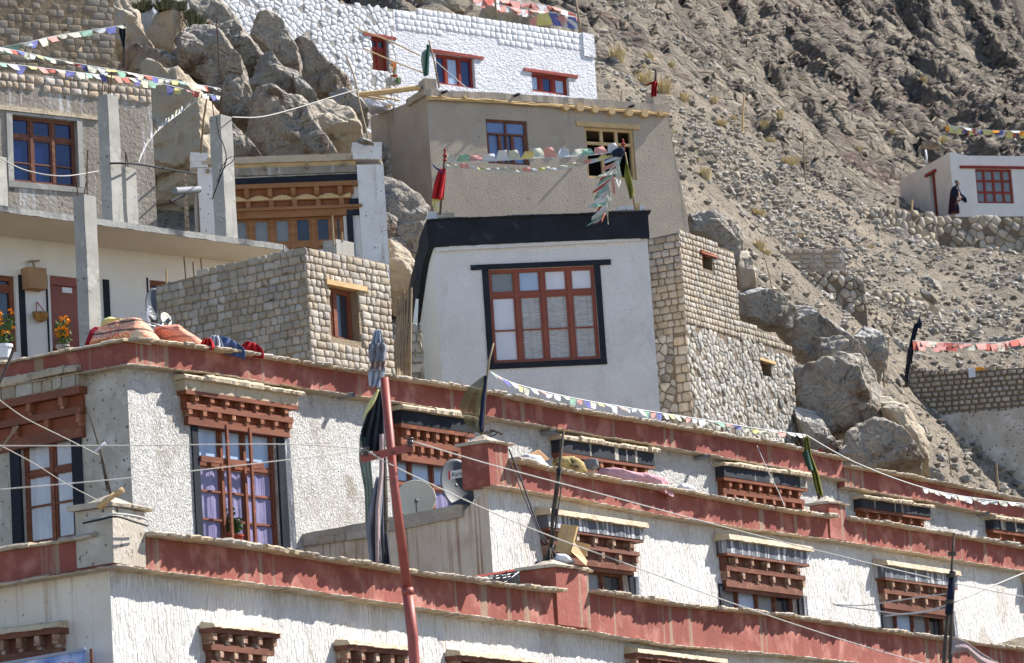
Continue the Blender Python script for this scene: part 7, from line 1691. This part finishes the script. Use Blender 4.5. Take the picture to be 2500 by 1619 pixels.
# door plant pots at the red door, timber pile
wire('thick peeled timber beam bridging from the rocks to the tan house corner', [(870, 232, 86), (930, 226, 86), (980, 220, 86), (1026, 214, 86)], .075, 'newwood', name='timber_beam', cat='timber')
for i, (a, b) in enumerate((((888, 236), (940, 244)), ((905, 232), (978, 246)), ((880, 248), (955, 262)), ((900, 250), (960, 258)), ((884, 228), (900, 270)), ((890, 252), (930, 268)))):
    mb = MB(); Yt = 87.5 + i * .1; mb.tube([at(*a, Yt), at(*b, Yt)], .03, 7, .022); mesh_thing(mb, 'timber_pole', M['newwood'], 'peeled pole in the loose timber pile behind the tan house side wall', 'timber', 'poles in the timber pile')
pile('sack', 'white bags stuffed under the timber pile', 'sack', [(884, 250), (920, 246), (958, 258), (940, 274), (905, 276), (888, 264)], 88, .5, 'cloth_w', 91, .1)
pile('stone', 'flat grey stones stacked on the roof block under the leaning stick', 'stone', [(868, 346), (880, 338), (900, 342), (915, 352), (890, 354)], 71.9, .2, 'boulder3', 92, .06)
# lean-to of branches and hanging trousers left of the white house
for i in range(9):
    x = 966 + i * 4.2; mb = MB(); mb.tube([at(x, 940, 65.5 + i * .05), at(x + rj(4), 850, 65.6), at(x + rj(6) + i * .8, 728 - i * 2 + rj(10), 65.7)], R(.02, .05), 6, .02)
    mesh_thing(mb, 'branch', M['polewood'], 'weathered upright branch of the lean-to beside the white house', 'branch', 'branches of the lean-to')
mb = MB(); FL = Fc(None, O=at(962, 930, 66.2), d=F6.d); bricks(mb, FL, 0, .6, [(0, FL.uz(965, 800)[1]), (.6, FL.uz(1000, 790)[1])], 10, .2, .18, .34, .02, .05)
mb.fbox(FL, 0, .6, 10, FL.uz(985, 795)[1] - .03, -.3, 0); mesh_thing(mb, 'stone_pier', M['stones'], 'grey stone pier behind the branches of the lean-to', 'wall')
tr = cloth(None, 'trousers', [(1012, 828), (1000, 855), (1012, 900), (1015, 938)], [(1024, 826), (1034, 860), (1034, 900), (1032, 940)], 66.3, 'cloth_k', 2, .12)
tag(tr, 'khaki trousers hung to dry beside the white house', 'trousers')
mb = MB(); mb.hexa([at(1004, 820, 67), at(1018, 820, 67), at(1018, 820, 67.3), at(1004, 820, 67.3), at(1015, 730, 67), at(1022, 730, 67), at(1022, 730, 67.3), at(1015, 730, 67.3)]); mesh_thing(mb, 'white_board', M['whside'], 'narrow white board leaning against the side of the white house', 'board')
# rubble along the right end roof
for i in range(22):
    x = 2385 + i * 6; y = 1196 + i * 1.7 + rj(4); s = R(4, 9); Yq = F3.px(x, y, -1.0).y
    mb = blob([(x + math.cos(a) * s * R(.8, 1.2), y - math.sin(a) * s * .7) for a in [k * .785 for k in range(8)]], Yq, .12, 200 + i, 18, 10, 4, .06)
    mesh_thing(mb, 'rubble_stone', M['boulder3'], 'loose rubble stone on the roof of the right end house', 'stone', 'rubble on the right end roof', smooth=True)
# things lying on the ruined wall and behind the upper parapet
block(FB, 2366, 2380, 898, 922, .0, .06, 'cloth_w', 'white_rag', 'white rag hanging over the top of the ruined mud brick wall', 'cloth')
pile('cloth', 'yellow cloth lying along the top of the ruined wall', 'cloth', [(2372, 902), (2390, 896), (2412, 898), (2416, 904), (2380, 907)], 94.8, .15, FLAG['o'], 93, .08)
mb = MB(); mb.bar(at(2018, 1108, 74), at(2034, 1090, 74), .18, .12); mesh_thing(mb, 'metal_box', M['rust'], 'dark rusty box poking above the upper parapet by the boulders', 'box')
mb = MB(); mb.bar(at(1998, 1108, 74), at(2006, 1098, 74), .12, .1); mesh_thing(mb, 'brick', M['redwood'], 'small red brick beside the rusty box above the upper parapet', 'brick')
for (x, y) in ((2262, 362), (2283, 360)): pass
pile('rock', 'pale flat rock stack beside the white pipe at the far house', 'rock', [(2250, 352), (2270, 348), (2296, 352), (2298, 362), (2270, 360), (2252, 358)], 168, .6, 'boulder3', 94, .1)
q = pole('white_post', 'white pipe rising beside the far house', 'post', [(2262, 400, 163), (2262, 384, 163), (2259, 366, 163)], .05, .05, 'white')
# small pots beside the red door of the top house
block(F9, 957, 978, 190, 202, .2, .5, 'concrete', 'pot_ledge', 'grey block ledge carrying the pots under the red door', 'ledge')
block(F9, 972, 979, 190, 202, .52, .6, 'leaf', 'green_tin', 'small green tin on the ledge by the red door', 'tin')
pot(962, 184, F9.px(962, 190, .35).y, .1, .12, 'red pot with yellow flowers beside the red door', True, 50, 16, 30)

# ---- pipes, rods and canes -------------------------------------------
mb = MB(); mb.tube([at(486, 462, 70.6), at(426, 466, 69.6)], .07, 12, .075); mesh_thing(mb, 'drain_tube', M['pipe'], 'fat grey drain tube poking left from the carved window house', 'pipe')
mb = MB(); mb.tube([at(452, 476, 70), at(432, 484, 69.6), at(416, 492, 69.4)], .03, 8); mesh_thing(mb, 'hose_end', M['wiredark'], 'black hose end just under the fat grey drain tube', 'hose')
for (x0, y0, x1, y1, lab) in ((454, 684, 449, 627, 'tallest bare rod rising over the mud brick side wall'), (474, 680, 471, 640, 'middle bare rod over the mud brick side wall'), (494, 674, 490, 631, 'right bare rod over the mud brick side wall')):
    mb = MB(); mb.tube([at(x0, y0, 61.5), at(x1, y1, 61.5)], .012, 5); mesh_thing(mb, 'steel_rod', M['rust'], lab, 'rod')
mb = MB(); mb.bar(at(407, 694, 62), at(406, 659, 62), .035); mesh_thing(mb, 'wood_stake', M['newwood'], 'short pine stake at the far end of the mud brick side wall', 'stake')
mb = MB(); mb.tube([at(815, 600, 59.6), at(811, 526, 59.6)], .02, 6, .012); mesh_thing(mb, 'cane', M['polewood'], 'taller cane standing on the grey concrete stub', 'cane')
mb = MB(); mb.tube([at(836, 592, 59.7), at(835, 566, 59.7)], .018, 6, .014); mesh_thing(mb, 'cane', M['polewood'], 'shorter cane standing on the grey concrete stub', 'cane')
mb = MB(); mb.tube([at(490, 372, 71), at(497, 290, 69), at(505, 240, 67)], .025, 7, .015); mesh_thing(mb, 'bamboo_cane', M['polewood'], 'leaning bamboo cane behind the pale concrete column', 'cane')
wire('black cable knotted round the pale concrete column', [(528, 284, 65.7), (535, 330, 65.6), (545, 352, 65.6), (552, 390, 65.55), (535, 440, 65.5), (518, 486, 65.6)], .012, 'wiredark')
wire('loose grey cord loop tied on the pale concrete column', [(536, 420, 65.4), (556, 388, 65.3), (572, 384, 65.4), (566, 396, 65.4), (548, 410, 65.4), (530, 445, 65.5)], .009, 'wiredark')
wire('long dead wire draped on the far slope below the brick stack', [(1830, 640, 104), (1900, 690, 100), (1990, 735, 98), (2050, 770, 96)], .02, 'wire')
# ================================================================== person by the far house
pY = 161.6
foot = at(2336, 523, pY); s = 1.0
pr = root('person', 'person in dark robe and navy shawl stooping with arms out beside the far house', 'person', foot)
def pp(x, y, dy=0.0):   # from the close-up, 12.85 px per photo px
    p = at(2270 + x / 12.85, 420 + y / 12.85, pY + dy); return p
def skin(name, chains, m, parent, sub=2):
    vs = []; es = []; rs = []
    for ch in chains:
        prev = None
        for it in ch:
            if isinstance(it, int): prev = it; continue
            p, r = it; vs.append(p); rs.append(r)
            if prev is not None: es.append((prev, len(vs) - 1))
            prev = len(vs) - 1
    me = bpy.data.meshes.new(name); Mi = WM[parent.name].inverted()
    me.from_pydata([tuple(Mi @ v) for v in vs], es, []); me.materials.append(m)
    o = bpy.data.objects.new(name, me); COL.objects.link(o); o.parent = parent; WM[o.name] = WM[parent.name]
    md = o.modifiers.new('skin', 'SKIN'); md.use_smooth_shade = True
    for i, r in enumerate(rs): me.skin_vertices[0].data[i].radius = (r, r)
    me.skin_vertices[0].data[0].use_root = True
    sb = o.modifiers.new('sub', 'SUBSURF'); sb.levels = sub; sb.render_levels = sub
    return o
pel = pp(740, 800)
body = [[(pel, .14), (pp(735, 700), .13), (pp(760, 560), .14), (pp(800, 470), .1), (pp(840, 430), .055), (pp(866, 400), .07), (pp(878, 365), .1), (pp(882, 315), .1)],
        [3, (pp(845, 500, -.16), .06), (pp(860, 640, -.2), .045), (pp(880, 790, -.2), .035), (pp(925, 815, -.22), .028), (pp(945, 835, -.22), .026)],
        [3, (pp(870, 520, .12), .06), (pp(950, 700, .1), .045), (pp(1060, 780, .06), .035), (pp(1100, 795, .05), .028), (pp(1120, 810, .05), .026)],
        [0, (pp(720, 950, -.08), .09), (pp(715, 1130, -.08), .06), (pp(705, 1290, -.08), .045), (pp(790, 1320, -.1), .035)],
        [0, (pp(770, 950, .08), .09), (pp(800, 1130, .08), .06), (pp(800, 1290, .08), .045), (pp(890, 1315, .06), .035)]]
for hx, hy, hd, base in ((945, 835, -.22, 13), (1120, 810, .05, 18)):
    for k, (dx, dy, dz) in enumerate(((30, 35, -.03), (42, 48, -.01), (44, 55, .01), (38, 52, .03), (8, 44, -.05))):
        body.append([base, (pp(hx + dx * .5, hy + dy * .5, hd + dz), .011), (pp(hx + dx, hy + dy + 12, hd + dz), .008)])
skin('body', body, M['skin'], pr, 2)
# robe: continuous skirt, and the shawl over the back
def lathe(rings, n=26):
    vs = []; fs = []
    for (c, rx, ry, fl) in rings:
        for i in range(n):
            w = 2 * math.pi * i / n; k = 1 + fl * math.sin(w * 7)
            vs.append(c + Vector((math.cos(w) * rx * k, math.sin(w) * ry * k, 0)))
    for r_ in range(len(rings) - 1):
        for i in range(n): fs.append((r_ * n + i, r_ * n + (i + 1) % n, (r_ + 1) * n + (i + 1) % n, (r_ + 1) * n + i))
    fs.append(tuple(range(n))); fs.append(tuple((len(rings) - 1) * n + i for i in range(n - 1, -1, -1)))
    mb = MB(); mb.add(vs, fs); return mb
px_ = pY / FPX / 12.85
lathe([(pp(765, 1290), 185 * px_, .3, .06), (pp(760, 1150), 175 * px_, .28, .05), (pp(745, 1000), 150 * px_, .24, .04), (pp(735, 850), 125 * px_, .2, .02), (pp(750, 740), 125 * px_, .19, .01), (pp(770, 640), 120 * px_, .18, 0)]).build('robe', M['robe'], pr, True)
lathe([(pp(760, 800), 120 * px_, .2, .03), (pp(765, 680), 140 * px_, .21, .02), (pp(790, 560), 140 * px_, .22, .01), (pp(805, 480), 110 * px_, .2, 0), (pp(835, 430), 60 * px_, .1, 0), (pp(845, 405), 40 * px_, .07, 0)]).build('shawl', M['cloth_navy'], pr, True)
skin('sleeve', [[(pp(850, 520, -.16), .085), (pp(868, 640, -.2), .07), (pp(890, 765, -.2), .055)]], M['cloth_navy'], pr, 1)
skin('sleeve', [[(pp(880, 530, .12), .085), (pp(950, 690, .1), .075), (pp(1060, 770, .06), .06), (pp(1110, 800, .05), .05)]], M['cloth_navy'], pr, 1)
cloth(pr, 'hanging_fringe', [(955, 800), (960, 860), (985, 900)] and [(2270 + 960 / 12.85, 420 + 800 / 12.85), (2270 + 980 / 12.85, 420 + 870 / 12.85), (2270 + 1040 / 12.85, 420 + 920 / 12.85)], [(2270 + 1120 / 12.85, 420 + 790 / 12.85), (2270 + 1150 / 12.85, 420 + 830 / 12.85), (2270 + 1170 / 12.85, 420 + 930 / 12.85)], pY - .05, 'cloth_navy', 3, .05, jag=.12)
hc = pp(868, 318); hm = MB()
vs = []; fs = []
for k in range(8):
    ph = -.35 + k / 7 * (math.pi / 2 + .35)
    for i in range(18):
        w = i * 2 * math.pi / 18; vs.append(hc + Vector((math.cos(w) * .105 * math.cos(ph) - .03, math.sin(w) * .105 * math.cos(ph), math.sin(ph) * .12)))
for k in range(7):
    for i in range(18): fs.append((k * 18 + i, k * 18 + (i + 1) % 18, (k + 1) * 18 + (i + 1) % 18, (k + 1) * 18 + i))
hm.add(vs, fs); hm.build('hair', M['hair'], pr, True)
f = MB(); fc = pp(925, 372)
f.add([fc + Vector((-.02, -.02, .03)), fc + Vector((-.02, .02, .03)), fc + Vector((.03, 0, -.01)), fc + Vector((-.02, 0, -.02))], [(0, 2, 1), (0, 3, 2), (1, 2, 3)])
f.build('nose', M['skin'], pr)
# ================================================================== light, sky, camera
W = bpy.data.worlds.new('World'); SC.world = W; W.use_nodes = True
nt = W.node_tree; bg = nt.nodes['Background']; sky = nt.nodes.new('ShaderNodeTexSky'); sky.sky_type = 'NISHITA'; sky.sun_disc = False
SUN = Vector((.93 * math.cos(math.radians(43)), .37 * math.cos(math.radians(43)), math.sin(math.radians(43)))).normalized()
el = math.asin(SUN.z); az = math.atan2(SUN.x, SUN.y)
sky.sun_elevation = el; sky.sun_rotation = az; sky.altitude = 3500; sky.air_density = 1.0; sky.dust_density = 1.0; sky.ozone_density = 1.0
nt.links.new(sky.outputs[0], bg.inputs[0]); bg.inputs[1].default_value = .117
sd = bpy.data.lights.new('sun', 'SUN'); sd.energy = 5.0; sd.angle = math.radians(.53); sd.color = (1, .955, .89)
so = bpy.data.objects.new('sun', sd); COL.objects.link(so)
so.rotation_euler = SUN.to_track_quat('Z', 'Y').to_euler(); so.location = (30, 60, 80)
cd = bpy.data.cameras.new('camera'); co = bpy.data.objects.new('camera', cd); COL.objects.link(co); SC.camera = co
co.location = CAM; co.rotation_euler = ROT.to_euler()
cd.sensor_width = 36; cd.lens = 36 * FPX / 2500; cd.clip_start = .5; cd.clip_end = 2000
cd.dof.use_dof = True; cd.dof.focus_distance = 58; cd.dof.aperture_fstop = 5.6
SC.view_settings.view_transform = 'Standard'; SC.view_settings.look = 'None'; SC.view_settings.gamma = 1; SC.view_settings.exposure = .94
SC.cycles.max_bounces = 6; SC.cycles.diffuse_bounces = 3; SC.cycles.transparent_max_bounces = 6
